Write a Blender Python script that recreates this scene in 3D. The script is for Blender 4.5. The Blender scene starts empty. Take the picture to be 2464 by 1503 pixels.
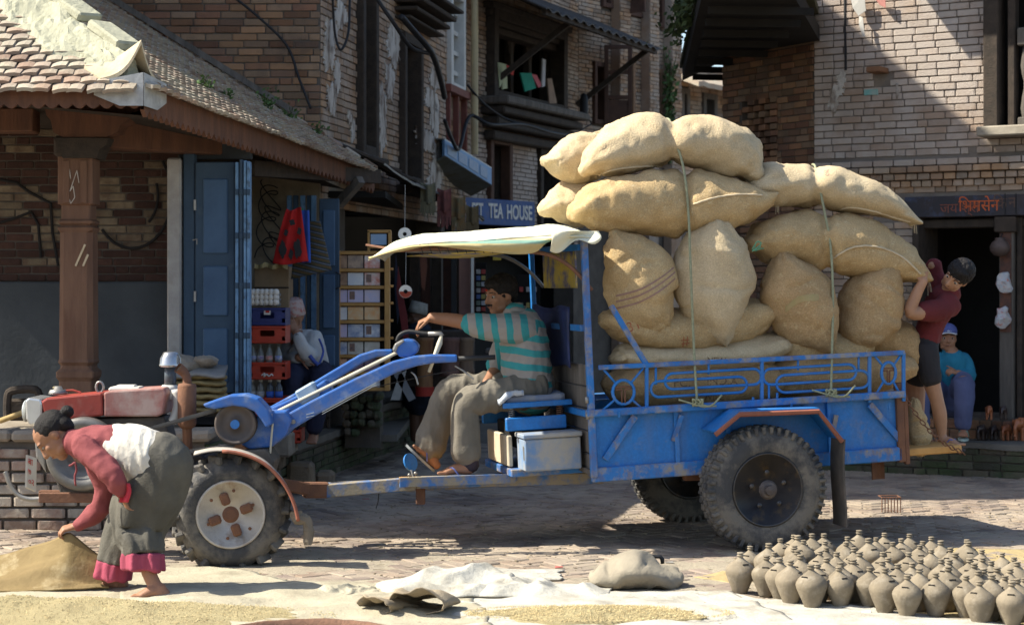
import bpy, bmesh, math, random
from mathutils import Vector, Matrix, noise
random.seed(11)
R = math.radians
scene = bpy.context.scene
COL = scene.collection

# ------------------------------------------------------------------ camera, sky, sun, exposure
F, CX, HZ, H = 4610.0, 1232.0, 690.0, 1.68          # focal length and horizon in a 2464 px wide frame, eye height
cam_d = bpy.data.cameras.new('camera'); cam = bpy.data.objects.new('camera', cam_d); COL.objects.link(cam)
cam.location = (0, 0, H); cam.rotation_euler = (R(90), 0, 0)
cam_d.sensor_width = 36; cam_d.lens = 36*F/2464; cam_d.shift_y = -(751.5-HZ)/2464; cam_d.clip_end = 500
cam_d.dof.use_dof = True; cam_d.dof.focus_distance = 11.9; cam_d.dof.aperture_fstop = 4.0
scene.camera = cam
SUN_AZ, SUN_EL = 4.0, 46.0                           # degrees towards the viewer from due left; height
w = bpy.data.worlds.new('World'); scene.world = w; w.use_nodes = True
nt = w.node_tree; bg = nt.nodes['Background']
sky = nt.nodes.new('ShaderNodeTexSky'); sky.sky_type = 'NISHITA'; sky.sun_disc = False
sky.sun_elevation = R(SUN_EL); sky.sun_rotation = R(270-SUN_AZ); sky.air_density = 1.0; sky.dust_density = 1.5
nt.links.new(sky.outputs[0], bg.inputs[0]); bg.inputs[1].default_value = 0.115
sd = bpy.data.lights.new('sun', 'SUN'); sun = bpy.data.objects.new('sun', sd); COL.objects.link(sun)
sd.energy = 5.0; sd.angle = R(0.53); sd.color = (1.0, 0.94, 0.80)
to_sun = Vector((-math.cos(R(SUN_AZ))*math.cos(R(SUN_EL)), -math.sin(R(SUN_AZ))*math.cos(R(SUN_EL)), math.sin(R(SUN_EL))))
sun.rotation_euler = to_sun.to_track_quat('Z', 'Y').to_euler(); sun.location = (-20, 0, 30)
vs = scene.view_settings; vs.view_transform = 'Standard'; vs.look = 'None'; vs.gamma = 1; vs.exposure = 1.1
vs.use_curve_mapping = False
scene.cycles.max_bounces = 6; scene.cycles.use_denoising = True

# ------------------------------------------------------------------ helpers
def P(u, v, Y):                                      # frame pixel + depth in metres -> world point
    return Vector(((u-CX)/F*Y, Y, H-(v-HZ)/F*Y))
def G(u, v, z=0.0):                                  # frame pixel on a horizontal level -> world point
    Y = (H-z)*F/(v-HZ); return Vector(((u-CX)/F*Y, Y, z))
def V(*a): return Vector(a)
def lerp(a, b, t): return a+(b-a)*t
def catmull(pts, n):
    "pts: list of tuples; n samples per segment"
    out = []
    for i in range(len(pts)-1):
        p0 = pts[max(i-1, 0)]; p1 = pts[i]; p2 = pts[i+1]; p3 = pts[min(i+2, len(pts)-1)]
        for k in range(n):
            t = k/n
            out.append(tuple(0.5*((2*b)+(-a+c)*t+(2*a-5*b+4*c-d)*t*t+(-a+3*b-3*c+d)*t**3) for a, b, c, d in zip(p0, p1, p2, p3)))
    out.append(tuple(pts[-1])); return out

class MB:
    def __init__(s, M=None): s.v = []; s.f = []; s.M = M
    def add(s, vs, fs):
        n = len(s.v); s.v += [Vector(p) for p in vs]; s.f += [tuple(i+n for i in q) for q in fs]; return s
    def box(s, c, size, ax=None, ch=0.0):
        "box about c; ax = 3 unit axes; ch = chamfer"
        c = Vector(c); hx, hy, hz = [d/2 for d in size]
        ax = ax or (V(1,0,0), V(0,1,0), V(0,0,1)); X, Yx, Z = ax
        if ch <= 0:
            vs = [c+X*(hx*a)+Yx*(hy*b)+Z*(hz*d) for d in (-1,1) for b in (-1,1) for a in (-1,1)]
            return s.add(vs, [(0,2,3,1),(4,5,7,6),(0,1,5,4),(2,6,7,3),(0,4,6,2),(1,3,7,5)])
        ch = min(ch, hx*.9, hy*.9, hz*.9); vs = []; idx = {}
        for a in (-1,1):
            for b in (-1,1):
                for d in (-1,1):
                    for k in range(3):
                        o = [hx*a, hy*b, hz*d]
                        for j in range(3):
                            if j != k: o[j] -= ch*(a,b,d)[j]
                        idx[(a,b,d,k)] = len(vs); vs.append(c+X*o[0]+Yx*o[1]+Z*o[2])
        fs = []
        for k in range(3):
            for sg in (-1,1):
                q = []
                for (m, n) in ((-1,-1),(1,-1),(1,1),(-1,1)):
                    t = [m, n]; t.insert(k, sg); q.append(idx[(*t, k)])
                fs.append(tuple(q))
        for k in range(3):
            o = [j for j in range(3) if j != k]
            for m in (-1,1):
                for n in (-1,1):
                    q = []
                    for (e, kk) in ((-1,o[0]),(1,o[0]),(1,o[1]),(-1,o[1])):
                        t = [0,0,0]; t[k] = e; t[o[0]] = m; t[o[1]] = n; q.append(idx[(*t, kk)])
                    fs.append(tuple(q))
        for a in (-1,1):
            for b in (-1,1):
                for d in (-1,1): fs.append(tuple(idx[(a,b,d,k)] for k in range(3)))
        return s.add(vs, fs)
    def beam(s, a, b, w, h, up=(0,0,1), ch=0.0, ext=0.0):
        a = Vector(a); b = Vector(b); d = (b-a); L = d.length; d.normalize(); up = Vector(up)
        side = d.cross(up)
        if side.length < 1e-4: side = d.cross(V(0,1,0))
        side.normalize(); u2 = side.cross(d)
        return s.box((a+b)/2, (L+2*ext, w, h), (d, side, u2), ch)
    def tube(s, pts, r, n=8, closed=False, caps=True, smooth=0):
        pts = [Vector(p) for p in pts]
        rs = list(r) if isinstance(r, (list, tuple)) else [r]*len(pts)
        if smooth:
            q = catmull([(*p, k) for p, k in zip(pts, rs)], smooth); pts = [Vector(p[:3]) for p in q]; rs = [p[3] for p in q]
        m = len(pts); vs = []; fs = []; up = None
        for i, p in enumerate(pts):
            if closed: t = pts[(i+1) % m]-pts[i-1]
            else: t = pts[min(i+1, m-1)]-pts[max(i-1, 0)]
            if t.length < 1e-9: t = V(0,0,1)
            t.normalize()
            if up is None: up = V(0,0,1) if abs(t.z) < .9 else V(0,1,0)
            a = up-t*up.dot(t)
            if a.length < 1e-6: a = V(1,0,0)-t*t.x
            a.normalize(); up = a; b = t.cross(a)
            for k in range(n):
                th = 2*math.pi*k/n; vs.append(p+(a*math.cos(th)+b*math.sin(th))*rs[i])
        for i in range(m if closed else m-1):
            for k in range(n):
                j = (i+1) % m; fs.append((i*n+k, i*n+(k+1) % n, j*n+(k+1) % n, j*n+k))
        if caps and not closed: fs += [tuple(range(n))[::-1], tuple((m-1)*n+k for k in range(n))]
        return s.add(vs, fs)
    def lathe(s, prof, c=(0,0,0), axis=(0,0,1), n=24, ref=None):
        "prof: (r, h) pairs along the axis"
        c = Vector(c); A = Vector(axis).normalized(); ref = Vector(ref) if ref else (V(1,0,0) if abs(A.x) < .9 else V(0,0,1))
        X = (ref-A*ref.dot(A)).normalized(); Yx = A.cross(X); vs = []; fs = []
        for r, h in prof:
            for k in range(n):
                th = 2*math.pi*k/n; vs.append(c+A*h+(X*math.cos(th)+Yx*math.sin(th))*r)
        m = len(prof)
        for i in range(m-1):
            for k in range(n): fs.append((i*n+k, i*n+(k+1) % n, (i+1)*n+(k+1) % n, (i+1)*n+k))
        if prof[0][0] > 1e-6: fs.append(tuple(range(n))[::-1])
        if prof[-1][0] > 1e-6: fs.append(tuple((m-1)*n+k for k in range(n)))
        return s.add(vs, fs)
    def ball(s, c, r, ax=None, n=14, m=9):
        "ellipsoid; r = 3 radii"
        c = Vector(c); r = (r, r, r) if not isinstance(r, (tuple, list)) else r
        X, Yx, Z = ax or (V(1,0,0), V(0,1,0), V(0,0,1)); vs = []; fs = []
        for i in range(1, m):
            ph = math.pi*i/m
            for k in range(n):
                th = 2*math.pi*k/n
                vs.append(c+X*(r[0]*math.sin(ph)*math.cos(th))+Yx*(r[1]*math.sin(ph)*math.sin(th))+Z*(r[2]*math.cos(ph)))
        t = len(vs); vs += [c+Z*r[2], c-Z*r[2]]
        for i in range(m-2):
            for k in range(n): fs.append((i*n+k, (i+1)*n+k, (i+1)*n+(k+1) % n, i*n+(k+1) % n))
        for k in range(n): fs += [(t, k, (k+1) % n), (t+1, (m-2)*n+(k+1) % n, (m-2)*n+k)]
        return s.add(vs, fs)
    def grid(s, f, nu, nv, thick=0.0, tdir=None):
        "sheet f(a,b) over [0,1]^2; a closed slab if thick > 0"
        vs = [Vector(f(i/nu, j/nv)) for j in range(nv+1) for i in range(nu+1)]; W = nu+1
        fs = [(j*W+i, j*W+i+1, (j+1)*W+i+1, (j+1)*W+i) for j in range(nv) for i in range(nu)]
        if thick:
            nb = len(vs); d = Vector(tdir or (0,0,-1))*thick
            vs += [p+d for p in vs]; fs += [tuple(k+nb for k in q[::-1]) for q in fs]
            rim = [i for i in range(W)]+[j*W+nu for j in range(1, nv+1)]+[nv*W+i for i in range(nu-1, -1, -1)]+[j*W for j in range(nv-1, 0, -1)]
            for k in range(len(rim)):
                a, b = rim[k], rim[(k+1) % len(rim)]; fs.append((b, a, a+nb, b+nb))
        return s.add(vs, fs)
    def prism(s, poly, d):
        "closed outline (3D points) pushed along d"
        poly = [Vector(p) for p in poly]; d = Vector(d); n = len(poly)
        fs = [tuple(range(n))[::-1], tuple(range(n, 2*n))]+[(k, (k+1) % n, n+(k+1) % n, n+k) for k in range(n)]
        return s.add(poly+[p+d for p in poly], fs)
    def chain(s, pts, n=14, sub=4, caps=True, depth_axis=(0,1,0)):
        "organic tube: (u, v, Y, ra_px[, rb_px]); ra across in the frame, rb in depth; rounded ends"
        q = []
        for p in pts:
            u, v, Y, ra = p[:4]; rb = p[4] if len(p) > 4 else ra
            w_ = P(u, v, Y); q.append((*w_, ra*Y/F, rb*Y/F))
        return s.chain3(q, n, sub, caps, depth_axis)
    def chain3(s, q, n=14, sub=4, caps=True, depth_axis=(0,1,0)):
        q = [tuple(p) if len(p) == 5 else (*p, p[3]) for p in q]
        q = catmull(q, sub) if sub > 1 else q
        m = len(q); rings = []; D = Vector(depth_axis)
        for i, p in enumerate(q):
            t = Vector(q[min(i+1, m-1)][:3])-Vector(q[max(i-1, 0)][:3])
            if t.length < 1e-9: t = V(0,0,1)
            t.normalize(); b = D-t*D.dot(t)
            if b.length < .15: b = V(0,0,1)-t*t.z
            b.normalize(); a = t.cross(b); rings.append((Vector(p[:3]), t, a, b, max(p[3], 1e-4), max(p[4], 1e-4)))
        if caps:
            def cap(r0, sg):
                c, t, a, b, ra, rb = r0; k = min(ra, rb)
                return [(c+t*(sg*k*math.sin(x)), t, a, b, ra*math.cos(x), rb*math.cos(x)) for x in (R(30), R(60), R(86))]
            rings = cap(rings[0], -1)[::-1]+rings+cap(rings[-1], 1)
        vs = []; fs = []
        for c, t, a, b, ra, rb in rings:
            for k in range(n):
                th = 2*math.pi*k/n; vs.append(c+a*(ra*math.cos(th))+b*(rb*math.sin(th)))
        for i in range(len(rings)-1):
            for k in range(n): fs.append((i*n+k, i*n+(k+1) % n, (i+1)*n+(k+1) % n, (i+1)*n+k))
        fs += [tuple(range(n))[::-1], tuple((len(rings)-1)*n+k for k in range(n))]
        return s.add(vs, fs)
    def jitter(s, amp, scale, seed=0.0, fn=None):
        for p in s.v:
            d = noise.noise_vector(p*scale+V(seed, seed*1.7, -seed)); p += d*amp
        return s
    def mesh(s, name, mat=None, smooth=False):
        me = bpy.data.meshes.new(name)
        vs = [s.M @ p for p in s.v] if s.M else s.v
        me.from_pydata([tuple(p) for p in vs], [], s.f)
        if mat: me.materials.append(mat)
        me.update()
        if smooth: me.polygons.foreach_set('use_smooth', [True]*len(me.polygons))
        return me
    def build(s, name, mat, parent=None, smooth=False, fix=True, **props):
        me = s.mesh(name, mat, smooth)
        if fix:
            b = bmesh.new(); b.from_mesh(me); bmesh.ops.recalc_face_normals(b, faces=b.faces); b.to_mesh(me); b.free()
        return put(name, me, parent, **props)

def put(name, me, parent=None, **props):
    o = bpy.data.objects.new(name, me); COL.objects.link(o)
    if parent is not None:
        o.parent = parent
        if parent.get('_inv') is not None: o.matrix_parent_inverse = Matrix.Translation(-Vector(parent['_inv']))
    for k, v in props.items(): o[k] = v
    return o
def thing(name, loc, label, category, group=None):
    o = bpy.data.objects.new(name, None); COL.objects.link(o); o.location = loc; o.empty_display_size = .1
    o['label'] = label; o['category'] = category; o['_inv'] = [float(x) for x in loc]
    if group: o['group'] = group
    return o
def inst(name, me, parent, loc, rot=None, scale=None, **props):
    "object sharing mesh data, placed by its own transform (parent is a mesh at the origin or a thing)"
    o = put(name, me, parent, **props); o.location = loc
    if rot is not None: o.rotation_euler = rot
    if scale is not None: o.scale = scale
    return o
def copy_tree(o, parent=None):
    c = o.copy(); COL.objects.link(c); c.parent = parent
    for ch in list(o.children): copy_tree(ch, c)
    return c
def pose(o, loc, rz=0):
    o.location = loc; o.rotation_euler = (0, 0, rz); return o

# ------------------------------------------------------------------ materials
MATS = {}
def mat(name, a, b=None, scale=6.0, rough=.85, bump=0.0, bscale=60.0, metal=0.0, isl=0.0, stain=None, sscale=3.0, sat=.5, samt=.5,
        ramp=None, spec=.3, stretch=None, fine=0.0, fscale=200.0, stain2=None):
    """noise mix of a and b; ramp = colours picked per piece at random; isl = value spread per piece;
    stain = colour of patchy dirt or wear (threshold sat, softness fixed, strength samt); fine = speckle"""
    if name in MATS: return MATS[name]
    m = bpy.data.materials.new(name); m.use_nodes = True; T = m.node_tree; N = T.nodes; L = T.links
    bs = N['Principled BSDF']; bs.inputs['Roughness'].default_value = rough; bs.inputs['Metallic'].default_value = metal
    bs.inputs['Specular IOR Level'].default_value = spec
    geo = N.new('ShaderNodeNewGeometry'); pos = geo.outputs['Position']
    if stretch:
        mp = N.new('ShaderNodeMapping'); mp.inputs['Scale'].default_value = stretch; L.new(pos, mp.inputs[0]); pos = mp.outputs[0]
    def nz(sc, det=4, rg=.6):
        n = N.new('ShaderNodeTexNoise'); n.inputs['Scale'].default_value = sc; n.inputs['Detail'].default_value = det
        n.inputs['Roughness'].default_value = rg; L.new(pos, n.inputs['Vector']); return n.outputs['Fac']
    def mix(fac, c1, c2, mode='MIX'):
        x = N.new('ShaderNodeMix'); x.data_type = 'RGBA'; x.blend_type = mode
        if hasattr(fac, 'node'): L.new(fac, x.inputs[0])
        else: x.inputs[0].default_value = fac
        for c, i in ((c1, 6), (c2, 7)):
            if hasattr(c, 'node'): L.new(c, x.inputs[i])
            else: x.inputs[i].default_value = (*c, 1) if len(c) == 3 else c
        return x.outputs[2]
    def remap(v, lo, hi, o0=0, o1=1):
        x = N.new('ShaderNodeMapRange'); x.inputs[1].default_value = lo; x.inputs[2].default_value = hi
        x.inputs[3].default_value = o0; x.inputs[4].default_value = o1; L.new(v, x.inputs[0]); return x.outputs[0]
    rnd = None
    if ramp or isl:
        oi = N.new('ShaderNodeObjectInfo'); ad = N.new('ShaderNodeMath'); ad.operation = 'ADD'
        L.new(oi.outputs['Random'], ad.inputs[0]); L.new(geo.outputs['Random Per Island'], ad.inputs[1])
        fr = N.new('ShaderNodeMath'); fr.operation = 'FRACT'; L.new(ad.outputs[0], fr.inputs[0]); rnd = fr.outputs[0]
    b = b or tuple(x*.72 for x in a)
    col = mix(remap(nz(scale), .3, .7), a, b)
    if ramp:
        cr = N.new('ShaderNodeValToRGB'); cr.color_ramp.interpolation = 'CONSTANT'; e = cr.color_ramp.elements
        while len(e) < len(ramp): e.new(0.5)
        for i, c in enumerate(ramp): e[i].position = i/len(ramp); e[i].color = (*c, 1)
        L.new(rnd, cr.inputs[0]); col = mix(.35, cr.outputs[0], col)
    if isl:
        wn = N.new('ShaderNodeTexWhiteNoise'); wn.noise_dimensions = '1D'; L.new(rnd, wn.inputs['W'])
        hs = N.new('ShaderNodeHueSaturation'); L.new(remap(wn.outputs['Value'], 0, 1, 1-isl, 1+isl), hs.inputs['Value']); L.new(col, hs.inputs['Color']); col = hs.outputs[0]
    if stain:
        f = remap(nz(sscale, 6, .65), sat-.08, sat+.08, 0, samt); col = mix(f, col, stain)
    if stain2:
        c2_, sc2, th2, am2, st2 = stain2; mp2 = N.new('ShaderNodeMapping'); mp2.inputs['Scale'].default_value = st2; L.new(geo.outputs['Position'], mp2.inputs[0])
        n2 = N.new('ShaderNodeTexNoise'); n2.inputs['Scale'].default_value = sc2; n2.inputs['Detail'].default_value = 6; n2.inputs['Roughness'].default_value = .7; L.new(mp2.outputs[0], n2.inputs['Vector'])
        col = mix(remap(n2.outputs['Fac'], th2-.12, th2+.12, 0, am2), col, c2_)
    if fine:
        f = remap(nz(fscale, 2, .6), .35, .65, 1-fine, 1+fine); hs = N.new('ShaderNodeHueSaturation'); L.new(f, hs.inputs['Value']); L.new(col, hs.inputs['Color']); col = hs.outputs[0]
    L.new(col, bs.inputs['Base Color'])
    if bump:
        bp = N.new('ShaderNodeBump'); bp.inputs['Strength'].default_value = min(1, bump); bp.inputs['Distance'].default_value = .02
        L.new(nz(bscale, 5, .7), bp.inputs['Height']); L.new(bp.outputs[0], bs.inputs['Normal'])
    MATS[name] = m; return m
def nodes_of(m):
    T = m.node_tree; return T, T.nodes, T.links, T.nodes['Principled BSDF']

BRICK_RAMP = [(.20,.095,.05),(.27,.13,.065),(.15,.085,.055),(.31,.17,.085),(.23,.15,.095),(.17,.075,.045),(.25,.165,.1)]
M_mortar = mat('mortar', (.125,.105,.085), (.08,.066,.055), 5, .95, .5, 40)
M_brick = mat('old_brick', (.24,.14,.085), (.14,.095,.07), 9, .92, .5, 70, ramp=BRICK_RAMP, isl=.3, stain=(.07,.055,.045), sscale=2.2, sat=.6, samt=.6)
M_brick_grey = mat('greyed_brick', (.27,.18,.12), (.17,.13,.1), 9, .92, .5, 70, ramp=[(.36,.23,.145),(.40,.30,.21),(.31,.195,.12),(.37,.275,.2),(.43,.26,.14),(.32,.245,.185)], isl=.22, stain=(.46,.41,.355), sscale=1.6, sat=.55, samt=.5)
M_brick_white = mat('whitewashed_brick', (.36,.29,.24), (.27,.205,.165), 7, .93, .5, 70, ramp=[(.38,.31,.26),(.34,.27,.22),(.30,.21,.15),(.40,.34,.29),(.35,.27,.21),(.31,.24,.19),(.37,.29,.23)], isl=.10, stain=(.46,.41,.37), sscale=1.4, sat=.5, samt=.6)
M_wood_red = mat('red_brown_timber', (.145,.065,.036), (.08,.037,.023), 14, .75, .4, 50, stain=(.07,.035,.022), sscale=5, sat=.6, samt=.6, stretch=(1,1,.18))
M_wood_dark = mat('dark_old_timber', (.06,.044,.033), (.03,.024,.019), 12, .85, .4, 50)
M_wood_grey = mat('weathered_grey_timber', (.16,.14,.12), (.08,.07,.06), 12, .9, .5, 60, stretch=(1,1,.15))
M_wood_pale = mat('varnished_pale_wood', (.55,.31,.10), (.42,.22,.07), 10, .6, .2, 40)
M_dark = mat('unlit_interior', (.018,.016,.014), (.010,.009,.008), 3, .95)  # near-black colour stands in for the darkness of rooms and openings
M_blue_door = mat('blue_grey_door_paint', (.045,.078,.12), (.03,.055,.088), 4, .7, .15, 30, stain=(.14,.16,.17), sscale=6, sat=.66, samt=.35)
M_blue_pale = mat('worn_pale_blue_paint', (.16,.29,.45), (.10,.2,.34), 9, .7, .2, 40, stain=(.05,.06,.07), sscale=14, sat=.6, samt=.7)
M_plaster_dark = mat('blue_grey_plaster', (.06,.068,.075), (.04,.046,.052), 2.5, .9, .25, 14)
M_plaster_white = mat('flaking_limewash', (.60,.57,.52), (.42,.38,.33), 5, .92, .9, 22, stain=(.16,.115,.085), sscale=9, sat=.55, samt=.95, stretch=(1,1,.45))
M_stone = mat('dusty_stone', (.34,.29,.23), (.2,.165,.13), 6, .95, .6, 35)
M_moss = mat('mossy_brick', (.10,.085,.062), (.055,.06,.035), 6, .95, .7, 35, ramp=[(.11,.085,.06),(.085,.08,.05),(.13,.105,.08),(.07,.065,.045)], isl=.3, stain=(.045,.075,.025), sscale=3, sat=.52, samt=.6)
M_tile = mat('clay_roof_tile', (.29,.22,.165), (.19,.135,.10), 7, .92, .4, 45, ramp=[(.32,.25,.19),(.27,.19,.14),(.35,.29,.23),(.24,.16,.12),(.30,.245,.2)], isl=.25, stain=(.38,.36,.28), sscale=3.5, sat=.52, samt=.6)
M_lime = mat('lime_mortar_capping', (.42,.41,.30), (.30,.295,.22), 6, .95, .7, 22, stain=(.2,.2,.13), sscale=9, sat=.62, samt=.6)
M_tin = mat('tin_sheet', (.38,.39,.40), (.26,.265,.27), 9, .45, .1, 20, metal=.6)
M_black = mat('black_cable', (.018,.018,.02), None, 5, .6)
M_blue = mat('trailer_blue_paint', (.013,.165,.48), (.010,.125,.38), 5, .48, .1, 40, stain=(.2,.18,.14), sscale=7, sat=.66, samt=.5, spec=.4, stain2=((.15,.16,.17), 6, .58, .3, (1,1,.25)), fine=.08, fscale=60)
M_blue_worn = mat('chipped_blue_paint', (.03,.175,.47), (.02,.125,.37), 6, .55, .2, 40, stain=(.30,.25,.17), sscale=9, sat=.56, samt=.85, stain2=((.16,.09,.05), 14, .60, .7, (1,1,.5)))
M_rust = mat('rust_brown_metal', (.19,.09,.05), (.12,.06,.04), 9, .85, .3, 50)
M_steel = mat('dusty_bare_steel', (.33,.32,.3), (.2,.19,.18), 8, .45, .1, 40, metal=.7)
M_rubber = mat('dusty_black_rubber', (.06,.06,.062), (.035,.035,.037), 6, .85, .4, 60, stain=(.22,.195,.16), sscale=6, sat=.50, samt=.6)
M_sack = mat('jute_sacking', (.51,.365,.19), (.40,.28,.14), 5, .95, .6, 80, stain=(.54,.44,.27), sscale=30, sat=.63, samt=.7, fine=.14, fscale=120)
M_sack2 = mat('pale_jute_sacking', (.57,.455,.29), (.46,.355,.215), 5, .95, .6, 80, stain=(.62,.5,.3), sscale=30, sat=.65, samt=.6, fine=.12, fscale=120)
M_sack3 = mat('brown_jute_sacking', (.44,.295,.15), (.34,.225,.11), 5, .95, .6, 80, stain=(.5,.38,.2), sscale=34, sat=.62, samt=.8, fine=.16, fscale=120)
M_clay = mat('unfired_grey_clay', (.225,.185,.13), (.16,.132,.095), 14, .9, .25, 60, isl=.14, stain=(.32,.28,.22), sscale=16, sat=.6, samt=.5)
# ------------------------------------------------------------------ ground
def struct(o): o['kind'] = 'structure'; return o
M_ground = mat('trodden_street_dirt', (.20,.165,.13), (.13,.11,.09), 1.5, .97, .4, 30)
M_paver = mat('worn_paving_brick', (.235,.185,.145), (.155,.125,.105), 5, .93, .5, 60, ramp=[(.25,.19,.145),(.20,.155,.13),(.28,.22,.175),(.17,.135,.115),(.23,.165,.12)], isl=.2, stain=(.36,.30,.23), sscale=1.3, sat=.5, samt=.7)
def gz(x, y): return .012*noise.noise(V(x*.9, y*.9, 3))
g = MB(); g.add([(-160,-40,-.03),(160,-40,-.03),(160,300,-.03),(-160,300,-.03)], [(0,1,2,3)])
ground = struct(g.build('ground', M_ground, fix=False))
UNIT = MB().box((0,0,0), (1,1,1), None, .07)
PAVE = UNIT.mesh('paver', M_paver)
pave = []
bl, bw = .205, .105
for i in range(-60, 70):
    for j in range(-10, 96):
        # herringbone in diagonal pairs
        cx0, cy0 = i*bw, j*bw
        k = (i-j) % 4
        if k == 0: c, s = (cx0+bl/2, cy0+bw/2), (bl, bw)
        elif k == 3: c, s = (cx0+bw/2, cy0+bl/2), (bw, bl)
        else: continue
        a = R(35); X0 = c[0]*math.cos(a)-c[1]*math.sin(a); Y0 = c[0]*math.sin(a)+c[1]*math.cos(a)
        X, Y = X0+1.5, Y0+11.0
        if Y < 9.0 or Y > 20.5 or abs((X)/Y) > .33: continue
        pave.append((X, Y, a, s))
pave_root = struct(MB().add([(-8,8.9,-.018),(8,8.9,-.018),(8,22,-.018),(-8,22,-.018)], [(0,1,2,3)]).build('street_paving', M_ground, fix=False))
def pv(p):                                           # pieces seen largest and not under cloth: the shaded middle of the street
    X, Y, a, s = p; u = CX+X/Y*F; v = HZ+H/Y*F
    return (1 if (60 < u < 2460 and 1150 < v < 1345) else 0)*10-Y*.1
pave.sort(key=pv, reverse=True)
mbp = MB()
for n_, (X, Y, a, s) in enumerate(pave):
    z = gz(X, Y)+random.uniform(-.004, .004)
    rx, ry = random.uniform(-.03, .03), random.uniform(-.03, .03)
    if n_ < 290:
        inst('paver', PAVE, pave_root, (X, Y, z-.02), (rx, ry, a+random.uniform(-.03, .03)), (s[0]-.009, s[1]-.009, .06))
    else:
        M3 = Matrix.Rotation(a+random.uniform(-.03, .03), 3, 'Z') @ Matrix.Rotation(ry, 3, 'Y') @ Matrix.Rotation(rx, 3, 'X')
        mbp.box((X, Y, z-.02), (s[0]-.009, s[1]-.009, .06), (M3 @ V(1,0,0), M3 @ V(0,1,0), M3 @ V(0,0,1)), .006)
mbp.build('paver', M_paver, pave_root, fix=False, kind='stuff')

# ------------------------------------------------------------------ brick walls
class Wall:
    "vertical wall from plan point A to B (A on the viewer's left); holes given in frame pixels"
    def __init__(s, A, B): s.A = Vector(A); s.B = Vector(B); s.L = (s.B-s.A).length; s.d = (s.B-s.A)/s.L; s.n = V(s.d.y, -s.d.x, 0); s.d3 = V(s.d.x, s.d.y, 0)
    def S(s, u):
        k = (u-CX)/F; return (k*s.A.y-s.A.x)/(s.d.x-k*s.d.y)
    def pt(s, t, z, out=0.0): p = s.A+s.d*t; return V(p.x, p.y, z)+s.n*out
    def Z(s, t, v): return H-(v-HZ)/F*(s.A.y+s.d.y*t)
    def px(s, u, v, out=0.0): t = s.S(u); return s.pt(t, s.Z(t, v), out)
    def hole(s, u0, v0, u1, v1):
        a, b = s.S(u0), s.S(u1); m = (a+b)/2; return (a, b, s.Z(m, v1), s.Z(m, v0))
    def ax(s): return (s.d3, s.n*-1, V(0,0,1))
    def body(s, parent, z0, z1, holes=(), thick=.3, name='wall', m=None):
        xs = sorted({0, s.L, *[h[0] for h in holes], *[h[1] for h in holes]}); zs = sorted({z0, z1, *[h[2] for h in holes], *[h[3] for h in holes]})
        xs = [x for x in xs if 0 <= x <= s.L]; zs = [z for z in zs if z0 <= z <= z1]
        solid = {}
        for i in range(len(xs)-1):
            for j in range(len(zs)-1):
                cx, cz = (xs[i]+xs[i+1])/2, (zs[j]+zs[j+1])/2
                solid[i, j] = not any(h[0] < cx < h[1] and h[2] < cz < h[3] for h in holes)
        mb = MB()
        for (i, j), ok in solid.items():
            if not ok: continue
            q = [(xs[i], zs[j]), (xs[i+1], zs[j]), (xs[i+1], zs[j+1]), (xs[i], zs[j+1])]
            f = [s.pt(a, b) for a, b in q]; k = [s.pt(a, b, -thick) for a, b in q]
            mb.add(f, [(0,1,2,3)]); mb.add(k, [(3,2,1,0)])
            for (di, dj, e) in ((0,-1,0), (1,0,1), (0,1,2), (-1,0,3)):
                if not solid.get((i+di, j+dj), False): mb.add([f[e], k[e], k[(e+1) % 4], f[(e+1) % 4]], [(0,1,2,3)])
        return mb.build(name, m or M_mortar, parent, fix=False)
    def bricks(s, out, wall_obj, z0, z1, holes=(), L=.215, h=.064, t0=0, t1=None, proud=.016, skip=None, half=.5, rough=1.0, m=None, bed=.010, depth=.05):
        t1 = s.L if t1 is None else t1; k = 0; z = z0
        while z+h*.6 < z1:
            x = t0-(L*half if k % 2 else 0)-random.uniform(0, .02)
            while x < t1:
                l = L*random.choice((1, 1, 1, 1, .92, 1.06, .5 if rough > .5 else 1)); a, b = max(x, t0), min(x+l, t1); x += l
                if b-a < .04: continue
                c = (a+b)/2; zc = z+h/2
                if any(hh[0]-.01 < b-.02 and a+.02 < hh[1]+.01 and hh[2]-.02 < zc < hh[3]+.02 for hh in holes): 
                    # clip bricks against holes
                    hit = [hh for hh in holes if hh[0]-.01 < b-.02 and a+.02 < hh[1]+.01 and hh[2]-.02 < zc < hh[3]+.02][0]
                    if a < hit[0]-.05: b = hit[0]
                    elif b > hit[1]+.05: a = hit[1]
                    else: continue
                    c = (a+b)/2
                if skip and skip(c, zc): continue
                p = s.pt(c, zc); u = CX+p.x/p.y*F; v = HZ-(p.z-H)/p.y*F
                if u < -160 or u > 2620 or v < -130 or v > 1500: continue
                ang = math.atan2(s.d.y, s.d.x)
                out.append((wall_obj, p+s.n*(proud-depth/2+random.uniform(-.006, .005)*rough)+V(0,0,random.uniform(-.002,.002)), ang+random.uniform(-.012,.012)*rough,
                            (b-a-bed, depth, h-bed), (b-a)*h/p.y**2*(1 if (0 < u < 2464 and 0 < v < 1503) else .05), m))
            z += h; k += 1
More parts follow.
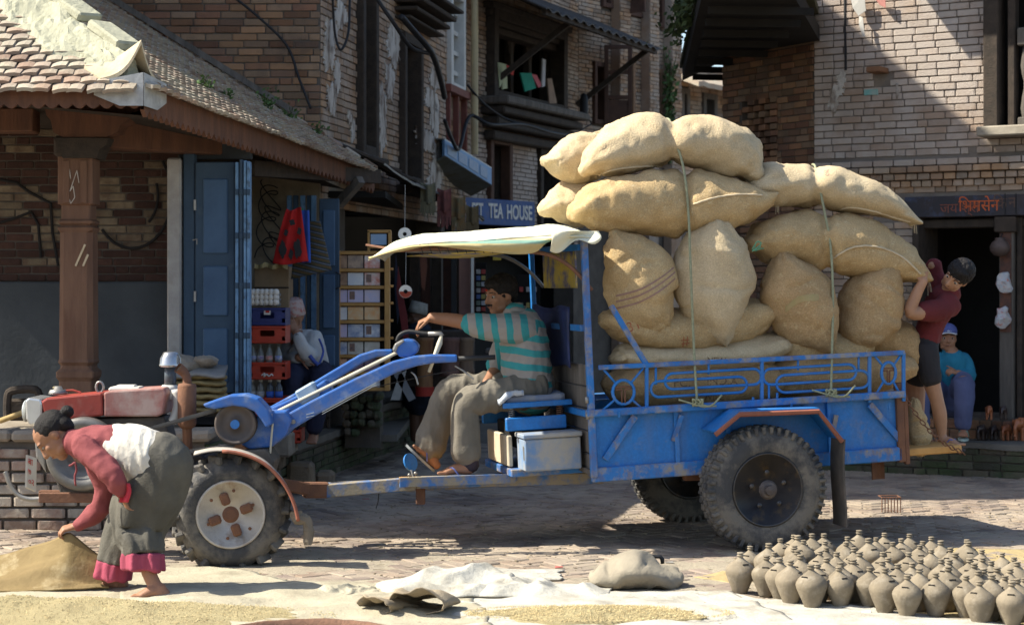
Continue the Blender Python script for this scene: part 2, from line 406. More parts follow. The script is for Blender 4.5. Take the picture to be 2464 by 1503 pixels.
def lay(out, m, n=290, name='brick'):
    "the n bricks seen largest become pieces of their walls, the rest one mass of laid bricks per wall"
    out.sort(key=lambda q: -q[4]); rest = {}; ms = {}
    for i, (wo, p, ang, s, _, m2) in enumerate(out):
        mm = m2 or m
        if i < n:
            if mm.name not in ms: ms[mm.name] = UNIT.mesh(name, mm)
            inst(name, ms[mm.name], wo, p, (random.uniform(-.012,.012), random.uniform(-.012,.012), ang), s)
        else:
            mb = rest.setdefault((wo.name, mm.name), (wo, mm, MB()))[2]; c, si = math.cos(ang), math.sin(ang)
            mb.box(p, s, (V(c,si,0), V(-si,c,0), V(0,0,1)), .004)
    for wo, mm, mb in rest.values(): mb.build(name, mm, wo, fix=False, kind='stuff')
def frame_in(w_, hole, parent, m, wd=.06, dp=.1, inset=.04, sill=True, name='window_frame'):
    a, b, z0, z1 = hole; mb = MB()
    for x in (a+wd/2, b-wd/2): mb.box(w_.pt(x, (z0+z1)/2, -inset), (wd, dp, z1-z0), w_.ax(), .008)
    for z in (z0+wd/2, z1-wd/2): mb.box(w_.pt((a+b)/2, z, -inset), (b-a-2*wd, dp, wd), w_.ax(), .008)
    return mb.build(name, m, parent)
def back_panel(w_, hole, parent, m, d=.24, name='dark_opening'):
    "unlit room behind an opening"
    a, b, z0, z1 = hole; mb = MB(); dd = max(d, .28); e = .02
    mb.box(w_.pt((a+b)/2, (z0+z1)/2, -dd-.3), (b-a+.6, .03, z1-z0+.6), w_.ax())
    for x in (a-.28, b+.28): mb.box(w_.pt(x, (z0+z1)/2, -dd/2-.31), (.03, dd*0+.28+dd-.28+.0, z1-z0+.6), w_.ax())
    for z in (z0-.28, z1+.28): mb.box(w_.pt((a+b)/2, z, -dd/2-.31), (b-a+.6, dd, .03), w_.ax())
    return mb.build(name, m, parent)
def text(name, s, loc, size, m, parent, ax, extrude=.003, sx=1.0, shear=0.0, bold=0.0, **props):
    cu = bpy.data.curves.new(name, 'FONT'); cu.offset = bold; cu.body = s; cu.size = size; cu.extrude = extrude; cu.align_x = 'LEFT'; cu.shear = shear
    o = bpy.data.objects.new('t', cu); COL.objects.link(o)
    dg = bpy.context.evaluated_depsgraph_get(); me = bpy.data.meshes.new_from_object(o.evaluated_get(dg)); bpy.data.objects.remove(o)
    X, Y, Z = ax
    M4 = Matrix(((X.x*sx, Y.x, Z.x, loc[0]), (X.y*sx, Y.y, Z.y, loc[1]), (X.z*sx, Y.z, Z.z, loc[2]), (0,0,0,1)))
    me.transform(M4); me.materials.clear(); me.materials.append(m)
    return put(name, me, parent, **props)

# ------------------------------------------------------------------ corner building with tiled porch roof and blue shop
porch = thing('corner_shop_building', (-3, 14, 0), 'old corner house with clay tiled porch roof, carved pillar and blue shop doors', 'house')
bk = []
# plinth: front bricks under a stone ledge, low mossy step along the side
PF = Wall((-5.2, 13.2), (-2.12, 13.2)); pl = PF.body(porch, -.05, .62, thick=1.6, name='plinth')
PF.bricks(bk, pl, 0.0, .56, L=.235, h=.082, proud=.03, bed=.018, rough=1.5, m=mat('plinth_brick', (.28,.19,.14), (.18,.125,.1), 8, .95, .6, 45, ramp=[(.27,.165,.12),(.33,.25,.19),(.22,.14,.105),(.30,.21,.15)], isl=.25, stain=(.46,.42,.34), sscale=2.5, sat=.55, samt=.6), depth=.1)
for k in range(9):
    x = -5.0+k*.345; MB().box((x, 13.34, .655), (.335, .38, .075), None, .02).jitter(.012, 9, k).build('ledge_stone', M_stone, porch)
PS = Wall((-2.12, 13.2), (-1.84, 15.6)); ps = PS.body(porch, -.05, .62, thick=.8, name='plinth')
PS.bricks(bk, ps, 0, .6, L=.22, h=.075, proud=.025, bed=.014, m=M_moss)
PT = Wall((-1.80, 15.6), (-1.40, 18.6)); pt_ = PT.body(porch, -.05, .40, thick=1.2, name='step')
PT.bricks(bk, pt_, 0, .34, L=.2, h=.062, proud=.02, bed=.012, m=M_moss)
MB().grid(lambda a, b: PT.pt(a*PT.L, .405, .05-b*1.2)+V(0,0,.012*noise.noise(V(a*9, b*6, 1))), 30, 12, .06).build('step_slab', mat('grey_screed', (.17,.15,.125), (.11,.1,.085), 4, .95, .5, 20), porch)
# roof planes
RC = V(-2.45, 12.65, 3.03); RE = V(-1.24, 17.0, 2.72)
fup = V(0, math.cos(R(38)), math.sin(R(38)))
def rz_front(x, y): return 3.03+.7813*(y-12.65)
ev = (RE-RC); ed = V(ev.x, ev.y, 0).normalized(); ew = V(-ed.y, ed.x, 0)
def rz_right(x, y):
    r = V(x-RC.x, y-RC.y, 0); return 3.03-.0687*r.dot(ed)+.625*r.dot(ew)
hipd = V(-1, .914, .713)
deck = MB()
h1 = RC+hipd*2.2
deck.add([V(-6.2,12.65,3.0), RC-V(0,0,.03), h1-V(0,0,.03), V(-6.2, h1.y, h1.z-.03)], [(0,1,2,3)])
top = V(-4.65, 17.0, rz_right(-4.65, 17.0))
deck.add([RC-V(0,0,.03), RE-V(0,0,.03), top-V(0,0,.03), h1-V(0,0,.03)], [(0,1,2,3)])
roof = deck.build('roof', mat('roof_boarding', (.06,.045,.035), None, 8, .95), porch, fix=False)
TILE = MB().grid(lambda a, b: ((a-.5), (b-.5), .05*math.sin(math.pi*a)+.12*(1-b)), 3, 1, .17).mesh('roof_tile', M_tile)
tiles = []
row = 0; y = 12.60
while y < 14.5:                                       # front slope
    x = -5.0-(row % 2)*.055
    xe = RC.x-(y-12.65)/.914-.05
    while x < xe:
        z = rz_front(x, y); tiles.append((V(x+random.uniform(-.008,.008), y, z+.012), 0, (R(38)-.10+random.uniform(-.07,.07), random.uniform(-.18,.02), random.uniform(-.16,.10)), (.112*random.uniform(.9,1.08), .17, .15)))
        x += .113
    y += .072; row += 1
row = 0; wdt = -.03
ang = math.atan2(ed.y, ed.x)
while wdt < 2.6:                                      # street slope
    s_ = 0.03-(row % 2)*.05
    while s_ < ev.to_2d().length+.02:
        p = V(RC.x, RC.y, 0)+ed*s_+ew*wdt
        if p.y > 17.0: break
        # behind the hip line
        if p.y-RC.y > -.914*(p.x-RC.x)*1.0+.03 or wdt < .02:
            z = rz_right(p.x, p.y); tiles.append((V(p.x, p.y, z+.012), 1, (R(32)-.10+random.uniform(-.06,.06), random.uniform(-.06,.06), random.uniform(-.10,.10)), (.105, .15, .15)))
        s_ += .10
    wdt += .072; row += 1
def tkey(t):
    p = t[0]; u = CX+p.x/p.y*F; v = HZ-(p.z-H)/p.y*F
    return (0 if (-20 < u < 2464 and -20 < v < 1503) else 10)+p.y*.1
tiles.sort(key=tkey); mbt = MB()
tv = [v.co.copy() for v in TILE.vertices]; tf = [tuple(p.vertices) for p in TILE.polygons]
from mathutils import Euler
for i, (p, side, e, sc) in enumerate(tiles):
    if tkey((p,)) > 9 and (p.x < -5.2): continue
    rot = Euler(e, 'XYZ').to_matrix()
    if side: rot = Matrix.Rotation(ang+0.0, 3, 'Z') @ rot
    if i < 290: inst('roof_tile', TILE, roof, p, rot.to_euler(), sc)
    else: mbt.add([p+rot @ V(q.x*sc[0], q.y*sc[1], q.z*sc[2]) for q in tv], tf)
mbt.build('roof_tile', M_tile, roof, fix=False, kind='stuff')
# lime capping along the hip: two lumpy shoulders and stepped slabs
hd = hipd.normalized(); hs = V(.914, 1, 0).normalized()
def capf(a, b):
    c = RC+hipd*(.06+a*1.9); o = (b-.5)*2
    wd_ = .06+.20*min(1, a*5)+.05*noise.noise(V(a*9, 0, 3))
    z = .09*(1-abs(o)**1.5)-wd_*abs(o)*.55+.035*noise.noise(V(a*14, b*9, 2))+.025*noise.noise(V(a*40, b*22, 5))
    return c+hs*(o*wd_+.03*noise.noise(V(a*10, b*3, 9)))+V(0,0,z+.03)
MB().grid(capf, 60, 16, .1).build('hip_capping', M_lime, roof)
for k in range(5):
    c = RC+hipd*(.30+k*.33)+V(.05,.06,.135)
    MB().box(c, (.40, .20, .07), (hd, hs, hd.cross(hs)*-1), .015).jitter(.012, 8, k).build('capping_slab', M_lime, roof)
# turned-up corner tile with tin patch
def corn(a, b):
    o = (a-.5)*2; k = b
    pk = .24*math.exp(-(abs(o)*3.0)**1.15)*(1-.8*k)
    c = RC+V(.01,-.04,0)+hipd*(k*.16)
    return c+V(.27*o if o < 0 else .09*o, 0 if o < 0 else .34*o, 0)+V(0,0,.035+pk-.02*abs(o)*(1 if o < 0 else 1.6))
MB().grid(corn, 24, 8, .03).build('corner_tile', mat('cream_corner_tile', (.52,.44,.30), (.38,.31,.21), 9, .8, .3, 40), roof)
pb = MB()
pb.add([RC+V(-.30,-.05,.0), RC+V(.025,-.05,.06), RC+V(.025,-.05,-.16), RC+V(-.13,-.05,-.16), RC+V(-.30,-.05,-.09)], [(0,1,2,3,4)])
pb.add([RC+V(.028,-.05,.06), RC+V(.115,.30,.02), RC+V(.115,.30,-.11), RC+V(.08,.16,-.17), RC+V(.028,-.05,-.16)], [(0,1,2,3,4)])
pb.build('tin_patch', mat('whitish_tin', (.46,.46,.45), (.3,.3,.29), 12, .6, .2, 30, metal=.2), roof, fix=False)
# scalloped fascia boards
def fascia(a, b, hgt, pitch, dep, out_, name, sharp):
    d = (b-a); L = d.to_2d().length; n = int(L/pitch); low = []; up = []
    for i in range(n*6+1):
        t = i/(n*6); ph = (i % 6)/6
        w_ = abs(math.sin(math.pi*ph)) if not sharp else 1-abs(2*ph-1)
        p = a+d*t; up.append(p); low.append(p-V(0,0,hgt+dep*w_))
    mb = MB(); m = len(up); o = Vector(out_)*.03
    mb.add(up+low+[p-o for p in up]+[p-o for p in low], [(i, i+1, m+i+1, m+i) for i in range(m-1)]+[(2*m+i+1, 2*m+i, 3*m+i, 3*m+i+1) for i in range(m-1)]+[(m+i, m+i+1, 3*m+i+1, 3*m+i) for i in range(m-1)])
    return mb.build(name, M_wood_red, porch, fix=False)
fascia(V(-5.6, 12.63, 3.0), RC+V(0,-.02,-.03), .115, .088, .03, (0,-1,0), 'scalloped_fascia', False)
fascia(RC+V(.02,0,-.03), RE+V(.02,0,-.02), .15, .085, .045, (.96,-.27,0), 'scalloped_fascia', True)
for k in range(11):                                   # rafters under the street slope
    t = k/10; p = RC.lerp(RE, t)-V(0,0,.11); wm = min(1.3, 1.7*t*4.5); MB().beam(p+V(-.08,0,0), p+ew*wm+V(0,0,.60*wm), .06, .08).build('rafter', M_wood_dark, porch)
for k in range(9):
    x = -5.0+k*.31; ye = min(14.2, 12.65+.8*(RC.x-x)); MB().beam((x, 12.72, 2.96), (x, max(12.8, ye), 2.96+.76*(max(12.8, ye)-12.72)), .06, .08).build('rafter', M_wood_dark, porch)
# pillar, capital, brackets, beams
px_, py_ = P(190, 600, 13.75).x, 13.75
def sq(zs, mat_, name, parent):
    mb = MB(); vs = []; fs = []
    for (z, hw, ch) in zs:
        for (a, b) in ((1,1-ch),(1-ch,1),(-1+ch,1),(-1,1-ch),(-1,-1+ch),(-1+ch,-1),(1-ch,-1),(1,-1+ch)): vs.append((px_+a*hw, py_+b*hw, z))
    for i in range(len(zs)-1):
        for k in range(8): fs.append((i*8+k, i*8+(k+1) % 8, (i+1)*8+(k+1) % 8, (i+1)*8+k))
    fs += [tuple(range(8))[::-1], tuple((len(zs)-1)*8+k for k in range(8))]
    return mb.add(vs, fs).build(name, mat_, parent)
M_pil = mat('carved_pillar_timber', (.19,.10,.06), (.12,.062,.038), 12, .75, .4, 45, stain=(.13,.06,.035), sscale=6, sat=.6, samt=.6, stretch=(1,1,.2))
zt = lambda v: P(0, v, py_).z
pillar = sq([(.64,.13,.05),(.80,.13,.05),(.82,.118,.08),(zt(915),.118,.08),(zt(905),.135,.08),(zt(893),.135,.08),(zt(885),.112,.08),(zt(878),.112,.25),(zt(870),.128,.25),(zt(862),.122,.3),(zt(560),.116,.3),(zt(555),.122,.1),(zt(549),.128,.1),(zt(543),.104,.1),(zt(538),.122,.1),(zt(533),.124,.1),(zt(528),.104,.1),(zt(496),.104,.1),(zt(492),.124,.05),(zt(380),.124,.05)], M_pil, 'pillar', porch)
for s_ in (-1, 1):
    MB().box((px_+s_*.062, py_-.128, (zt(385)+zt(494))/2), (.05, .014, zt(385)-zt(494)-.02), None, .004).build('pillar_panel', M_pil, pillar)
M_chalk = mat('chalk_and_paint_marks', (.6,.55,.48), (.4,.33,.27), 30, .95)
for (u, v, u2, v2) in ((165,395,170,430),(170,455,185,410),(185,410,190,440),(168,460,176,448),(176,448,180,475),(180,475,170,490),(170,490,164,470)):
    MB().tube([P(u,v,py_-.1285), P(u2,v2,py_-.1285)], .0035, 5).build('chalk_mark', M_chalk, pillar)
M_scuff = mat('cream_scuff', (.58,.46,.3), None, 20, .9)
for (u, v, u2, v2) in ((205,588,182,640),(212,612,200,640)):
    MB().beam(P(u,v,py_-.121), P(u2,v2,py_-.121), .014, .014).build('scuff_mark', M_scuff, pillar)
MB().box((px_, py_, (zt(380)+zt(330))/2), (.30, .30, zt(330)-zt(380)), None, .02).build('capital', M_wood_dark, porch)
def bracket(outl, y0, y1, m, name):
    poly = [P(u, v, y0) for u, v in outl]; MB().prism(poly, (0, y1-y0, 0)).build(name, m, porch)
bracket([(105,252),(335,252),(332,268),(318,272),(306,292),(290,300),(283,318),(255,330),(150,330),(128,318),(122,290),(112,278)], 13.60, 13.86, M_wood_red, 'bracket')
bracket([(128,332),(262,332),(255,350),(240,358),(232,380),(150,380),(142,352)], 13.58, 13.88, M_wood_dark, 'bracket')
MB().beam((-5.4, 13.73, zt(292)), (px_-.3, 13.73, zt(292)), .22, .17, ch=.01).build('beam', M_wood_red, porch)
MB().beam((px_+.1, 13.75, zt(320)), (-2.22, 14.62, zt(318)), .2, .22, ch=.01).build('beam', M_wood_red, porch)
MB().beam((-5.4, 13.73, zt(250)), (px_+.5, 13.73, zt(250)), .16, .1).build('wall_plate', M_wood_dark, porch)
# mural wall behind the pillar: bricks above, blue-grey plaster dado below
MW = Wall((-5.4, 14.75), (-2.56, 14.75)); mw = MW.body(porch, .5, 3.15, thick=.3, name='back_wall')
M_mur = [mat('mural_red_brown', (.07,.034,.024), (.045,.023,.018), 12, .93, .5, 60, isl=.25), mat('mural_cream', (.20,.155,.10), (.12,.088,.06), 12, .93, .5, 60, isl=.25, stain=(.1,.06,.04), sscale=9, sat=.55, samt=.7)]
def mural(u, v):
    r1 = math.hypot((u-318)/1.0, (v-470)/1.35)
    if 62 < r1 < 92 and (v > 400 or u > 330): return 1
    if u < 80 and 440 < v < 530: return 1
    if 80 < u < 140 and 470 < v < 640 and abs(u-(118-(v-470)*.05)) < 26: return 1
    if 240 < u < 300 and 440 < v < 600: return 1
    return 1 if random.random() < .10 else 0
zb = P(0, 678, 14.75).z; mub = []; MW.bricks(mub, mw, zb, 3.12, L=.215, h=.062, proud=.012)
mub2 = []
for q in mub:
    p = q[1]; u = CX+p.x/p.y*F; v = HZ-(p.z-H)/p.y*F; mub2.append((*q[:5], M_mur[mural(u, v)]))
# black outline strokes of the mural, on the wall face
M_stroke = mat('black_mural_paint', (.02,.017,.016), None, 20, .9)
for pts in (((318+95*math.cos(R(a)), 470+128*math.sin(R(a))) for a in range(-40, 150, 12)), ((318+62*math.cos(R(a)), 470+84*math.sin(R(a))) for a in range(-20, 60, 10)), [(0,432),(40,440),(70,462),(100,478),(122,490),(126,560),(140,640)], [(0,536),(40,524),(75,510),(92,540),(98,620)]):
    MB().tube([P(u, v, 14.728) for u, v in pts], .011, 6).build('mural_stroke', M_stroke, mw)
MB().box((-3.98, 14.70, (zb+.5)/2), (2.8, .06, zb-.5), None, .01).build('plaster_dado', M_plaster_dark, porch)
lay(bk+[], M_moss, 200); lay(mub2, M_mur[0], 90)
MB().box((-4.4, 14.0, .66), (3.9, 1.6, .03)).build('porch_floor', M_stone, porch)
MB().box((P(423,600,14.45).x, 14.45, (P(0,382,14.45).z+.5)/2), (.105, .16, P(0,382,14.45).z-.5), None, .012).build('white_post', mat('scuffed_white_paint', (.42,.40,.37), (.3,.28,.26), 7, .85, .2, 30, stain=(.2,.17,.14), sscale=5, sat=.62, samt=.5), porch)
# shop front: blue jamb, leaves, narrow folded leaves, lintel
def bx(u0, v0, u1, v1, Y, d, m, name, parent=porch, ch=.006):
    a, b = P(u0, v0, Y), P(u1, v1, Y)
    return MB().box(((a.x+b.x)/2, Y+d/2, (a.z+b.z)/2), (abs(b.x-a.x), d, abs(a.z-b.z)), None, ch).build(name, m, parent)
bx(441, 300, 468, 945, 14.40, .12, M_blue_door, 'door_jamb')
dl = bx(470, 390, 564, 945, 14.38, .04, M_blue_door, 'door_leaf')
for (u0, v0, u1, v1) in ((488,430,548,610),(488,640,548,760),(488,790,548,920)): bx(u0, v0, u1, v1, 14.362, .02, mat('door_panel_paint', (.066,.12,.20), (.045,.085,.15), 4, .7, .15, 30), 'door_panel', dl, .014)
for v in (480, 700): bx(466, v, 472, v+26, 14.365, .03, M_steel, 'hinge', dl, .002)
MB().tube([P(464,578,14.35), P(474,575,14.34), P(474,588,14.34)], .006, 6).build('hasp', M_steel, dl)
for k, (u0, u1, dv) in enumerate(((566,574,6),(576,584,0),(586,593,2),(594,601,4))):
    l_ = bx(u0, 384+dv, u1, 945, 14.30-.015*k, .10, M_blue_pale if k != 1 else M_blue_door, 'folded_leaf', porch, .004)
    for v in (455, 560, 680, 800): bx(u0-.5, v, u1+.5, v+14, 14.292-.015*k, .02, M_blue_door, 'hinge', l_, .002)
bx(430, 318, 604, 382, 14.5, .1, mat('shop_lintel_grey', (.05,.055,.06), None, 5, .9), 'lintel')
bx(470, 378, 640, 404, 15.2, .1, M_wood_dark, 'lintel')
MB().box((-2.9, 15.95, 1.9), (.06, 2.2, 2.6)).build('shop_side_wall', M_plaster_dark, porch)
bx(596, 400, 770, 1000, 16.7, .06, mat('stained_cream_wall', (.34,.28,.2), (.22,.175,.12), 3, .93, .2, 20, stain=(.1,.08,.06), sscale=4, sat=.58, samt=.5), 'shop_back_wall')
for k, u in enumerate((690, 705, 722, 738, 748)): bx(u, 470, u+12, 915, 16.45-.02*k, .05, M_blue_door if k % 2 else M_blue_pale, 'folded_leaf', porch, .004)
dr = bx(768, 478, 816, 898, 16.30, .045, M_blue_door, 'door_leaf')
for (v0, v1) in ((505,640),(660,790),(806,880)): bx(776, v0, 806, v1, 16.282, .02, MATS['door_panel_paint'], 'door_panel', dr, .012)
MB().tube([P(808,655,16.28), P(818,660,16.25), P(818,690,16.25), P(808,695,16.28)], .006, 6).build('door_handle', M_black, dr)
MB().beam(P(815, 492, 16.6), P(868, 432, 16.4), .07, .07).build('brace', M_wood_grey, porch)
MB().beam(P(600, 405, 15.0), P(905, 425, 16.9), .10, .12).build('beam', M_wood_dark, porch)
# ceiling of the shop and porch
MB().add([V(-5.4,13.6,3.15), V(-2.3,13.4,2.85), V(-1.5,16.9,2.55), V(-5.4,16.9,3.0)], [(0,1,2,3)]).build('ceiling', M_wood_dark, porch, fix=False)
# verge of the street slope: ridge tiles laid along the wall
for k in range(14):
    t = k/13; x = lerp(-1.26, -3.3, t); p = V(x, 17.0, rz_right(x, 17.0)+.03)
    MB().box(p, (.15, .12, .05), (V(.85,0,-.53), V(0,1,0), V(.53,0,.85)), .012).jitter(.01, 9, k).build('verge_tile', M_tile if k % 3 else M_brick, roof)
MB().beam(V(-3.6,16.92,rz_right(-3.6,16.92)+.09), V(-1.9,16.92,rz_right(-1.9,16.92)+.09), .04, .05).build('verge_pole', M_wood_grey, roof)
# unseen block above the frame, added as upper floors to shade the street
MB().box((-8.6, 16.0, 7.05), (8.9, 3.0, 6.3)).build('shade_casting_block', M_brick, porch)

# ------------------------------------------------------------------ tall brick house behind the porch
b2 = thing('tall_brick_house', (-1.8, 18, 0), 'tall weathered brick house with flaking limewash rising behind the tiled porch', 'house')
F2 = Wall((-4.2, 17.2), (-1.72, 17.2)); S2 = Wall((-1.72, 17.2), (-.78, 22.25)); bk = []
f2 = F2.body(b2, 0, 8.5); F2.bricks(bk, f2, 2.5, 4.7, L=.225, h=.066, proud=.014)
wA = S2.hole(856, 30, 894, 335); wB = S2.hole(958, 140, 1003, 392)
wA = (wA[0], wA[1], 2.95, 4.75); wB = (wB[0], wB[1], 2.75, 4.35)
shop2 = (S2.S(830), S2.S(1062), -.1, 2.45)
s2 = S2.body(b2, 0, 8.5, [wA, wB, shop2]); S2.bricks(bk, s2, 2.4, 5.6, [wA, wB], L=.215, h=.064, proud=.014, m=M_brick_grey)
lay(bk, M_brick, 290)
for h_ in (wA, wB):
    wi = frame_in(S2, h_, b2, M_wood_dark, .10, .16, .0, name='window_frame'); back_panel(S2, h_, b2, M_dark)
    n_ = 9
    for k in range(n_):
        z = lerp(h_[2]+.15, h_[3]-.15, k/(n_-1)); MB().box(S2.pt((h_[0]+h_[1])/2, z, -.10), (h_[1]-h_[0]-.2, .02, .02), S2.ax()).build('lattice_bar', M_wood_dark, wi)
    MB().box(S2.pt((h_[0]+h_[1])/2, h_[2]-.05, .04), (h_[1]-h_[0]+.25, .22, .09), S2.ax(), .01).build('window_sill', M_wood_dark, b2)
def plaster(w_, u0, v0, u1, v1, seed, parent, n=3):
    "irregular flakes of limewash left on the wall"
    rnd = random.Random(seed); a0, a1 = w_.S(u0), w_.S(u1)
    for k in range(n):
        t = lerp(a0, a1, rnd.uniform(.15,.85)); m_ = (v0+v1)/2
        z0, z1 = w_.Z(t, v1), w_.Z(t, v0); zc = lerp(z0, z1, (k+.5)/n); hh = (z1-z0)/n*rnd.uniform(.6,1.0); ww = abs(a1-a0)*rnd.uniform(.2,.45)
        poly = []
        for j in range(80):
            th = 2*math.pi*j/80; rr = .8+.4*noise.noise(V(math.cos(th)*1.5, math.sin(th)*1.5, seed+k*3.1))+.3*noise.noise(V(math.cos(th)*5, math.sin(th)*5, seed+k))+.3*noise.noise(V(math.cos(th)*14, math.sin(th)*14, seed+k))
            poly.append(w_.pt(min(max(t+math.cos(th)*ww*rr, .01), w_.L-.01), zc+math.sin(th)*hh*rr, .012))
        MB().prism(poly, w_.n*.014).build('limewash_flake', M_plaster_white, parent)
plaster(S2, 776, 10, 828, 260, 3, s2, 5); plaster(S2, 900, 60, 950, 330, 8, s2, 3); plaster(S2, 1006, 170, 1066, 450, 5, s2, 6); plaster(S2, 830, 270, 850, 330, 6, s2, 2)
# carved window hood with bundled timbers
hood = MB(); c0 = S2.S(950); c1 = S2.S(1030)
for k in range(4):
    z = 4.48+k*.085; hood.box(S2.pt((c0+c1)/2-.02*k, z, .08+.04*k), (c1-c0+.06*k+random.uniform(-.1,.1), .2+.07*k, random.uniform(.03,.07)), S2.ax(), .01)
hood.build('window_hood', M_wood_dark, b2)
MB().box((-2.4, 19.6, 8.56), (2.6, 6.2, .12)).build('eaves', M_wood_dark, b2)  # unseen eaves and roof, height chosen to cast the diagonal shadow across the lane
MB().add([V(-1.1,16.3,8.6), V(-1.1,22.6,8.6), V(-4,22.6,9.8), V(-4,16.3,9.8)], [(0,1,2,3)]).build('roof', M_tile, b2, fix=False)
MB().box((-3.4, 19.7, 5.6), (3.0, 4.6, 4.9)).build('core', M_mortar, b2)

# ------------------------------------------------------------------ narrow house with white window
b3 = thing('narrow_house', (-.6, 23, 0), 'narrow house with tall white window, red timber panel and yellow downpipe', 'house')
S3 = Wall((-.78, 22.25), (-.52, 23.62)); bk = []
win3 = S3.hole(1073, -20, 1108, 222); pan3 = S3.hole(1072, 222, 1116, 372)
s3 = S3.body(b3, 0, 9.0, [win3, pan3]); S3.bricks(bk, s3, 2.4, 6, [win3, pan3], m=M_brick_grey)
M_redw = mat('dull_red_painted_wood', (.21,.075,.055), (.14,.05,.04), 8, .75)
M_whitew = mat('white_window_paint', (.62,.62,.58), (.5,.5,.47), 8, .6)
fr = frame_in(S3, win3, b3, M_whitew, .09, .14, .0)
a, b, z0, z1 = win3
for k in range(1, 5): MB().box(S3.pt((a+b)/2, lerp(z0, z1, k/5), -.03), (b-a-.16, .05, .05), S3.ax()).build('glazing_bar', M_whitew, fr)
MB().box(S3.pt((a+b)/2, (z0+z1)/2, -.03), (.06, .06, z1-z0-.16), S3.ax()).build('glazing_bar', M_whitew, fr)
M_glass = mat('grey_window_glass', (.22,.24,.25), None, 3, .15, spec=.6)
MB().box(S3.pt((a+b)/2, (z0+z1)/2, -.07), (b-a, .01, z1-z0), S3.ax()).build('window_pane', M_glass, fr)
a, b, z0, z1 = pan3
pnl = MB().box(S3.pt((a+b)/2, (z0+z1)/2, -.06), (b-a, .05, z1-z0), S3.ax()).build('brick_panel', M_redw, b3)
for k in range(9):
    for j in range(2): MB().box(S3.pt(lerp(a, b, .28+.44*j), lerp(z0+.1, z1-.1, k/8), -.03), (b-a-.08)*0+0 and (1,1,1) or ((b-a)*.38, .03, (z1-z0)/10), S3.ax(), .005).build('brick', M_brick, pnl)
for t in (.04, .5, .96): MB().box(S3.pt(lerp(a, b, t), (z0+z1)/2, 0), (.05, .1, z1-z0), S3.ax(), .006).build('timber_post', M_redw, pnl)
for t in (0, 1): MB().box(S3.pt((a+b)/2, lerp(z0, z1, t), .02), (b-a+.1, .12, .09), S3.ax(), .006).build('timber_rail', M_redw, pnl)
lay(bk, M_brick_grey, 60)
MB().tube([S3.px(1119, -60, .12), S3.px(1119, 372, .12)], .045, 10).build('downpipe', mat('cream_yellow_pipe', (.52,.43,.24), (.4,.33,.2), 5, .6), b3)

# ------------------------------------------------------------------ tea house: carved window, ledge, tin eave
b4 = thing('tea_house', (.2, 25, 0), 'brick tea house with big dark carved window, laundry and ledge', 'house')
F4 = Wall((-.60, 23.55), (.93, 27.2)); bk = []
w4 = F4.hole(1168, 48, 1346, 262); d4a = F4.hole(1170, 330, 1223, 520); d4b = F4.hole(1291, 358, 1345, 560); dg = F4.hole(1131, 545, 1380, 990)
f4 = F4.body(b4, 0, 9, [w4, d4a, d4b, dg]); F4.bricks(bk, f4, 2.2, 3.62, [w4, d4a, d4b, dg], L=.2, h=.058, m=M_brick_white); F4.bricks(bk, f4, 3.62, 6.2, [w4, d4a, d4b, dg], L=.2, h=.058, m=M_brick_grey)
lay(bk, M_brick_grey, 290)
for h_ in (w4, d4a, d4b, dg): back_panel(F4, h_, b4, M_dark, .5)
cf = frame_in(F4, w4, b4, M_wood_dark, .14, .22, -.02, name='carved_window_frame')
a, b, z0, z1 = w4
for k in range(1, 4): MB().box(F4.pt(lerp(a, b, k/4), (z0+z1)/2, -.22), (.10, .10, z1-z0), F4.ax(), .01).build('window_post', M_wood_dark, cf)
for k in range(4):
    c = lerp(a, b, (k+.5)/4); r_ = (b-a)/9
    MB().tube([F4.pt(c+r_*math.cos(R(t)), z1-.45+r_*math.sin(R(t)), -.2) for t in range(0, 181, 20)], .04, 6).build('carved_arch', M_wood_dark, cf)
for k in range(4): MB().box(F4.pt((a+b)/2, z1+.02-.09*k, -.05*k+.06), (b-a+.2-.1*k, .2, .08), F4.ax(), .01).build('carved_lintel', M_wood_dark, cf)
for h_ in (d4a, d4b): frame_in(F4, h_, b4, M_wood_dark if h_ is d4b else mat('brown_door_timber', (.10,.05,.03), (.06,.03,.02), 10, .8), .10, .14, .0, name='door_frame')
l0 = F4.S(1150); l1 = F4.S(1352)
for k, (zz, hh, ex) in enumerate(((0,.10,.42),(-.12,.10,.34),(-.26,.14,.24),(-.42,.12,.16))):
    MB().box(F4.pt((l0+l1)/2, w4[2]+zz-.02, ex/2), (l1-l0-.1*k, ex, hh), F4.ax(), .02).jitter(.01, 6, k).build('window_ledge', M_wood_dark if k else M_wood_grey, b4)
# tin eave on struts
e0, e1 = F4.S(1128), F4.S(1395)
def eave(a, b): return F4.pt(lerp(e0-.3, e1+.2, a), lerp(5.55, 5.02, b)+.02*math.sin(a*90), b*1.15)
MB().grid(eave, 90, 4, .015).build('tin_eave', mat('rusty_tin', (.09,.075,.065), (.05,.045,.04), 6, .7, .2, 20, metal=.3), b4)
MB().beam(F4.pt(e0-.2, 5.0, 1.08), F4.pt(e1+.15, 5.0, 1.08), .06, .09).build('eave_beam', M_wood_dark, b4)
for u in (1180, 1385):
    t = F4.S(u); MB().beam(F4.pt(t, 4.25, .02), F4.pt(t+.15, 5.0, 1.02), .05, .07).build('eave_strut', M_wood_dark, b4)
for k in range(6): MB().beam(F4.pt(lerp(e0, e1, k/5), 5.5, .05), F4.pt(lerp(e0, e1, k/5), 5.02, 1.1), .05, .06).build('rafter', M_wood_dark, b4)

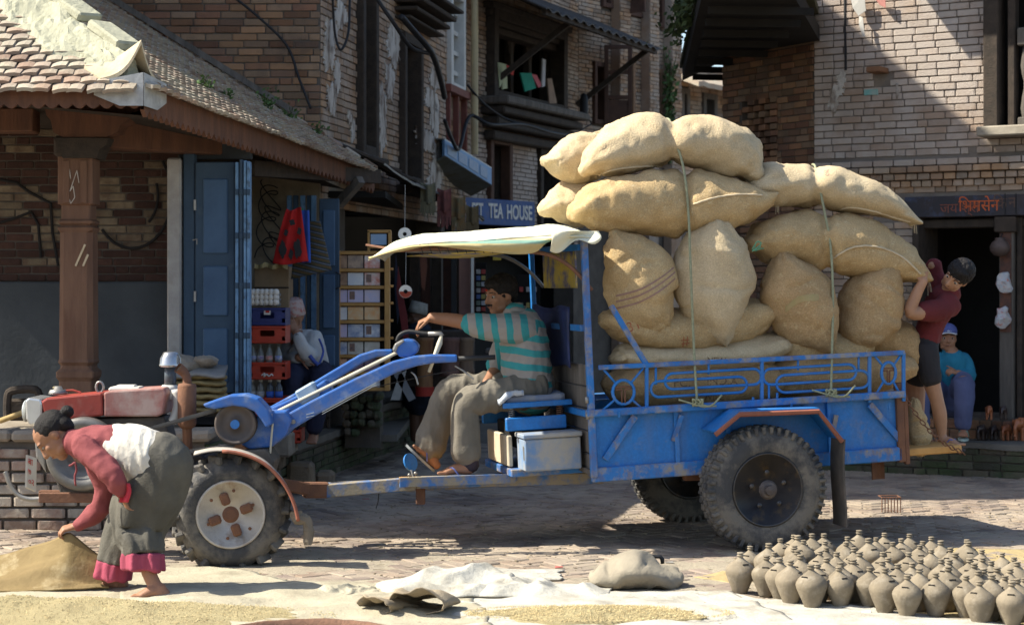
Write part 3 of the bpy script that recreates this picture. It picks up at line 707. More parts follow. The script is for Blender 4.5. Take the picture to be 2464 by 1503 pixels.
# ------------------------------------------------------------------ brick house with shutters further up the lane
b5 = thing('shuttered_brick_house', (1.7, 28.3, 0), 'tall brick house with open brown shutters and stepped pilasters up the lane', 'house')
F5 = Wall((.93, 27.2), (2.52, 29.43)); bk = []
holes5 = [F5.hole(1424, 150, 1452, 300), F5.hole(1498, 128, 1522, 330), F5.hole(1566, 165, 1588, 330), F5.hole(1494, -60, 1546, 40), F5.hole(1566, -60, 1592, 66), F5.hole(1445, -60, 1470, 20)]
f5 = F5.body(b5, 0, 10, holes5); F5.bricks(bk, f5, 2.6, 6.6, holes5, L=.2, h=.058, m=M_brick_grey)
for (u0, u1) in ((1468, 1494), (1540, 1563), (1594, 1618)):
    t0_, t1_ = F5.S(u0), F5.S(u1); Wp = Wall(F5.pt(t0_, 0, .16).to_2d(), F5.pt(t1_, 0, .16).to_2d()); wp = Wp.body(b5, 0, 10, thick=.14, name='pilaster', m=M_brick_grey); Wp.bricks(bk, wp, 2.6, 6.6, holes5 and [], L=.2, h=.058, m=M_brick_grey)
lay(bk, M_brick_grey, 290)
M_shut = mat('brown_shutter_wood', (.11,.06,.042), (.07,.04,.03), 9, .8); M_shut2 = mat('tan_shutter_wood', (.25,.15,.085), (.17,.1,.06), 9, .8)
def leaf(w_, t0, t1, z0, z1, out_, m, parent, rail=.05, panes=3, ax=None):
    ax = ax or w_.ax(); o = MB(); c = w_.pt((t0+t1)/2, (z0+z1)/2, out_); W_, H_ = t1-t0, z1-z0; X, Y_, Z_ = ax
    for s_ in (-1, 1): o.box(c+X*(s_*(W_-rail)/2), (rail, .035, H_), ax, .004)
    for k in range(panes+1): o.box(c+Z_*(-H_/2+rail/2+k*(H_-rail)/panes), (W_-2*rail, .035, rail), ax, .004)
    o.box(c+Z_*(-H_/2+H_/panes/2), (W_-2*rail, .015, H_/panes-rail), ax)
    return o.build('shutter', m, parent)
for i, h_ in enumerate(holes5):
    back_panel(F5, h_, b5, M_dark); frame_in(F5, h_, b5, M_shut if i in (0,3,4,5) else M_shut2, .07, .12, .0)
    if i in (1, 2): leaf(F5, h_[0]+.06, h_[1]-.06, h_[2]+.05, h_[3]-.05, -.05, M_shut2, b5)
h_ = holes5[0]; axs = (F5.n, F5.d3, V(0,0,1))
leaf(F5, h_[1]+.02-.2, h_[1]+.02+.2, h_[2], h_[3]+.25, .24, M_shut, b5, .06, 3, (F5.n*.8+F5.d3*.6, F5.d3*.8-F5.n*.6, V(0,0,1)))
h_ = holes5[3]
leaf(F5, h_[0]-.2, h_[0]+.2, h_[2], h_[3], .22, M_shut, b5, .06, 3, axs)

# ------------------------------------------------------------------ far house seen through the gap
b6 = thing('distant_house', P(1680, 690, 40)-V(0,0,1.68), 'distant sunlit brick house with dark windows seen through the gap', 'house')
F6 = Wall(P(1560, 0, 38).to_2d(), P(1800, 0, 41).to_2d()); bk = []
holes6 = [F6.hole(1634, 212, 1656, 290), F6.hole(1688, 226, 1722, 290)]
f6 = F6.body(b6, -.1, 6.2, holes6); F6.bricks(bk, f6, 3.6, 6.2, holes6, L=.3, h=.09, m=M_brick_grey)
lay(bk, M_brick_grey, 120)
for h_ in holes6: back_panel(F6, h_, b6, M_dark); frame_in(F6, h_, b6, M_wood_grey, .12, .2)
MB().grid(lambda a, b: F6.pt(lerp(F6.S(1600), F6.S(1790), a), lerp(6.15, 5.75, b)+.05*noise.noise(V(a*9,b*5,0)), -.3+b*1.1), 16, 4, .1).build('roof', M_tile, b6)
MB().box(F6.px(1715, 300, .4), (1.6, .8, .06), F6.ax()).build('tin_awning', M_tin, b6)
MB().beam(F6.px(1625, 300, .3), F6.px(1700, 300, .3), .12, .14).build('ledge', M_wood_grey, b6)

# ------------------------------------------------------------------ brick house across the lane
b7 = thing('temple_side_house', (3.6, 17.8, 0), 'whitewashed old brick house with sunlit triangle, lattice corner and dark doorway', 'house')
S7 = Wall((2.16, 19.6), (2.89, 18.3)); F7 = Wall((2.89, 18.3), (5.3, 16.75)); bk = []
lat = S7.hole(1786, 240, 1872, 428)
s7 = S7.body(b7, 0, 4.6, [lat], thick=.2); f7win = F7.hole(2386, -250, 2640, 335); f7door = F7.hole(2212, 522, 2640, 1003)
f7win = (f7win[0], F7.L-.12, 3.1, 5.6); f7door = (f7door[0], F7.L-.12, .48, 2.32)
zc = 2.76                                             # projecting brick course
f7 = F7.body(b7, 0, 6.4, [f7win, f7door], thick=.25, m=mat('pale_mortar', (.215,.18,.15), (.15,.125,.105), 5, .95, .5, 40))
k7 = lambda c, z: False
S7.bricks(bk, s7, .5, 4.2, [lat], L=.2, h=.066, proud=.016, m=M_brick)
k = 0; z = lat[2]
while z < lat[3]-.03:                                 # honeycomb lattice
    x = lat[0]+(.09 if k % 2 else 0)
    while x < lat[1]-.02:
        p = S7.pt(min(x+.07, lat[1]-.05), z+.033, -.03); bk.append((s7, p, math.atan2(S7.d.y, S7.d.x), (.105, .1, .056), .004, M_brick)); x += .185
    z += .066; k += 1
back_panel(S7, lat, b7, M_dark, .35)
putlog = F7.hole(3400/1.662, 262, 3500/1.662, 292)
hole_dark = [F7.hole(2105, 180, 2142, 200), F7.hole(2332, 350, 2350, 376), F7.hole(2058, 620, 2074, 640)]
F7.bricks(bk, f7, zc+.13, 4.95, [f7win]+hole_dark, L=.205, h=.066, proud=.018, m=M_brick_white)
F7.bricks(bk, f7, 4.15, 6.0, [f7win]+hole_dark, t0=0, t1=1.4, L=.205, h=.066, proud=.02, m=M_brick) if False else None
F7.bricks(bk, f7, .5, zc-.15, [f7door, (f7door[0]-.4, F7.L, 2.28, 2.52)]+hole_dark, L=.205, h=.066, proud=.016, m=M_brick_grey)
lay(bk, M_brick_white, 290)
for j, (dz, out_, st) in enumerate(((-.13,.02,.10),(-.065,.05,.12),(0,.085,.165),(.065,.06,.205))):   # corbelled brick course, saw-toothed below
    x = 0
    while x < F7.L-.1:
        ln = st*random.uniform(.9, 1.05)
        MB().box(F7.pt(x+ln/2, zc+dz, out_/2), (ln-.012, .06+out_, .056), F7.ax(), .006).jitter(.004, 20, x+j).build('cornice_brick', M_brick_grey if j < 3 else M_brick_white, f7); x += ln
# black shop board with painted script
zb0, zb1 = 2.33, 2.50
sb = MB().box(F7.pt((f7door[0]-.12+F7.L)/2, 2.415, .03), (F7.L-f7door[0]+.12, .06, .19), F7.ax(), .006).build('sign_board', mat('black_blue_board', (.03,.032,.04), (.05,.04,.04), 6, .8, stain=(.07,.09,.16), sscale=7, sat=.6, samt=.6), b7)
M_orange = mat('orange_sign_paint', (.58,.13,.04), (.42,.09,.03), 20, .85); M_orange2 = mat('faded_rust_sign_paint', (.25,.085,.055), (.13,.055,.045), 30, .9); M_orange3 = mat('faint_brown_sign_paint', (.12,.075,.06), None, 30, .9)
axt = (F7.d3, V(0,0,1), F7.n)
text('lettering', 'जय श्री', F7.px(2268, 513, .063), .125, M_orange2, sb, axt, .002, 1.0)
text('lettering', 'िभमसेन', F7.px(2312, 509, .063), .15, M_orange, sb, axt, .002, .9)
text('lettering', 'िक', F7.px(2395, 502, .063), .14, M_orange3, sb, axt, .002, .9)
text('lettering', 'न', F7.px(2432, 500, .063), .14, M_orange3, sb, axt, .002, .9)
for u in (2424, 2450): MB().box(F7.px(u, 492, .064), (.008, .006, .19), F7.ax()).build('board_joint', M_black, sb)
# doorway
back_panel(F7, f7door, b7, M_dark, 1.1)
for (a, b) in ((f7door[0]-.02, f7door[0]+.01),): MB().box(F7.pt(a+.02, 1.4, -.15), (.06, .5, 1.85), F7.ax()).build('door_jamb', M_wood_dark, b7)
post = MB().box(F7.pt(F7.S(2424), (.48+2.3)/2, -.02), (.13, .12, 1.84), F7.ax(), .012).jitter(.004, 4, 2).build('door_post', M_wood_grey, b7)
MB().box(F7.pt(F7.S(2424), 2.24, 0), (.20, .16, .14), F7.ax(), .01).build('post_capital', M_wood_dark, post)
MB().box(F7.pt(F7.S(2424), 1.75, .045), (.10, .012, .95), F7.ax()).build('poster_strip', mat('dark_paper_strip', (.07,.045,.04), (.16,.07,.045), 18, .9), post)
MB().box(F7.pt(F7.S(2452), (.48+2.3)/2, -.06), (.05, .12, 1.84), F7.ax(), .01).build('door_post', M_wood_dark, b7)
MB().box(F7.pt(F7.S(2330), 2.26, -.1), (1.4, .15, .08), F7.ax(), .01).build('door_head', M_wood_dark, b7)
# upper window with turned balustrade
back_panel(F7, f7win, b7, M_dark, .5)
wf = MB(); a = f7win[0]
wf.box(F7.pt(a+.03, 4.35, .02), (.14, .2, 2.5), F7.ax(), .012); wf.box(F7.pt(a+.20, 4.2, .0), (.07, .12, 2.2), F7.ax(), .01)
wf.build('window_frame', M_wood_dark, b7)
MB().box(F7.pt(a+.55, 3.07, .10), (1.2, .36, .09), F7.ax(), .012).build('window_sill', mat('pale_weathered_sill', (.33,.29,.23), (.22,.19,.15), 8, .9, .3, 30), b7)
rail = MB().box(F7.pt(a+.63, 3.92, .02), (.75, .1, .16), F7.ax(), .01).build('balustrade', M_wood_grey, b7)
pan = Wall(F7.pt(a+.28, 0, .01).to_2d(), F7.pt(a+1.0, 0, .01).to_2d()); 
for k in range(6): MB().lathe([(.022,0),(.03,.04),(.042,.12),(.03,.22),(.014,.30),(.014,.36),(.03,.42),(.042,.50),(.03,.60),(.02,.68)], F7.pt(a+.31+k*.078, 3.16, .0), n=10).build('baluster', M_wood_grey, rail, True)
MB().box(F7.pt(a+.63, 3.16, .01), (.75, .08, .08), F7.ax(), .008).build('balustrade_rail', M_wood_grey, rail)
# corner: broken pier, tin gutter scrap, brick stub, hanging paper
MB().beam(S7.px(1908, 425, .06), S7.px(1936, 405, .1), .05, .02).build('tin_scrap', M_tin, b7)
MB().box(F7.px(2123, 172, .10), (.14, .26, .05), F7.ax(), .008).build('projecting_brick', M_brick, f7)
pt_c = MB()
pt_c.tube([F7.px(2037, 170, .02), F7.px(2035, 0, .02), F7.px(2034, -60, .02)], .012, 6); pt_c.build('iron_rod', M_black, b7)
plaster(F7, 1995, 180, 2040, 260, 21, f7, 3); plaster(F7, 2140, 205, 2165, 235, 22, f7, 1)
MB().box(F7.px(2098, 223, .022), (.14, .012, .06), F7.ax(), .01).jitter(.012, 20, 3).build('turquoise_flake', mat('turquoise_paint', (.12,.36,.34), (.3,.36,.33), 14, .9), f7)
# eaves slab over the lane, coloured near-black for the shade below, overgrown above
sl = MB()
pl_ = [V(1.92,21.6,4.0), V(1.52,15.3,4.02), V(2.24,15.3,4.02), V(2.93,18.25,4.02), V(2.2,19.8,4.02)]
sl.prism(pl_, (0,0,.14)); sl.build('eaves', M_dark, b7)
sl2 = MB().prism([V(1.50,15.2,4.17), V(1.90,21.7,4.15), V(2.8,21.7,4.28), V(2.95,18.4,4.28), V(2.3,15.2,4.25)], (0,0,.07)); sl2.build('roof', mat('mossy_roof_earth', (.07,.065,.04), (.045,.05,.025), 6, .98, .8, 25), b7)
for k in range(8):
    y = 15.8+k*.72; MB().beam((1.62+.05*k, y, 3.96), (2.5, y+.1, 3.96), .05, .06).build('rafter', M_dark, b7)  # rafters take the same near-black, shade put into the colour
# plinth and steps
PL7 = Wall((2.35, 17.75), (5.2, 16.35)); bk = []
p7 = PL7.body(b7, -.05, .30, thick=1.4, name='step'); PL7.bricks(bk, p7, 0, .27, L=.23, h=.068, proud=.02, m=M_moss)
p7b = Wall((2.7, 18.1), (5.3, 16.8)); pb7 = p7b.body(b7, .28, .50, thick=.8, name='threshold'); p7b.bricks(bk, pb7, .30, .48, L=.1, h=.09, proud=.015, m=M_brick)
lay(bk, M_moss, 90)
MB().grid(lambda a, b: PL7.pt(a*PL7.L, .305, .04-b*.5)+V(0,0,.012*noise.noise(V(a*9, b*6, 1))), 30, 6, .05).build('step_slab', MATS['grey_screed'], b7)
MB().box((4.2, 20.5, 3.2), (2.2, 2.4, 6.2)).build('core', M_mortar, b7)
MB().prism([F7.pt(.1, 5.75, 0), F7.pt(F7.L+.6, 5.75, 0), F7.pt(F7.L+.6, 5.6, 1.08), F7.pt(.1, 5.6, 1.08)], (0,0,.1)).build('added_front_eaves', M_wood_dark, b7)  # unseen eaves added above the frame, overhang set to shade the facade top
# ------------------------------------------------------------------ trailer (local frame: x along it to the rear, y away from the viewer)
YAW, TILT = R(13), .045
TO = V(1.617, 12.1, 0)
TM = Matrix.Translation(TO) @ Matrix.Rotation(YAW, 4, 'Z') @ Matrix.Rotation(-TILT, 4, 'Y')
WM = Matrix.Translation(TO) @ Matrix.Rotation(YAW, 4, 'Z')
_c, _s = math.cos(YAW), math.sin(YAW); _tc, _ts = math.cos(TILT), math.sin(TILT)
def TL(u, v, y=.22):                                  # frame pixel on the trailer's plane y -> trailer coordinates
    bx_, by_ = TO.x-_s*y, TO.y+_c*y; k = (u-CX)/F
    xw = (k*by_-bx_)/(_c-_s*k); Zw = H-(v-HZ)/F*(by_+_s*xw)
    return V(xw*_tc+Zw*_ts, y, -xw*_ts+Zw*_tc)
def TB(): return MB(TM)
trailer = thing('farm_trailer', (TO.x, TO.y+.7, 0), 'blue two-wheeled farm trailer loaded high with jute sacks', 'trailer')
NY, FY, X0, X1 = .22, 1.62, -1.07, 1.03
zB, zP, zR, zT = .50, .585, .915, 1.215
for y in (NY, FY):
    TB().box(((X0+X1)/2, y, zB+.045), (X1-X0, .05, .09), None, .006).build('chassis_rail', M_blue_worn, trailer)
    sp = TB().box(((X0+X1)/2, y+(.012 if y < 1 else -.012), (zP+zR)/2), (X1-X0-.02, .012, zR-zP)).build('side_panel', M_blue, trailer)
    TB().box(((X0+X1)/2, y-(.03 if y < 1 else -.03), zR+.02), (X1-X0+.05, .07, .045), None, .006).build('side_rail', M_blue_worn if y < 1 else M_blue, trailer)
TB().box(((X0+X1)/2, .92, zB+.06), (X1-X0, 1.36, .03)).build('floor', M_wood_grey, trailer)
TB().box((X1-.01, .92, (zP+zR)/2), (.03, 1.36, .1)).build('rear_crossbar', M_blue, trailer)
for y in (NY, FY):
    TB().box((X1, y, .75), (.05, .05, .52), None, .005).build('rear_post', M_rust if y < 1 else M_blue, trailer)
# side struts and ribs
for (a, b) in (((1528,1000),(1456,1105)), ((2092,972),(2168,1060))):
    TB().beam(TL(*a, NY-.03), TL(*b, NY-.005), .045, .02, (0,1,0), .003).build('side_strut', M_blue_worn, trailer)
for u in (1628, 1752, 1996):
    p, q = TL(u, 1000), TL(u, 1105); TB().box(((p.x+q.x)/2, NY-.008, (zP+zR)/2), (.03, .02, zR-zP), None, .003).build('panel_rib', M_blue, trailer)
for (u0, u1) in ((1640, 1620), (2012, 2000)): TB().beam(TL(u0, 998, NY-.04), TL(u1, 1060, NY-.004), .03, .015, (0,1,0)).build('rail_bracket', M_blue_worn, trailer)
# decorative rail: uprights, top rail, stadium loops, round ends with T emblem
yr = NY-.03
def bar(pts, r=.0095, name='rail_bar', m=M_blue, closed=False, n=6, par=trailer): return TB().tube(pts, r, n, closed).build(name, m, par, True)
TB().beam(TL(1440, 884, yr), TL(2176, 848, yr), .03, .03, ch=.004).build('top_rail', M_blue_worn, trailer)
for u, v0, v1 in ((1556,878,990),(1833,862,985),(2092,852,968),(2174,848,965)): TB().beam(TL(u, v0, yr), TL(u, v1, yr), .022, .022, (0,1,0), .003).build('rail_upright', M_blue, trailer)
def loop(u0, u1, vt, vb, sl):
    pts = []; r = (vb-vt)/2
    for k in range(9): a = R(90+k*22.5); pts.append((u0+r+r*math.cos(a), (vt+vb)/2-r*math.sin(a)+0))
    for k in range(9): a = R(270+k*22.5); pts.append((u1-r+r*math.cos(a), (vt+vb)/2-r*math.sin(a)+sl*(u1-u0)))
    return [TL(u, v, yr) for u, v in pts]
for (u0, u1, vt, vb) in ((1600,1832,898,936),(1566,1797,917,955),(1836,2060,887,925),(1868,2092,902,944)): bar(loop(u0, u1, vt, vb, -.048), closed=True, name='rail_loop')
for (u, a, b) in ((1578,880,925),(1705,874,900),(1812,955,985),(1920,865,890),(2066,856,888),(1850,925,980),(1870,944,978)): bar([TL(u, a, yr), TL(u, b, yr)], .008)
for (uc, vc, ru, rv, cells) in ((1500,943,26,29,((1452,888),(1548,885),(1452,985),(1548,985))), (2138,897,17,26,((2104,855),(2168,852),(2104,955),(2168,952)))):
    bar([TL(uc+ru*math.cos(R(a)), vc+rv*math.sin(R(a)), yr) for a in range(0, 360, 20)], .011, 'rail_ring', closed=True)
    for (u, v) in cells:
        d = math.atan2((v-vc)/rv, (u-uc)/ru); bar([TL(u, v, yr), TL(uc+ru*math.cos(d), vc+rv*math.sin(d), yr)], .008, 'rail_spoke')
    em = M_rust
    for (a, b) in (((-.75,-.42),(.75,-.46)), ((-.75,-.2),(-.15,-.22)), ((.15,-.24),(.75,-.26)), ((-.15,-.2),(-.15,.9)), ((.15,-.2),(.15,.9))):
        bar([TL(uc+a[0]*ru, vc+a[1]*rv, yr-.004), TL(uc+b[0]*ru, vc+b[1]*rv, yr-.004)], .0055, 'rail_emblem', em)
TB().beam(TL(1470, 735, yr), TL(1556, 878, yr), .035, .02, (0,1,0), .003).build('load_brace', M_blue_worn, trailer)
# front posts, boards and cross rails
TB().box((X0+.01, NY-.02, 1.28), (.042, .042, 1.50), None, .005).build('front_post', M_blue_worn, trailer)
TB().box((X0+.01, FY, 1.28), (.035, .035, 1.50), None, .004).build('front_post', M_blue, trailer)
for k in range(5): TB().box((X0+.03, .92, .60+k*.142), (.025, 1.32, .135), None, .005).build('front_plank', M_wood_grey, trailer)
for z in (.93, 1.47, 1.98): TB().box((X0-.01, .92, z), (.03, 1.36, .04), None, .004).build('front_rail', M_blue, trailer)
TB().beam((X0-.01, 1.55, 1.0), (X0-.01, 1.25, .95), .02, .06).build('front_rail', M_blue, trailer)
M_tarp_blue = mat('dark_blue_sheet', (.018,.03,.11), (.012,.016,.04), 4, .5, .15, 18)
TB().grid(lambda a, b: (X0-.03-.012*math.sin(a*11+b*2), lerp(.50, 1.55, a), lerp(1.60, 1.21, b)+.012*math.sin(a*9)), 24, 8, .008, (1,0,0)).build('hanging_sheet', M_tarp_blue, trailer, True)
for z in (1.0, .9): bar([(X0-.02, NY-.035, z+.04), (X0-.02, NY-.035, z)], .012, 'hinge', M_steel)
# fender, flap, step, tail chain, tailgate
fp = [(1690,1034),(1748,986),(1934,979),(1990,1050)]
fq = [TL(u, v, NY) for u, v in fp]
fm = TB(); n_ = len(fq)
fm.add([V(p.x, NY, p.z) for p in fq]+[V(p.x, -.03, p.z) for p in fq], [(i, i+1, n_+i+1, n_+i) for i in range(n_-1)])
fo = fm.build('fender', M_blue, trailer, fix=False); sd_ = fo.modifiers.new('s', 'SOLIDIFY'); sd_.thickness = .012
TB().tube([V(p.x, -.03, p.z-.012) for p in fq], .016, 6).build('fender_edge', mat('red_oxide_edge', (.30,.10,.06), (.18,.075,.05), 12, .8), fo)
p = fq[-1]; TB().grid(lambda a, b: (p.x+.012-.02*b-.008*math.sin(b*5), lerp(-.03, NY-.04, a), lerp(p.z, p.z-.56, b)), 6, 10, .012, (1,0,0)).build('mud_flap', mat('muddy_rubber_flap', (.06,.055,.05), (.12,.1,.085), 7, .9), trailer)
TB().grid(lambda a, b: (TL(2090,1100,.5).x+.09*a, .45+.02*math.sin(a*3), TL(2090,1098,.5).z-.15*b), 4, 4, .012, (0,1,0)).build('mud_flap', M_rust, trailer)
for u in (1528, 2092): TB().box(TL(u, 1130 if u < 1600 else 1104, NY), (.07, .03, .05), None, .004).build('tie_lug', M_blue_worn, trailer)
for u in (1490, 1905, 2140): TB().tube([TL(u, 1003 if u < 1600 else 985, NY-.06), TL(u, 990 if u < 1600 else 970, NY-.07)], .008, 5).build('rope_hook', M_blue, trailer)
gate = TB(); gx = X1+.02
gate.box((gx+.22, .92, .545), (.42, 1.34, .05), None, .008); tg = gate.build('tailgate', M_wood_pale, trailer)
TB().box((gx+.02, NY, .70), (.03, .04, .45), None, .004).build('tail_post', M_rust, trailer)
ch0 = TM @ V(gx, NY-.02, .93); ch1 = TM @ V(gx+.42, NY-.02, .52)
for k in range(17):
    t = (k+.5)/17; c = ch0.lerp(ch1, t)-V(0,0,.07*math.sin(math.pi*t)); d = (ch1-ch0).normalized()
    nrm = V(0,1,0) if k % 2 else d.cross(V(0,1,0)).normalized(); sd2 = d.cross(nrm).normalized()
    MB().tube([c+d*(.024*math.cos(R(a)))+sd2*(.012*math.sin(R(a))) for a in range(0, 360, 45)], .0042, 5, True).build('chain_link', M_rust, trailer, True)
# wheels
def tyre_profile(Ro, Ri, W):
    return [(Ri, .012), (Ri+.02, .0), (lerp(Ri, Ro, .55), -.012), (Ro-.045, .004), (Ro-.012, .03), (Ro-.004, W*.5), (Ro-.012, W-.03), (Ro-.045, W-.004), (lerp(Ri, Ro, .55), W+.012), (Ri+.02, W), (Ri, W-.012)]
def wheel(M, c, Ro, Ri, W, parent, lugs, lug, rimmat, nuts, style):
    ax = (0,1,0); b = MB(M).lathe(tyre_profile(Ro, Ri, W), c, ax, 56)
    wh = b.build('wheel', M_rubber, parent, True)
    lm = MB(M)
    for k in range(lugs):
        a = 2*math.pi*k/lugs
        for side in (0, 1):
            aa = a+(math.pi/lugs if side else 0); rad = V(math.cos(aa), 0, math.sin(aa)); tan = V(-math.sin(aa), 0, math.cos(aa))
            if style == 'road':
                y0 = .022 if side == 0 else W-.022; lm.box(Vector(c)+rad*(Ro-.027)+V(0, y0, 0), (.05, .055, .024), (rad, V(0,1,0), tan), .005)
                lm.box(Vector(c)+rad*(Ro-.004)+V(0, W*.5+(-.03 if side else .03), 0), (.018, .05, .03), (rad, V(0,1,0), tan), .003)
            else:
                y0, y1 = (.004, W*.55) if side == 0 else (W-.004, W*.45)
                p0 = Vector(c)+rad*(Ro-.012)+V(0, y0, 0); aa2 = aa+.20; rad2 = V(math.cos(aa2), 0, math.sin(aa2))
                p1 = Vector(c)+rad2*(Ro+.010)+V(0, y1, 0); lm.beam(p0, p1, .03, .05, rad, .006)
    lm.build('tread', M_rubber, wh)
    disc = MB(M).lathe([(Ri+.012, .0), (Ri+.004, -.006), (Ri-.012, .012), (Ri-.02, .05), (Ri*.72, .06), (Ri*.66, .03), (Ri*.36, .026), (Ri*.3, .05), (.0, .05)] if style == 'road' else [(Ri+.012, .0), (Ri+.004, -.008), (Ri-.012, .01), (Ri-.018, .035), (Ri*.86, .04), (Ri*.60, .014), (Ri*.55, .04), (Ri*.5, .06), (0, .06)], c, ax, 48)
    rm = disc.build('rim', rimmat, wh, True)
    hub = MB(M)
    if style == 'road':
        hub.lathe([(.062, .05), (.062, -.0), (.05, -.02), (.034, -.024), (.03, -.05), (.0, -.055)], c, ax, 24)
    else:
        hub.lathe([(.106, .056), (.10, .050), (.085, .048), (.075, .02), (.05, .0), (.03, -.012), (0, -.012)], c, ax, 20)
        for k in range(4):
            a = R(20+90*k); hub.box(Vector(c)+V(math.cos(a)*.098, .012, math.sin(a)*.098), (.075, .06, .055), (V(math.cos(a),0,math.sin(a)), V(0,1,0), V(-math.sin(a),0,math.cos(a))), .012)
    hub.build('hub', M_rust if style != 'road' else mat('grimy_hub', (.13,.11,.10), (.07,.06,.06), 14, .6, .2, 40, metal=.4), wh)
    for k in range(nuts):
        a = 2*math.pi*k/nuts+.4; r_ = Ri*.5 if style == 'road' else Ri*.73
        MB(M).lathe([(.016, .03), (.016, .004 if style != 'road' else -.006), (.006, -.004 if style != 'road' else -.012)], Vector(c)+V(math.cos(a)*r_, 0, math.sin(a)*r_), ax, 6).build('wheel_nut', M_rust if style != 'road' else M_rimblk, wh)
    return wh
M_rimblk = mat('black_wheel_rim', (.022,.022,.026), (.04,.037,.037), 9, .3, .1, 30, stain=(.15,.10,.045), sscale=11, sat=.62, samt=.6, spec=.5)
wheel(WM, (0, 0, .40), .40, .225, .20, trailer, 46, 0, M_rimblk, 5, 'road')
wheel(WM, (0, 1.56, .40), .40, .215, .20, trailer, 46, 0, M_rimblk, 5, 'road')
MB(WM).tube([(0, .1, .40), (0, 1.6, .40)], .035, 10).build('axle', M_rust, trailer)
for y in (.34, 1.5): MB(WM).box((0, y, .46), (.9, .06, .05), None, .01).build('leaf_spring', M_rust, trailer)
# drawbar, foot platform, seat, battery box
def TW(u, v, y): return TM @ TL(u, v, y)
M_draw = mat('dusty_worn_drawbar', (.30,.255,.185), (.22,.185,.135), 7, .75, .2, 40, stain=(.035,.15,.40), sscale=7, sat=.54, samt=.9)
MB().beam(TW(1450, 1148, .70), TW(1000, 1160, .72), .06, .075, ch=.006).build('drawbar', M_draw, trailer)
MB().beam(TW(1450, 1140, 1.15), TW(760, 1178, .92), .06, .085, ch=.006).build('drawbar', M_draw, trailer)
MB().beam(TW(1000, 1162, .72), TW(760, 1182, .88), .06, .085, ch=.006).build('drawbar', M_draw, trailer)
pf = MB(); a_, b_, c_, d_ = TW(960, 1150, .66), TW(1235, 1142, .66), TW(1235, 1138, 1.2), TW(960, 1146, 1.2)
pf.prism([a_, b_, c_, d_], (0,0,-.03)); pf.build('foot_board', M_wood_pale, trailer)
MB().beam(TW(962, 1160, .655), TW(1240, 1150, .655), .02, .06).build('foot_rail', M_draw, trailer)
MB().box(TW(1012, 1190, .8), (.06, .05, .12), None, .006).build('stand_foot', M_rust, trailer)
for k in range(1): MB().lathe([(.06,0),(.06,.012),(0,.012)], TW(986, 1112, 1.0), V(.7,-.6,.3), 20).build('pedal', M_blue, trailer)
MB().tube([TW(990,1130,.78), TW(1002,1175,.74)], .008, 6).build('pedal_lever', M_steel, trailer)
for (u, v) in ((1000,1138),(985,1142)): MB().ball(TW(u, v, .74), .012).build('pedal_bolt', M_steel, trailer, True)
# seat: padded cushion on sprung bars
seatm = mat('faded_blue_seat_cloth', (.12,.17,.3), (.3,.3,.3), 9, .9, .3, 30)
st = MB(TM).grid(lambda a, b: V(lerp(-1.52, -1.12, a), lerp(.62, 1.3, b), 1.04+.02*math.sin(a*7)*math.sin(b*5)), 12, 14, .05).build('seat', seatm, trailer, True)
TB().box((-1.31, .6, .985), (.46, .035, .035), None, .004).build('seat_bar', M_blue, trailer)
TB().box((-1.31, 1.3, .985), (.46, .035, .035), None, .004).build('seat_bar', M_blue, trailer)
TB().box((-1.33, .58, .865), (.40, .04, .085), None, .006).build('seat_bar', M_blue, trailer)
TB().box((-1.33, 1.3, .865), (.40, .04, .085), None, .006).build('seat_bar', M_blue, trailer)
for x in (-1.48, -1.16):
    for y in (.62, 1.28): TB().tube([(x+.02*math.cos(k*.8), y+.02*math.sin(k*.8), .90+k*.0017) for k in range(48)], .004, 5).build('seat_spring', M_steel if x < -1.3 else M_rust, trailer, True)
rg = MB(TM); rg.grid(lambda a, b: V(lerp(-1.56, -1.40, a), lerp(.58, .95, b), 1.075-.06*max(0, .45-a)*2+.015*noise.noise(V(a*6, b*6, 2))), 10, 14, .03)
rg.build('seat_rag', mat('white_blue_rag', (.6,.58,.53), (.25,.34,.5), 12, .95, .5, 60), trailer, True)
bb = TB().box((-1.27, .50, .675), (.37, .22, .205), None, .008).build('battery_box', mat('dusty_blue_box', (.13,.24,.42), (.30,.31,.31), 5, .6, .2, 30, stain=(.38,.34,.27), sscale=6, sat=.52, samt=.8), trailer)
TB().box((-1.27, .50, .795), (.39, .24, .03), None, .006).build('box_lid', MATS['dusty_blue_box'], bb)
TB().box((-1.452, .42, .69), (.012, .03, .09), None, .002).build('box_latch', M_steel, bb)
TB().box((-1.50, .92, .69), (.03, .62, .20), None, .006).build('seat_front_plate', mat('cream_dusty_panel', (.55,.47,.35), (.4,.34,.25), 8, .85), trailer)
TB().box((-1.27, .92, .555), (.5, .8, .05), None, .006).build('seat_base', M_blue_worn, trailer)
for y in (.65, 1.2): TB().box((-1.15, y, .75), (.05, .05, .4), None, .005).build('seat_post', M_dark, trailer)
TB().box((-1.3, .95, .78), (.3, .5, .16), None, .01).build('tool_tray', M_dark, trailer)
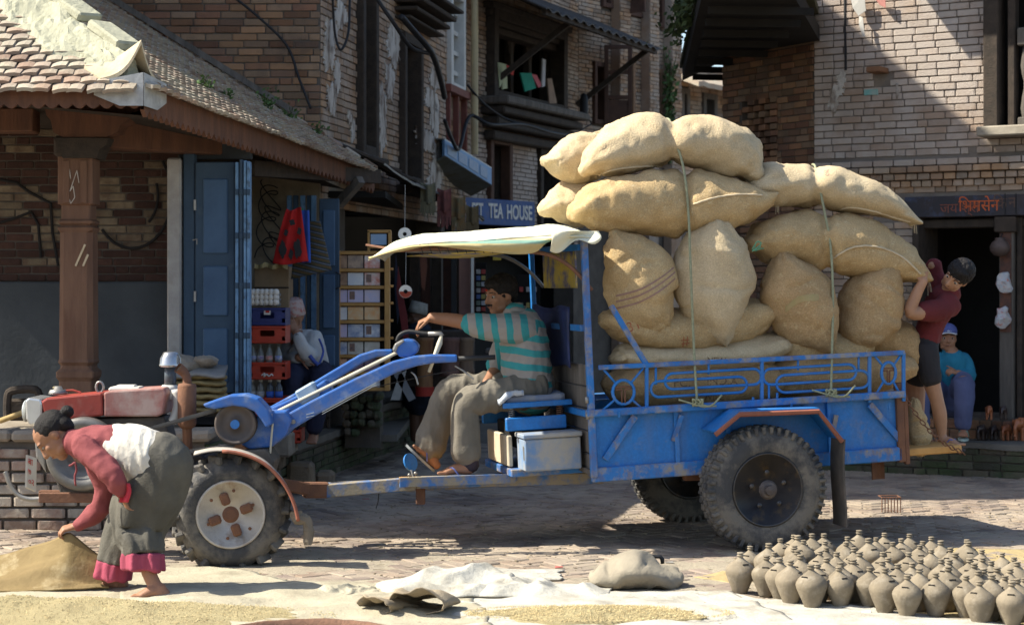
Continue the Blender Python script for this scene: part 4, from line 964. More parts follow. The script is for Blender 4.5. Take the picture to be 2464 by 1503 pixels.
# canopy: striped sheet tied over a bent frame
M_can = mat('striped_tarpaulin', (.72,.68,.48), (.6,.58,.42), 5, .8, .25, 25)
T_, N_, L_, BS = nodes_of(M_can)
tc = N_.new('ShaderNodeNewGeometry'); sx_ = N_.new('ShaderNodeSeparateXYZ'); L_.new(tc.outputs['Position'], sx_.inputs[0])
mt = N_.new('ShaderNodeMath'); mt.operation = 'MULTIPLY'; mt.inputs[1].default_value = 4.0; L_.new(sx_.outputs[1], mt.inputs[0])
fr_ = N_.new('ShaderNodeMath'); fr_.operation = 'FRACT'; L_.new(mt.outputs[0], fr_.inputs[0])
cr = N_.new('ShaderNodeValToRGB'); cr.color_ramp.interpolation = 'CONSTANT'; e = cr.color_ramp.elements
for i, (p_, c_) in enumerate(((0,(.62,.59,.44)),(.40,(.30,.44,.36)),(.47,(.64,.61,.46)),(.72,(.56,.46,.2)),(.79,(.64,.61,.47)))):
    if i > 1: e.new(.5)
    e[i].position = p_; e[i].color = (*c_, 1)
L_.new(fr_.outputs[0], cr.inputs[0]); L_.new(cr.outputs[0], BS.inputs['Base Color'])
edge_top = [(886,612),(930,592),(985,580),(1060,574),(1140,570),(1240,563),(1330,556),(1400,552),(1438,568)]
et = catmull([(float(u), float(v)) for u, v in edge_top], 5); 
def canopy(a, b):
    k = a*(len(et)-1); i = min(int(k), len(et)-2); u, v = [lerp(p, q, k-i) for p, q in zip(et[i], et[i+1])]
    y = lerp(.16, 1.62, b); q = TL(u, v, .16); bulge = .085*math.sin(math.pi*min(1, b*.9+.05))*(.3+.7*min(1, a*3))
    return V(q.x+.34*b*(1-a)**1.5, y, q.z+bulge-.035+.008*noise.noise(V(a*9, b*6, 3))+.003*noise.noise(V(a*40, b*20, 3)))
cn = TB().grid(canopy, 70, 22, .01).build('canopy', M_can, trailer, True)
low = [(886,618),(960,606),(1035,592),(1100,598),(1180,606),(1245,612),(1290,606),(1320,582),(1380,575),(1436,572)]
lo = catmull([(float(u), float(v)) for u, v in low], 5)
def valance(a, b):
    k = a*(len(et)-1); i = min(int(k), len(et)-2); u, v = [lerp(p, q, k-i) for p, q in zip(et[i], et[i+1])]
    k2 = a*(len(lo)-1); j = min(int(k2), len(lo)-2); u2, v2 = [lerp(p, q, k2-j) for p, q in zip(lo[j], lo[j+1])]
    q = TL(lerp(u, u2, b), lerp(v, v2, b), .16); return V(q.x, .155-.035*math.sin(math.pi*min(1, b*1.2))+.01*noise.noise(V(a*20, b*4, 7)), q.z-.03*(1-b))
M_val = mat('striped_tarpaulin_edge', (.62,.57,.38), (.5,.46,.32), 5, .8, .2, 25)
T_, N_, L_, BS = nodes_of(M_val); g2 = N_.new('ShaderNodeNewGeometry'); s2_ = N_.new('ShaderNodeSeparateXYZ'); L_.new(g2.outputs['Position'], s2_.inputs[0])
mm = N_.new('ShaderNodeMath'); mm.operation = 'MULTIPLY_ADD'; mm.inputs[1].default_value = 8.5; mm.inputs[2].default_value = -16.45; L_.new(s2_.outputs[2], mm.inputs[0])
cr = N_.new('ShaderNodeValToRGB'); cr.color_ramp.interpolation = 'CONSTANT'; e = cr.color_ramp.elements
for i, (p_, c_) in enumerate(((0,(.46,.37,.18)),(.10,(.22,.36,.28)),(.30,(.56,.48,.26)),(.42,(.64,.61,.46)))):
    if i > 1: e.new(.9)
    e[i].position = p_; e[i].color = (*c_, 1)
L_.new(mm.outputs[0], cr.inputs[0]); L_.new(cr.outputs[0], BS.inputs['Base Color'])
TB().grid(valance, 70, 8, .008, (0,1,0)).build('canopy_edge', M_val, cn, True)
def fold(a, b):                                       # loose cloth over the post
    q = TL(lerp(1322, 1440, a), lerp(556, lerp(604, 574, a)+10*math.sin(a*9), b), .16); return V(q.x, .12-.03*math.sin(b*4+a*5), q.z)
TB().grid(fold, 16, 10, .008, (0,1,0)).build('canopy_fold', M_can, cn, True)
for y, pts in ((NY, [(1424,698),(1400,668),(1360,632),(1310,610),(1240,604),(1100,596),(960,602)]), (FY-.05, [(1308,690),(1270,650),(1225,622),(1180,612),(1100,606),(980,604)])):
    q = [TL(u, v, y) for u, v in pts]; TB().tube(q, .013, 8, smooth=4).build('canopy_hoop', M_rust if y < 1 else M_steel, trailer, True)
for u in (960, 1060, 1160, 1250): TB().tube([TL(u, 602, NY), V(TL(u, 602, NY).x, FY-.1, TL(u, 598, NY).z+.05)], .008, 6).build('canopy_rod', M_rust, trailer)
for k in range(12):
    u = 1010+k*21; TB().tube([TL(u, 588, .15), TL(u+8, 609, .19)], .003, 4).build('canopy_lacing', M_black, cn)
M_yb = mat('yellow_printed_cloth', (.5,.37,.06), (.35,.3,.1), 9, .8, stain=(.03,.06,.25), sscale=7, sat=.55, samt=.8)
TB().grid(lambda a, b: V(TL(lerp(1030,1250,a), 606, .5).x, lerp(.3, 1.3, b), TL(1100, 600, .5).z-.02-.03*math.sin(a*3)*math.sin(b*3)), 14, 10, .006).build('canopy_lining', M_yb, cn, True)
TB().grid(lambda a, b: V(X0+.04+.02*math.sin(b*8), lerp(.55, 1.5, b), lerp(1.96, 1.72, a)), 6, 16, .01, (1,0,0)).build('headboard_cloth', M_yb, trailer, True)

# ------------------------------------------------------------------ walking tractor
tr = thing('walking_tractor', (-1.9, 12.0, 0), 'red and blue two-wheeled walking tractor with long handlebars pulling the trailer', 'tractor')
M_red = mat('dusty_red_bonnet', (.30,.042,.028), (.22,.034,.024), 4, .5, .1, 30, stain=(.36,.27,.22), sscale=4, sat=.64, samt=.4, spec=.4)
M_dusty = mat('dust_covered_tank', (.27,.085,.07), (.30,.17,.15), 5, .6, .1, 30, stain=(.42,.37,.33), sscale=4, sat=.55, samt=.5)
M_tblue = mat('tractor_blue_paint', (.018,.085,.32), (.03,.13,.40), 3, .42, .08, 30, stain=(.32,.34,.36), sscale=6, sat=.62, samt=.5, spec=.45, stain2=((.17,.16,.15), 9, .60, .5, (1,1,1)))
M_belt = mat('dusty_v_belt', (.09,.085,.08), (.05,.05,.05), 12, .8)
M_rimw = mat('chalky_white_rim', (.54,.50,.44), (.42,.38,.33), 9, .75, .2, 40, stain=(.25,.15,.09), sscale=8, sat=.62, samt=.7)
WT = Matrix.Translation(P(555, 1237, 11.42)) @ Matrix.Rotation(R(9), 4, 'Z')
wheel(WT, (0, 0, -.0), .335, .195, .16, tr, 18, 0, M_rimw, 6, 'field')
wheel(WT, (0, .66, -.0), .335, .195, .16, tr, 18, 0, M_rimw, 6, 'field')
MB(WT).tube([(0, .08, 0), (0, .78, 0)], .04, 10).build('axle', M_rust, tr)
def pr(poly, y0, y1, m, name, par=tr, smooth=False):
    o = MB().prism([P(u, v, y0) for u, v in poly], (0, y1-y0, 0)).build(name, m, par)
    bv = o.modifiers.new('b', 'BEVEL'); bv.width = .012; bv.segments = 2; bv.limit_method = 'ANGLE'; return o
hood = pr([(98,966),(112,957),(246,944),(248,1000),(110,1014)], 11.80, 12.14, M_red, 'bonnet')
tank = pr([(249,944),(262,940),(395,932),(401,944),(392,996),(378,1002),(249,1002)], 11.80, 12.14, M_dusty, 'fuel_tank')
pr([(120,1012),(395,1002),(410,1060),(420,1200),(150,1205),(115,1100)], 11.86, 12.1, mat('oily_engine_block', (.05,.045,.042), (.1,.085,.07), 8, .7, .3, 40), 'engine')
hl = pr([(60,963),(68,956),(98,960),(102,972),(100,1018),(72,1024),(62,1008)], 11.80, 12.12, mat('bright_lamp_shell', (.62,.63,.62), (.5,.5,.5), 9, .25, metal=.7), 'headlamp')
MB().ball(P(63, 988, 11.96), (.012, .10, .07)).build('lamp_glass', mat('lamp_lens', (.7,.72,.7), None, 9, .1), hl, True)
pr([(80,1030),(104,1030),(112,1140),(86,1100)], 11.82, 11.9, M_steel, 'radiator_bracket')
cap = MB().lathe([(.0,.05),(.02,.05),(.03,.03),(.05,.028),(.058,.012),(.058,0)], P(140, 948, 11.97), n=20).build('filler_cap', M_steel, tr, True)
MB().box(P(137, 932, 11.97), (.05,.02,.014), None, .004).build('cap_lever', mat('brass_lever', (.5,.42,.25), None, 9, .4, metal=.6), cap)
MB().tube([P(150,940,11.97), P(175,938,11.96), P(195,944,11.95)], .006, 6).build('cap_chain', M_red, tr)
MB().tube([P(240+9*math.cos(R(a)), 931+13*math.sin(R(a)), 11.95) for a in range(0, 360, 30)], .008, 6, True).build('lifting_eye', M_steel, tr, True)
tk = MB(); tk.box(P(305, 935, 11.97), (.20, .16, .03), None, .012); tk.box(P(305, 931, 11.97), (.13, .10, .03), None, .012); tk.build('tank_grille', mat('pale_dusty_casting', (.5,.48,.43), (.4,.38,.34), 9, .8), tr)
fly = MB().lathe([(.0,.05),(.10,.05),(.115,.02),(.15,.025),(.165,.0),(.21,.0),(.225,.02),(.225,.09),(.0,.09)], P(196, 1093, 11.70), (0,1,0), 48).build('flywheel', mat('worn_steel_flywheel', (.2,.19,.175), (.12,.115,.11), 10, .5, .1, 30, metal=.5), tr, True)
MB().lathe([(.05,-.03),(.05,.05),(0,.05)], P(196, 1093, 11.70), (0,1,0), 20).build('flywheel_hub', M_rust, fly)
MB().beam(P(95, 1196, 11.75), P(420, 1196, 11.75), .05, .06, ch=.005).build('frame_rail', M_rust, tr)
MB().beam(P(95, 1190, 12.1), P(420, 1192, 12.1), .05, .06, ch=.005).build('frame_rail', M_rust, tr)
MB().tube([P(12,1134,11.8), P(16,1142,11.8), P(26,1168,11.8), P(44,1190,11.8), P(72,1200,11.8), P(110,1198,11.8)], .016, 8, smooth=4).build('front_hook', M_steel, tr, True)
pl_m = mat('white_number_plate', (.62,.58,.5), (.52,.48,.4), 8, .7)
np_ = MB(); q = [P(62,1094,11.62), P(84,1102,11.70), P(82,1182,11.70), P(60,1172,11.62)]
np_.prism(q, (.01,.008,0)); pl_o = np_.build('number_plate', pl_m, tr)
axn = ((q[1]-q[0]).normalized(), V(0,0,1), V(-.9,-.4,0).normalized()); nn = (q[1]-q[0]).cross(V(0,0,1)).normalized()
for k, s_ in enumerate(('बा','७','०२')): text('plate_lettering', s_, q[0]+V(.012,0,-.055-.06*k)+nn*.004, .055, mat('red_plate_paint', (.5,.06,.04), None, 9, .7), pl_o, (axn[0], V(0,0,1), nn), .001)
ac = MB().lathe([(.03,0),(.068,.0),(.072,.012),(.068,.02),(.064,.055),(.052,.075),(.045,.09),(.02,.098),(0,.098)], P(410, 882, 12.0), n=22).build('air_cleaner_cap', mat('polished_cap', (.45,.46,.47), (.28,.29,.3), 9, .25, metal=.85), tr, True)
MB().lathe([(.038,0),(.038,.12)], P(410, 928, 12.0), n=16).build('air_pipe', mat('smoked_glass_pipe', (.07,.085,.1), None, 9, .2), tr, True)
MB().lathe([(0,0),(.05,0),(.058,.02),(.058,.07),(.045,.09),(0,.09)], P(408, 960, 12.0), n=20).build('air_bowl', mat('white_enamel', (.58,.57,.54), (.45,.44,.4), 9, .4), tr, True)
MB().tube([P(424,936,11.9), P(428,970,11.9), P(422,1000,11.9), P(414,1014,11.9)], .03, 10, smooth=3).build('intake_elbow', MATS['white_enamel'], tr, True)
ex = MB().lathe([(0,0),(.035,0),(.052,.015),(.058,.03),(.058,.26),(.052,.275),(.03,.28),(0,.28)], P(450, 1030, 11.86), n=22).build('exhaust_silencer', M_rust, tr, True)
MB().tube([P(450,925,11.86), P(450,910,11.86), P(442,895,11.86), P(428,884,11.84)], [.028,.027,.03,.033], 14, smooth=4, caps=False).build('exhaust_elbow', M_rust, ex, True)
MB().lathe([(.028,0),(.0,0)], P(430,886,11.846), V(-.7,-.2,.6), 14).build('exhaust_mouth', M_dark, ex)
MB().tube([P(450,1028,11.86), P(452,1085,11.9)], .03, 10).build('exhaust_pipe', M_rust, ex)
MB().beam(P(338,1036,11.74), P(520,984,11.74), .012, .016).build('drive_belt', M_belt, tr); MB().beam(P(338,1040,11.77), P(520,988,11.77), .012, .016).build('drive_belt', M_belt, tr)
MB().beam(P(300,1108,11.74), P(565,1070,11.74), .02, .022).build('drive_belt', M_belt, tr)
pu = MB().lathe([(0,.0),(.03,0),(.035,.02),(.095,.025),(.11,.0),(.128,.0),(.128,.03),(.118,.04),(.128,.05),(.128,.08),(0,.08)], P(566, 1020, 11.72), (0,1,0), 40).build('pulley', mat('brown_worn_pulley', (.12,.095,.08), (.07,.06,.055), 6, .6, metal=.3), tr, True)
MB().lathe([(.028,-.02),(.028,.02),(0,.02)], P(566, 1020, 11.72), (0,1,0), 16).build('pulley_hub', M_blue, pu)
cov = [(487,972),(515,962),(552,950),(590,948),(620,958),(645,985),(655,1020),(640,1030),(628,1010),(612,990),(590,980),(560,976),(515,984),(493,980)]
pr(cov, 11.68, 11.86, M_tblue, 'belt_cover')
pr([(618,1000),(645,990),(688,988),(702,1010),(690,1045),(655,1075),(600,1080),(578,1068),(600,1040)], 11.80, 12.2, M_tblue, 'gearbox')
pr([(560,1062),(600,1066),(600,1090),(560,1090)], 11.82, 12.1, M_rust, 'clutch_housing')
pr([(560,1085),(640,1080),(660,1110),(640,1180),(600,1240),(540,1240),(530,1180)], 11.72, 12.05, MATS['oily_engine_block'], 'transmission')
# handlebars
def hbar(pts, Y, w0, w1, dep, m, name):
    up, dn = [], []
    for i, (u, v) in enumerate(pts):
        a = pts[max(i-1,0)]; b = pts[min(i+1,len(pts)-1)]; d = Vector((b[0]-a[0], b[1]-a[1])).normalized(); t = i/(len(pts)-1); h_ = lerp(w0, w1, t)/2
        up.append((u+d.y*h_, v-d.x*h_)); dn.append((u-d.y*h_, v+d.x*h_))
    return pr(up+dn[::-1], Y, Y+dep, m, name)
hn = hbar([(676,1026),(760,978),(860,925),(950,882),(1000,868),(1040,863),(1100,862)], 11.86, 40, 18, .05, M_tblue, 'handlebar')
MB().lathe([(.014,-.008),(.014,0),(0,0)], P(706, 1014, 11.858), (0,1,0), 12).build('bolt', M_steel, hn)
M_deco = mat('white_decal_print', (.6,.62,.6), None, 9, .6)
for k in range(2):
    MB().beam(P(775,996-k*5,11.855), P(905,925-k*5,11.855), .003, .006, (0,1,0)).build('decal_stripe', M_deco, hn)
for k in range(2): MB().beam(P(737,1004-k*7,11.855), P(756,999-k*7,11.855), .003, .006, (0,1,0)).build('decal_stripe', M_deco, hn)
hbar([(640,1000),(720,955),(800,905),(870,862),(905,850),(945,848)], 12.36, 30, 16, .05, M_tblue, 'handlebar')
MB().tube([P(1095,863,11.885), P(1192,859,11.885)], .016, 10).build('hand_grip', M_black, tr, True)
MB().tube([P(940,848,12.38), P(1010,846,12.38)], .016, 10).build('hand_grip', M_black, tr, True)
hbar([(636,1012),(690,985),(760,948),(790,925)], 12.02, 44, 30, .16, M_tblue, 'steering_beam')
MB().box(P(742,945,12.05), (.13,.18,.10), (V(.86,0,.5),V(0,1,0),V(-.5,0,.86)), .012).build('beam_clamp', mat('pale_blue_casting', (.36,.44,.5), (.2,.3,.42), 9, .6), tr)
M_rod = mat('cream_control_rod', (.55,.5,.38), (.42,.38,.3), 9, .6)
MB().tube([P(640,1003,11.96), P(988,832,11.96)], .011, 8).build('control_rod', M_rod, tr); MB().tube([P(840,932,11.94), P(972,872,11.94)], .013, 8).build('control_rod', M_rod, tr)
MB().tube([P(652,995,11.78), P(656,1020,11.78), P(650,1090,11.78)], .007, 6).build('clutch_rod', M_rod, tr)
con = pr([(948,838),(955,824),(975,815),(995,818),(1008,832),(1004,848),(985,862),(960,858)], 11.90, 12.10, M_tblue, 'control_console')
pr([(943,842),(950,826),(968,816),(975,820),(958,834),(952,850)], 11.89, 12.1, M_steel, 'console_edge', con)
MB().tube([P(955,822,12.0), P(962,806,12.0), P(985,797,12.0), P(1020,802,11.98), P(1056,803,11.96)], .013, 8, smooth=3).build('clutch_lever', M_black, tr, True)
MB().tube([P(1030,803,11.96), P(1062,802,11.96), P(1064,808,11.96)], .014, 8).build('clutch_lever', M_steel, tr, True)
MB().tube([P(1062,806,11.96), P(1058,825,11.95), P(1044,862,11.93), P(1032,895,11.93)], [.010,.018,.013,.01], 8).build('gear_lever', M_rod, tr, True)
MB().tube([P(990,895,11.9), P(1000,905,11.88), P(1006,925,11.88)], .006, 6, smooth=3).build('brake_lever', M_steel, tr)
MB().tube([P(1095,880,11.9), P(1115,892,11.88), P(1140,912,11.86)], .006, 6, smooth=3).build('brake_lever', M_steel, tr)
MB().tube([P(1100,889,11.88), P(960,918,11.9), P(800,960,11.95), P(700,1040,11.9)], .003, 5, smooth=4).build('brake_cable', M_black, tr)
# fender with muddy tail
arc = [(466,1092),(520,1082),(580,1088),(636,1112),(680,1156),(706,1204),(718,1250)]
ar = catmull([(float(a), float(b)) for a, b in arc], 4)
fm = MB(); n_ = len(ar)
fm.add([P(u, v, 11.36) for u, v in ar]+[P(u, v, 11.36)+V(-.03,.22,.0) for u, v in ar], [(i, i+1, n_+i+1, n_+i) for i in range(n_-1)])
fe = fm.build('fender', mat('dusty_fender', (.42,.38,.33), (.3,.27,.24), 8, .8, .3, 30), tr, True, fix=False); so = fe.modifiers.new('s', 'SOLIDIFY'); so.thickness = .008
MB().tube([P(u, v+3, 11.36) for u, v in ar[5:]], .011, 6).build('fender_edge', MATS['red_oxide_edge'], fe, True)
M_mud = mat('dried_mud_crust', (.22,.185,.14), (.15,.125,.095), 9, .98, .8, 30)
MB().tube([P(712,1228,11.42), P(716,1246,11.42), P(738,1252,11.42), P(742,1275,11.42), P(742,1310,11.42)], [.035,.04,.03,.032,.028], 8, smooth=3).jitter(.012, 22, 3).build('mud_bracket', M_mud, tr)
MB().beam(P(730,1178,12.3), P(790,1178,12.35), .08, .10, ch=.01).build('hitch', M_rust, tr)
MB().beam(P(600,1150,12.0), P(740,1176,12.3), .07, .08, ch=.01).build('hitch_arm', M_rust, tr)
MB().tube([P(912,1182,12.4), P(910,1205,12.4), P(905,1222,12.4)], .004, 5).build('chain', M_black, tr)
# ------------------------------------------------------------------ sacks of grain
from mathutils.bvhtree import BVHTree
def Yt(u, y):                                         # depth of the trailer's plane y at frame column u
    bx_, by_ = TO.x-_s*y, TO.y+_c*y; k = (u-CX)/F; return by_+_s*(k*by_-bx_)/(_c-_s*k)
SACKS = {}
M_thread = mat('pale_sack_thread', (.55,.45,.3), (.45,.36,.24), 30, .95)
def sack(key, label, pts, y, rb, m, seam=None, ear=None, cinch=None, seed=1.0, rough=1.0, free=None):
    "spine points (u, v, half-width px); y = trailer plane of its centre; rb = half-depth px"
    q = []
    for (u, v, ra) in pts:
        Y = free if free else Yt(u, y); f = min(1, ra/(max(p[2] for p in pts)*.8)); lying = abs(pts[-1][0]-pts[0][0]) > abs(pts[-1][1]-pts[0][1]); q.append((*P(u, v, Y), ra*Y/F, (rb*(.66+.34*f) if lying else max(ra*.55, rb*math.sqrt(max(f, .05))))*Y/F))
    mb = MB().chain3(q, 40, 10)
    nr_ = len(mb.v)//40
    for vi, p in enumerate(mb.v):
        tt = (vi//40)/(nr_-1); kk = vi % 40; endw = max(0, 1-tt/.30)+max(0, 1-(1-tt)/.30)
        crz = endw*.010*(math.sin(kk*1.25+seed+2.5*noise.noise(V(kk*.3, seed, tt*3)))+.6*math.sin(kk*2.1+seed*2))*min(1, 6*tt, 6*(1-tt))
        n1 = noise.noise(p*5+V(seed,0,seed)); n2 = noise.noise(p*13+V(0,seed,2)); n3 = noise.noise(V(p.x*30, p.y*30, p.z*9)+V(seed,3,1))
        c = Vector(min(q, key=lambda t: (Vector(t[:3])-p).length)[:3]); d = (p-c); d.normalize()
        rg = 1-min(1, abs(noise.noise(V(p.x*3.2, p.y*3, p.z*6)+V(seed*2,1,seed)))*5)
        p += d*((.026*n1+.013*n2+.006*n3-.014*rg*rg)*rough+crz*1.4)
        if cinch:
            u = CX+p.x/p.y*F; p -= d*(.042*math.exp(-((u-cinch)/15)**2))
    o = mb.build('grain_sack', m, None, True, label=label, category='sack', group='jute sacks of grain on the trailer')
    bv = BVHTree.FromPolygons([tuple(p) for p in mb.v], mb.f); SACKS[key] = (o, bv)
    if seam:
        line = []
        sm = catmull([(float(a), float(b)) for a, b in seam], 8)
        for (u, v) in sm:
            d = P(u, v, 1)-V(0,0,H); d.normalize(); h = bv.ray_cast(V(0,0,H), d)
            if h[0]: line.append(h[0]+V(0,-.004,.001*math.sin(len(line)*2.2)))
        if len(line) > 3: MB().tube(line, .0075, 6).build('seam', M_thread, o, True)
    if ear:
        u, v, du, dv = ear; Y = q[-1][1] if abs(u-pts[-1][0]) < abs(u-pts[0][0]) else q[0][1]
        e = MB(); e.chain([(u-du*.6, v-dv*.6, Y, 10, 10), (u, v, Y, 6, 6), (u+du, v+dv, Y, 8, 5)], 10, 3); e.jitter(.008, 40, seed); e.build('sack_ear', m, o)
        th = MB(); rr = random.Random(int(seed*7))
        for k in range(5):
            a = rr.uniform(-5, 5); th.tube([P(u+du, v+dv, Y), P(u+du+a, v+dv+14, Y-.01), P(u+du+a*1.6, v+dv+rr.uniform(20,42), Y-.015)], .0022, 4, smooth=3)
        th.build('loose_thread', M_thread, o)
    return o
def on(key, u, v, off=.003):
    d = (P(u, v, 1)-V(0,0,H)).normalized(); h = SACKS[key][1].ray_cast(V(0,0,H), d); return h[0]-d*off if h[0] else None
sack('S0', 'pale sack end jutting over the canopy from the topmost layer', [(1318,386,14),(1345,388,42),(1385,384,62),(1425,372,58),(1450,366,40)], .95, 70, M_sack2, seed=2, ear=(1440,322,-22,8))
sack('S00', 'pale sunlit sack behind the canopy post, under the jutting sack end', [(1322,500,24),(1345,492,44),(1390,486,58),(1430,486,50)], 1.05, 80, M_sack2, seed=3)
sack('S1', 'topmost fat sack of the load, creased in the middle by the rope', [(1416,402,22),(1440,384,44),(1500,356,66),(1560,342,68),(1615,344,60),(1665,344,64),(1725,352,68),(1780,380,58),(1808,412,28)], .60, 92, M_sack2, seam=[(1425,428),(1480,408),(1560,400),(1600,402)], cinch=1616, seed=4)
sack('S2', 'long sack lying right under the topmost one, grain spilling at its knot', [(1392,508,26),(1420,500,52),(1480,492,66),(1560,488,76),(1650,486,80),(1730,490,72),(1790,490,52),(1836,480,24),(1852,474,10)], .52, 92, M_sack, seam=[(1668,492),(1720,476),(1780,468),(1835,470)], ear=(1856,470,14,4), cinch=1652, seed=5)
sack('S3', 'bulging upright sack with purple stripes beside the front post', [(1478,562,14),(1492,586,44),(1520,630,78),(1542,680,94),(1556,726,82),(1584,764,46),(1612,790,8)], .46, 78, M_sack, seed=6, ear=(1474,556,-6,-10))
sack('S4', 'tall pointed upright sack with its tip up under the long one', [(1720,512,6),(1720,540,38),(1716,590,78),(1714,650,98),(1718,710,94),(1728,765,66),(1740,806,30),(1746,830,5)], .44, 80, M_sack2, seed=7)
sack('S5', 'leaning sack with pointed top beside the striped rope, greenish smear', [(1880,602,6),(1886,626,34),(1898,668,72),(1916,716,90),(1942,764,80),(1970,806,52),(1992,842,20),(1998,860,5)], .44, 78, M_sack3, seed=8)
sack('S6', 'dark upright sack with knotted mouth next to the boy', [(2142,622,12),(2128,650,42),(2108,694,70),(2094,740,80),(2084,784,74),(2084,820,46),(2086,838,10)], .50, 76, M_sack3, ear=(2142,622,12,-6), seed=9)
sack('S7', 'lying sack with red painted marks above the side rail', [(1466,770,22),(1500,776,44),(1580,790,50),(1680,792,52),(1760,778,54),(1820,760,44),(1850,750,22)], .56, 84, M_sack, ear=(1852,748,10,-2), seed=10)
sack('S8', 'low lying sack with sunlit end just above the rail', [(1488,862,14),(1510,858,30),(1600,858,36),(1720,856,40),(1820,842,42),(1862,832,30)], .60, 90, M_sack2, seed=11)
sack('S9', 'bottom sack with stamped lettering behind the front half of the rail', [(1486,930,34),(1530,930,54),(1640,928,60),(1760,924,60),(1845,915,50),(1862,910,30)], .58, 84, M_sack3, seed=12)
sack('S10', 'lying sack wedged below the leaning sack at mid load', [(1862,826,30),(1890,828,46),(1960,838,50),(2040,838,44),(2070,836,24)], .62, 84, M_sack, seed=13)
sack('S11', 'bottom sack behind the rear half of the rail', [(1868,912,40),(1920,908,56),(2020,900,60),(2110,892,56),(2165,886,34)], .58, 84, M_sack3, seed=14)
sack('S12', 'squashed rear sack under the dark upright one', [(2060,800,34),(2110,812,54),(2160,822,56),(2186,850,40)], .70, 84, M_sack3, seed=15)
sack('S13', 'sunlit upper sack of the rear stack with a long stitched ridge', [(1812,452,30),(1850,448,50),(1930,448,52),(2010,456,52),(2090,478,42),(2150,506,26),(2194,532,7)], .62, 96, M_sack2, seam=[(1860,505),(1950,512),(1985,520),(2040,500),(2100,508),(2160,526),(2190,534)], ear=(2196,532,4,-6), cinch=1968, seed=16)
sack('S14', 'lower long sack of the rear stack gripped by the boy', [(1812,586,22),(1845,578,52),(1920,574,68),(2000,582,74),(2080,602,72),(2150,630,54),(2200,656,28),(2222,668,9)], .56, 92, M_sack, seam=[(2000,625),(2050,596),(2110,594),(2170,618),(2215,660)], ear=(2222,666,12,4), cinch=1992, seed=17)
o = sack('S15', 'small slumped sack standing on the lowered tailgate', [(2200,962,8),(2204,990,20),(2210,1030,28),(2214,1062,28),(2216,1078,18)], .55, 34, M_sack, free=12.86, seed=18)
# purple stripes, red and black stencils
def ribbon(key, pts, wpx, m, name):
    a = []; sm = catmull([(float(x), float(y)) for x, y in pts], 8)
    top = [on(key, u, v-wpx/2) for u, v in sm]; bot = [on(key, u, v+wpx/2) for u, v in sm]
    ok = [(t, b) for t, b in zip(top, bot) if t and b]
    if len(ok) < 2: return
    n_ = len(ok); MB().add([t for t, b in ok]+[b for t, b in ok], [(i, i+1, n_+i+1, n_+i) for i in range(n_-1)]).build(name, m, SACKS[key][0], fix=False)
M_purp = mat('faded_purple_stripe', (.25,.15,.13), (.32,.2,.14), 40, .95); M_redp = mat('red_sack_paint', (.34,.09,.05), (.42,.2,.1), 40, .95); M_blkp = mat('black_stencil_ink', (.14,.09,.055), (.22,.14,.08), 50, .95)
for dv in (0, 14, 30): ribbon('S3', [(1482,712+dv),(1540,696+dv),(1590,668+dv),(1625,640+dv)], 5, M_purp, 'stripe')
def stamp(key, s, u, v, size_px, m, rot=0.0, name='stencil'):
    cu = bpy.data.curves.new('t', 'FONT'); cu.body = s; cu.size = 1.0; o = bpy.data.objects.new('t', cu); COL.objects.link(o)
    me = bpy.data.meshes.new_from_object(o.evaluated_get(bpy.context.evaluated_depsgraph_get())); bpy.data.objects.remove(o)
    c, si = math.cos(rot), math.sin(rot); good = True
    for p in me.vertices:
        x, y_ = p.co.x*size_px, p.co.y*size_px; h = on(key, u+x*c+y_*si, v-(y_*c-x*si)*1)
        if h is None: good = False; break
        p.co = h
    if good: me.materials.clear(); me.materials.append(m); put(name, me, SACKS[key][0])
stamp('S7', '3TC', 1512, 800, 34, M_redp, -.35); stamp('S7', '#', 1640, 832, 34, M_redp, -.1)
stamp('S9', 'INDIA', 1700, 925, 28, M_blkp, 0); stamp('S9', 'FCI', 1620, 930, 30, M_blkp, 0); stamp('S9', 'B TWILL', 1660, 962, 22, M_blkp, 0); stamp('S8', 'NEW', 1700, 872, 20, M_blkp, .05)
stamp('S13', 'ड', 1985, 424, 22, M_purp, -.2); stamp('S13', 'श', 2035, 420, 22, M_purp, -.1)
ribbon('S5', [(1890,745),(1925,720),(1970,715)], 16, mat('greenish_smear', (.3,.26,.12), (.36,.26,.13), 30, .95), 'smear')
# ropes over the load
M_rope = mat('pale_green_rope', (.30,.31,.2), (.2,.21,.13), 60, .9)
for nm, pts, knot in (('rope tied over the front stack of sacks', [(1604,286,.75),(1612,292,.60),(1622,330,.40),(1640,385,.36),(1650,440,.32),(1657,520,.30),(1660,600,.26),(1664,700,.22),(1668,800,.22),(1673,900,.18),(1678,974,.14)], (1679,968)),
                      ('rope tied over the rear stack of sacks', [(1955,396,.80),(1962,402,.65),(1972,450,.42),(1986,520,.36),(1997,580,.34),(2003,660,.30),(2004,760,.25),(2002,850,.2),(2000,930,.16),(2000,952,.14)], (2000,945))):
    rp = MB().tube([P(u, v, Yt(u, y)) for u, v, y in pts], .0085, 7, smooth=6).build('rope', M_rope, None, True, label=('green ' if 'front' in nm else 'green ')+nm, category='rope')
    u, v = knot; kn = MB(); rr = random.Random(5)
    for k in range(3):
        ph = k*2.1; kn.tube([P(u+12*math.cos(a*.5+ph), v+8*math.sin(a*.9+ph), Yt(u, .12)+.012*math.sin(a+ph)) for a in range(0, 14)], .0065, 6, smooth=3)
    for k in range(3): kn.tube([P(u, v, Yt(u,.12)), P(u+rr.uniform(-28,34), v+rr.uniform(2,12), Yt(u,.11)), P(u+rr.uniform(-50,70), v+rr.uniform(-22,10), Yt(u,.12))], .006, 6, smooth=4)
    kn.build('knot', M_rope, rp, True)
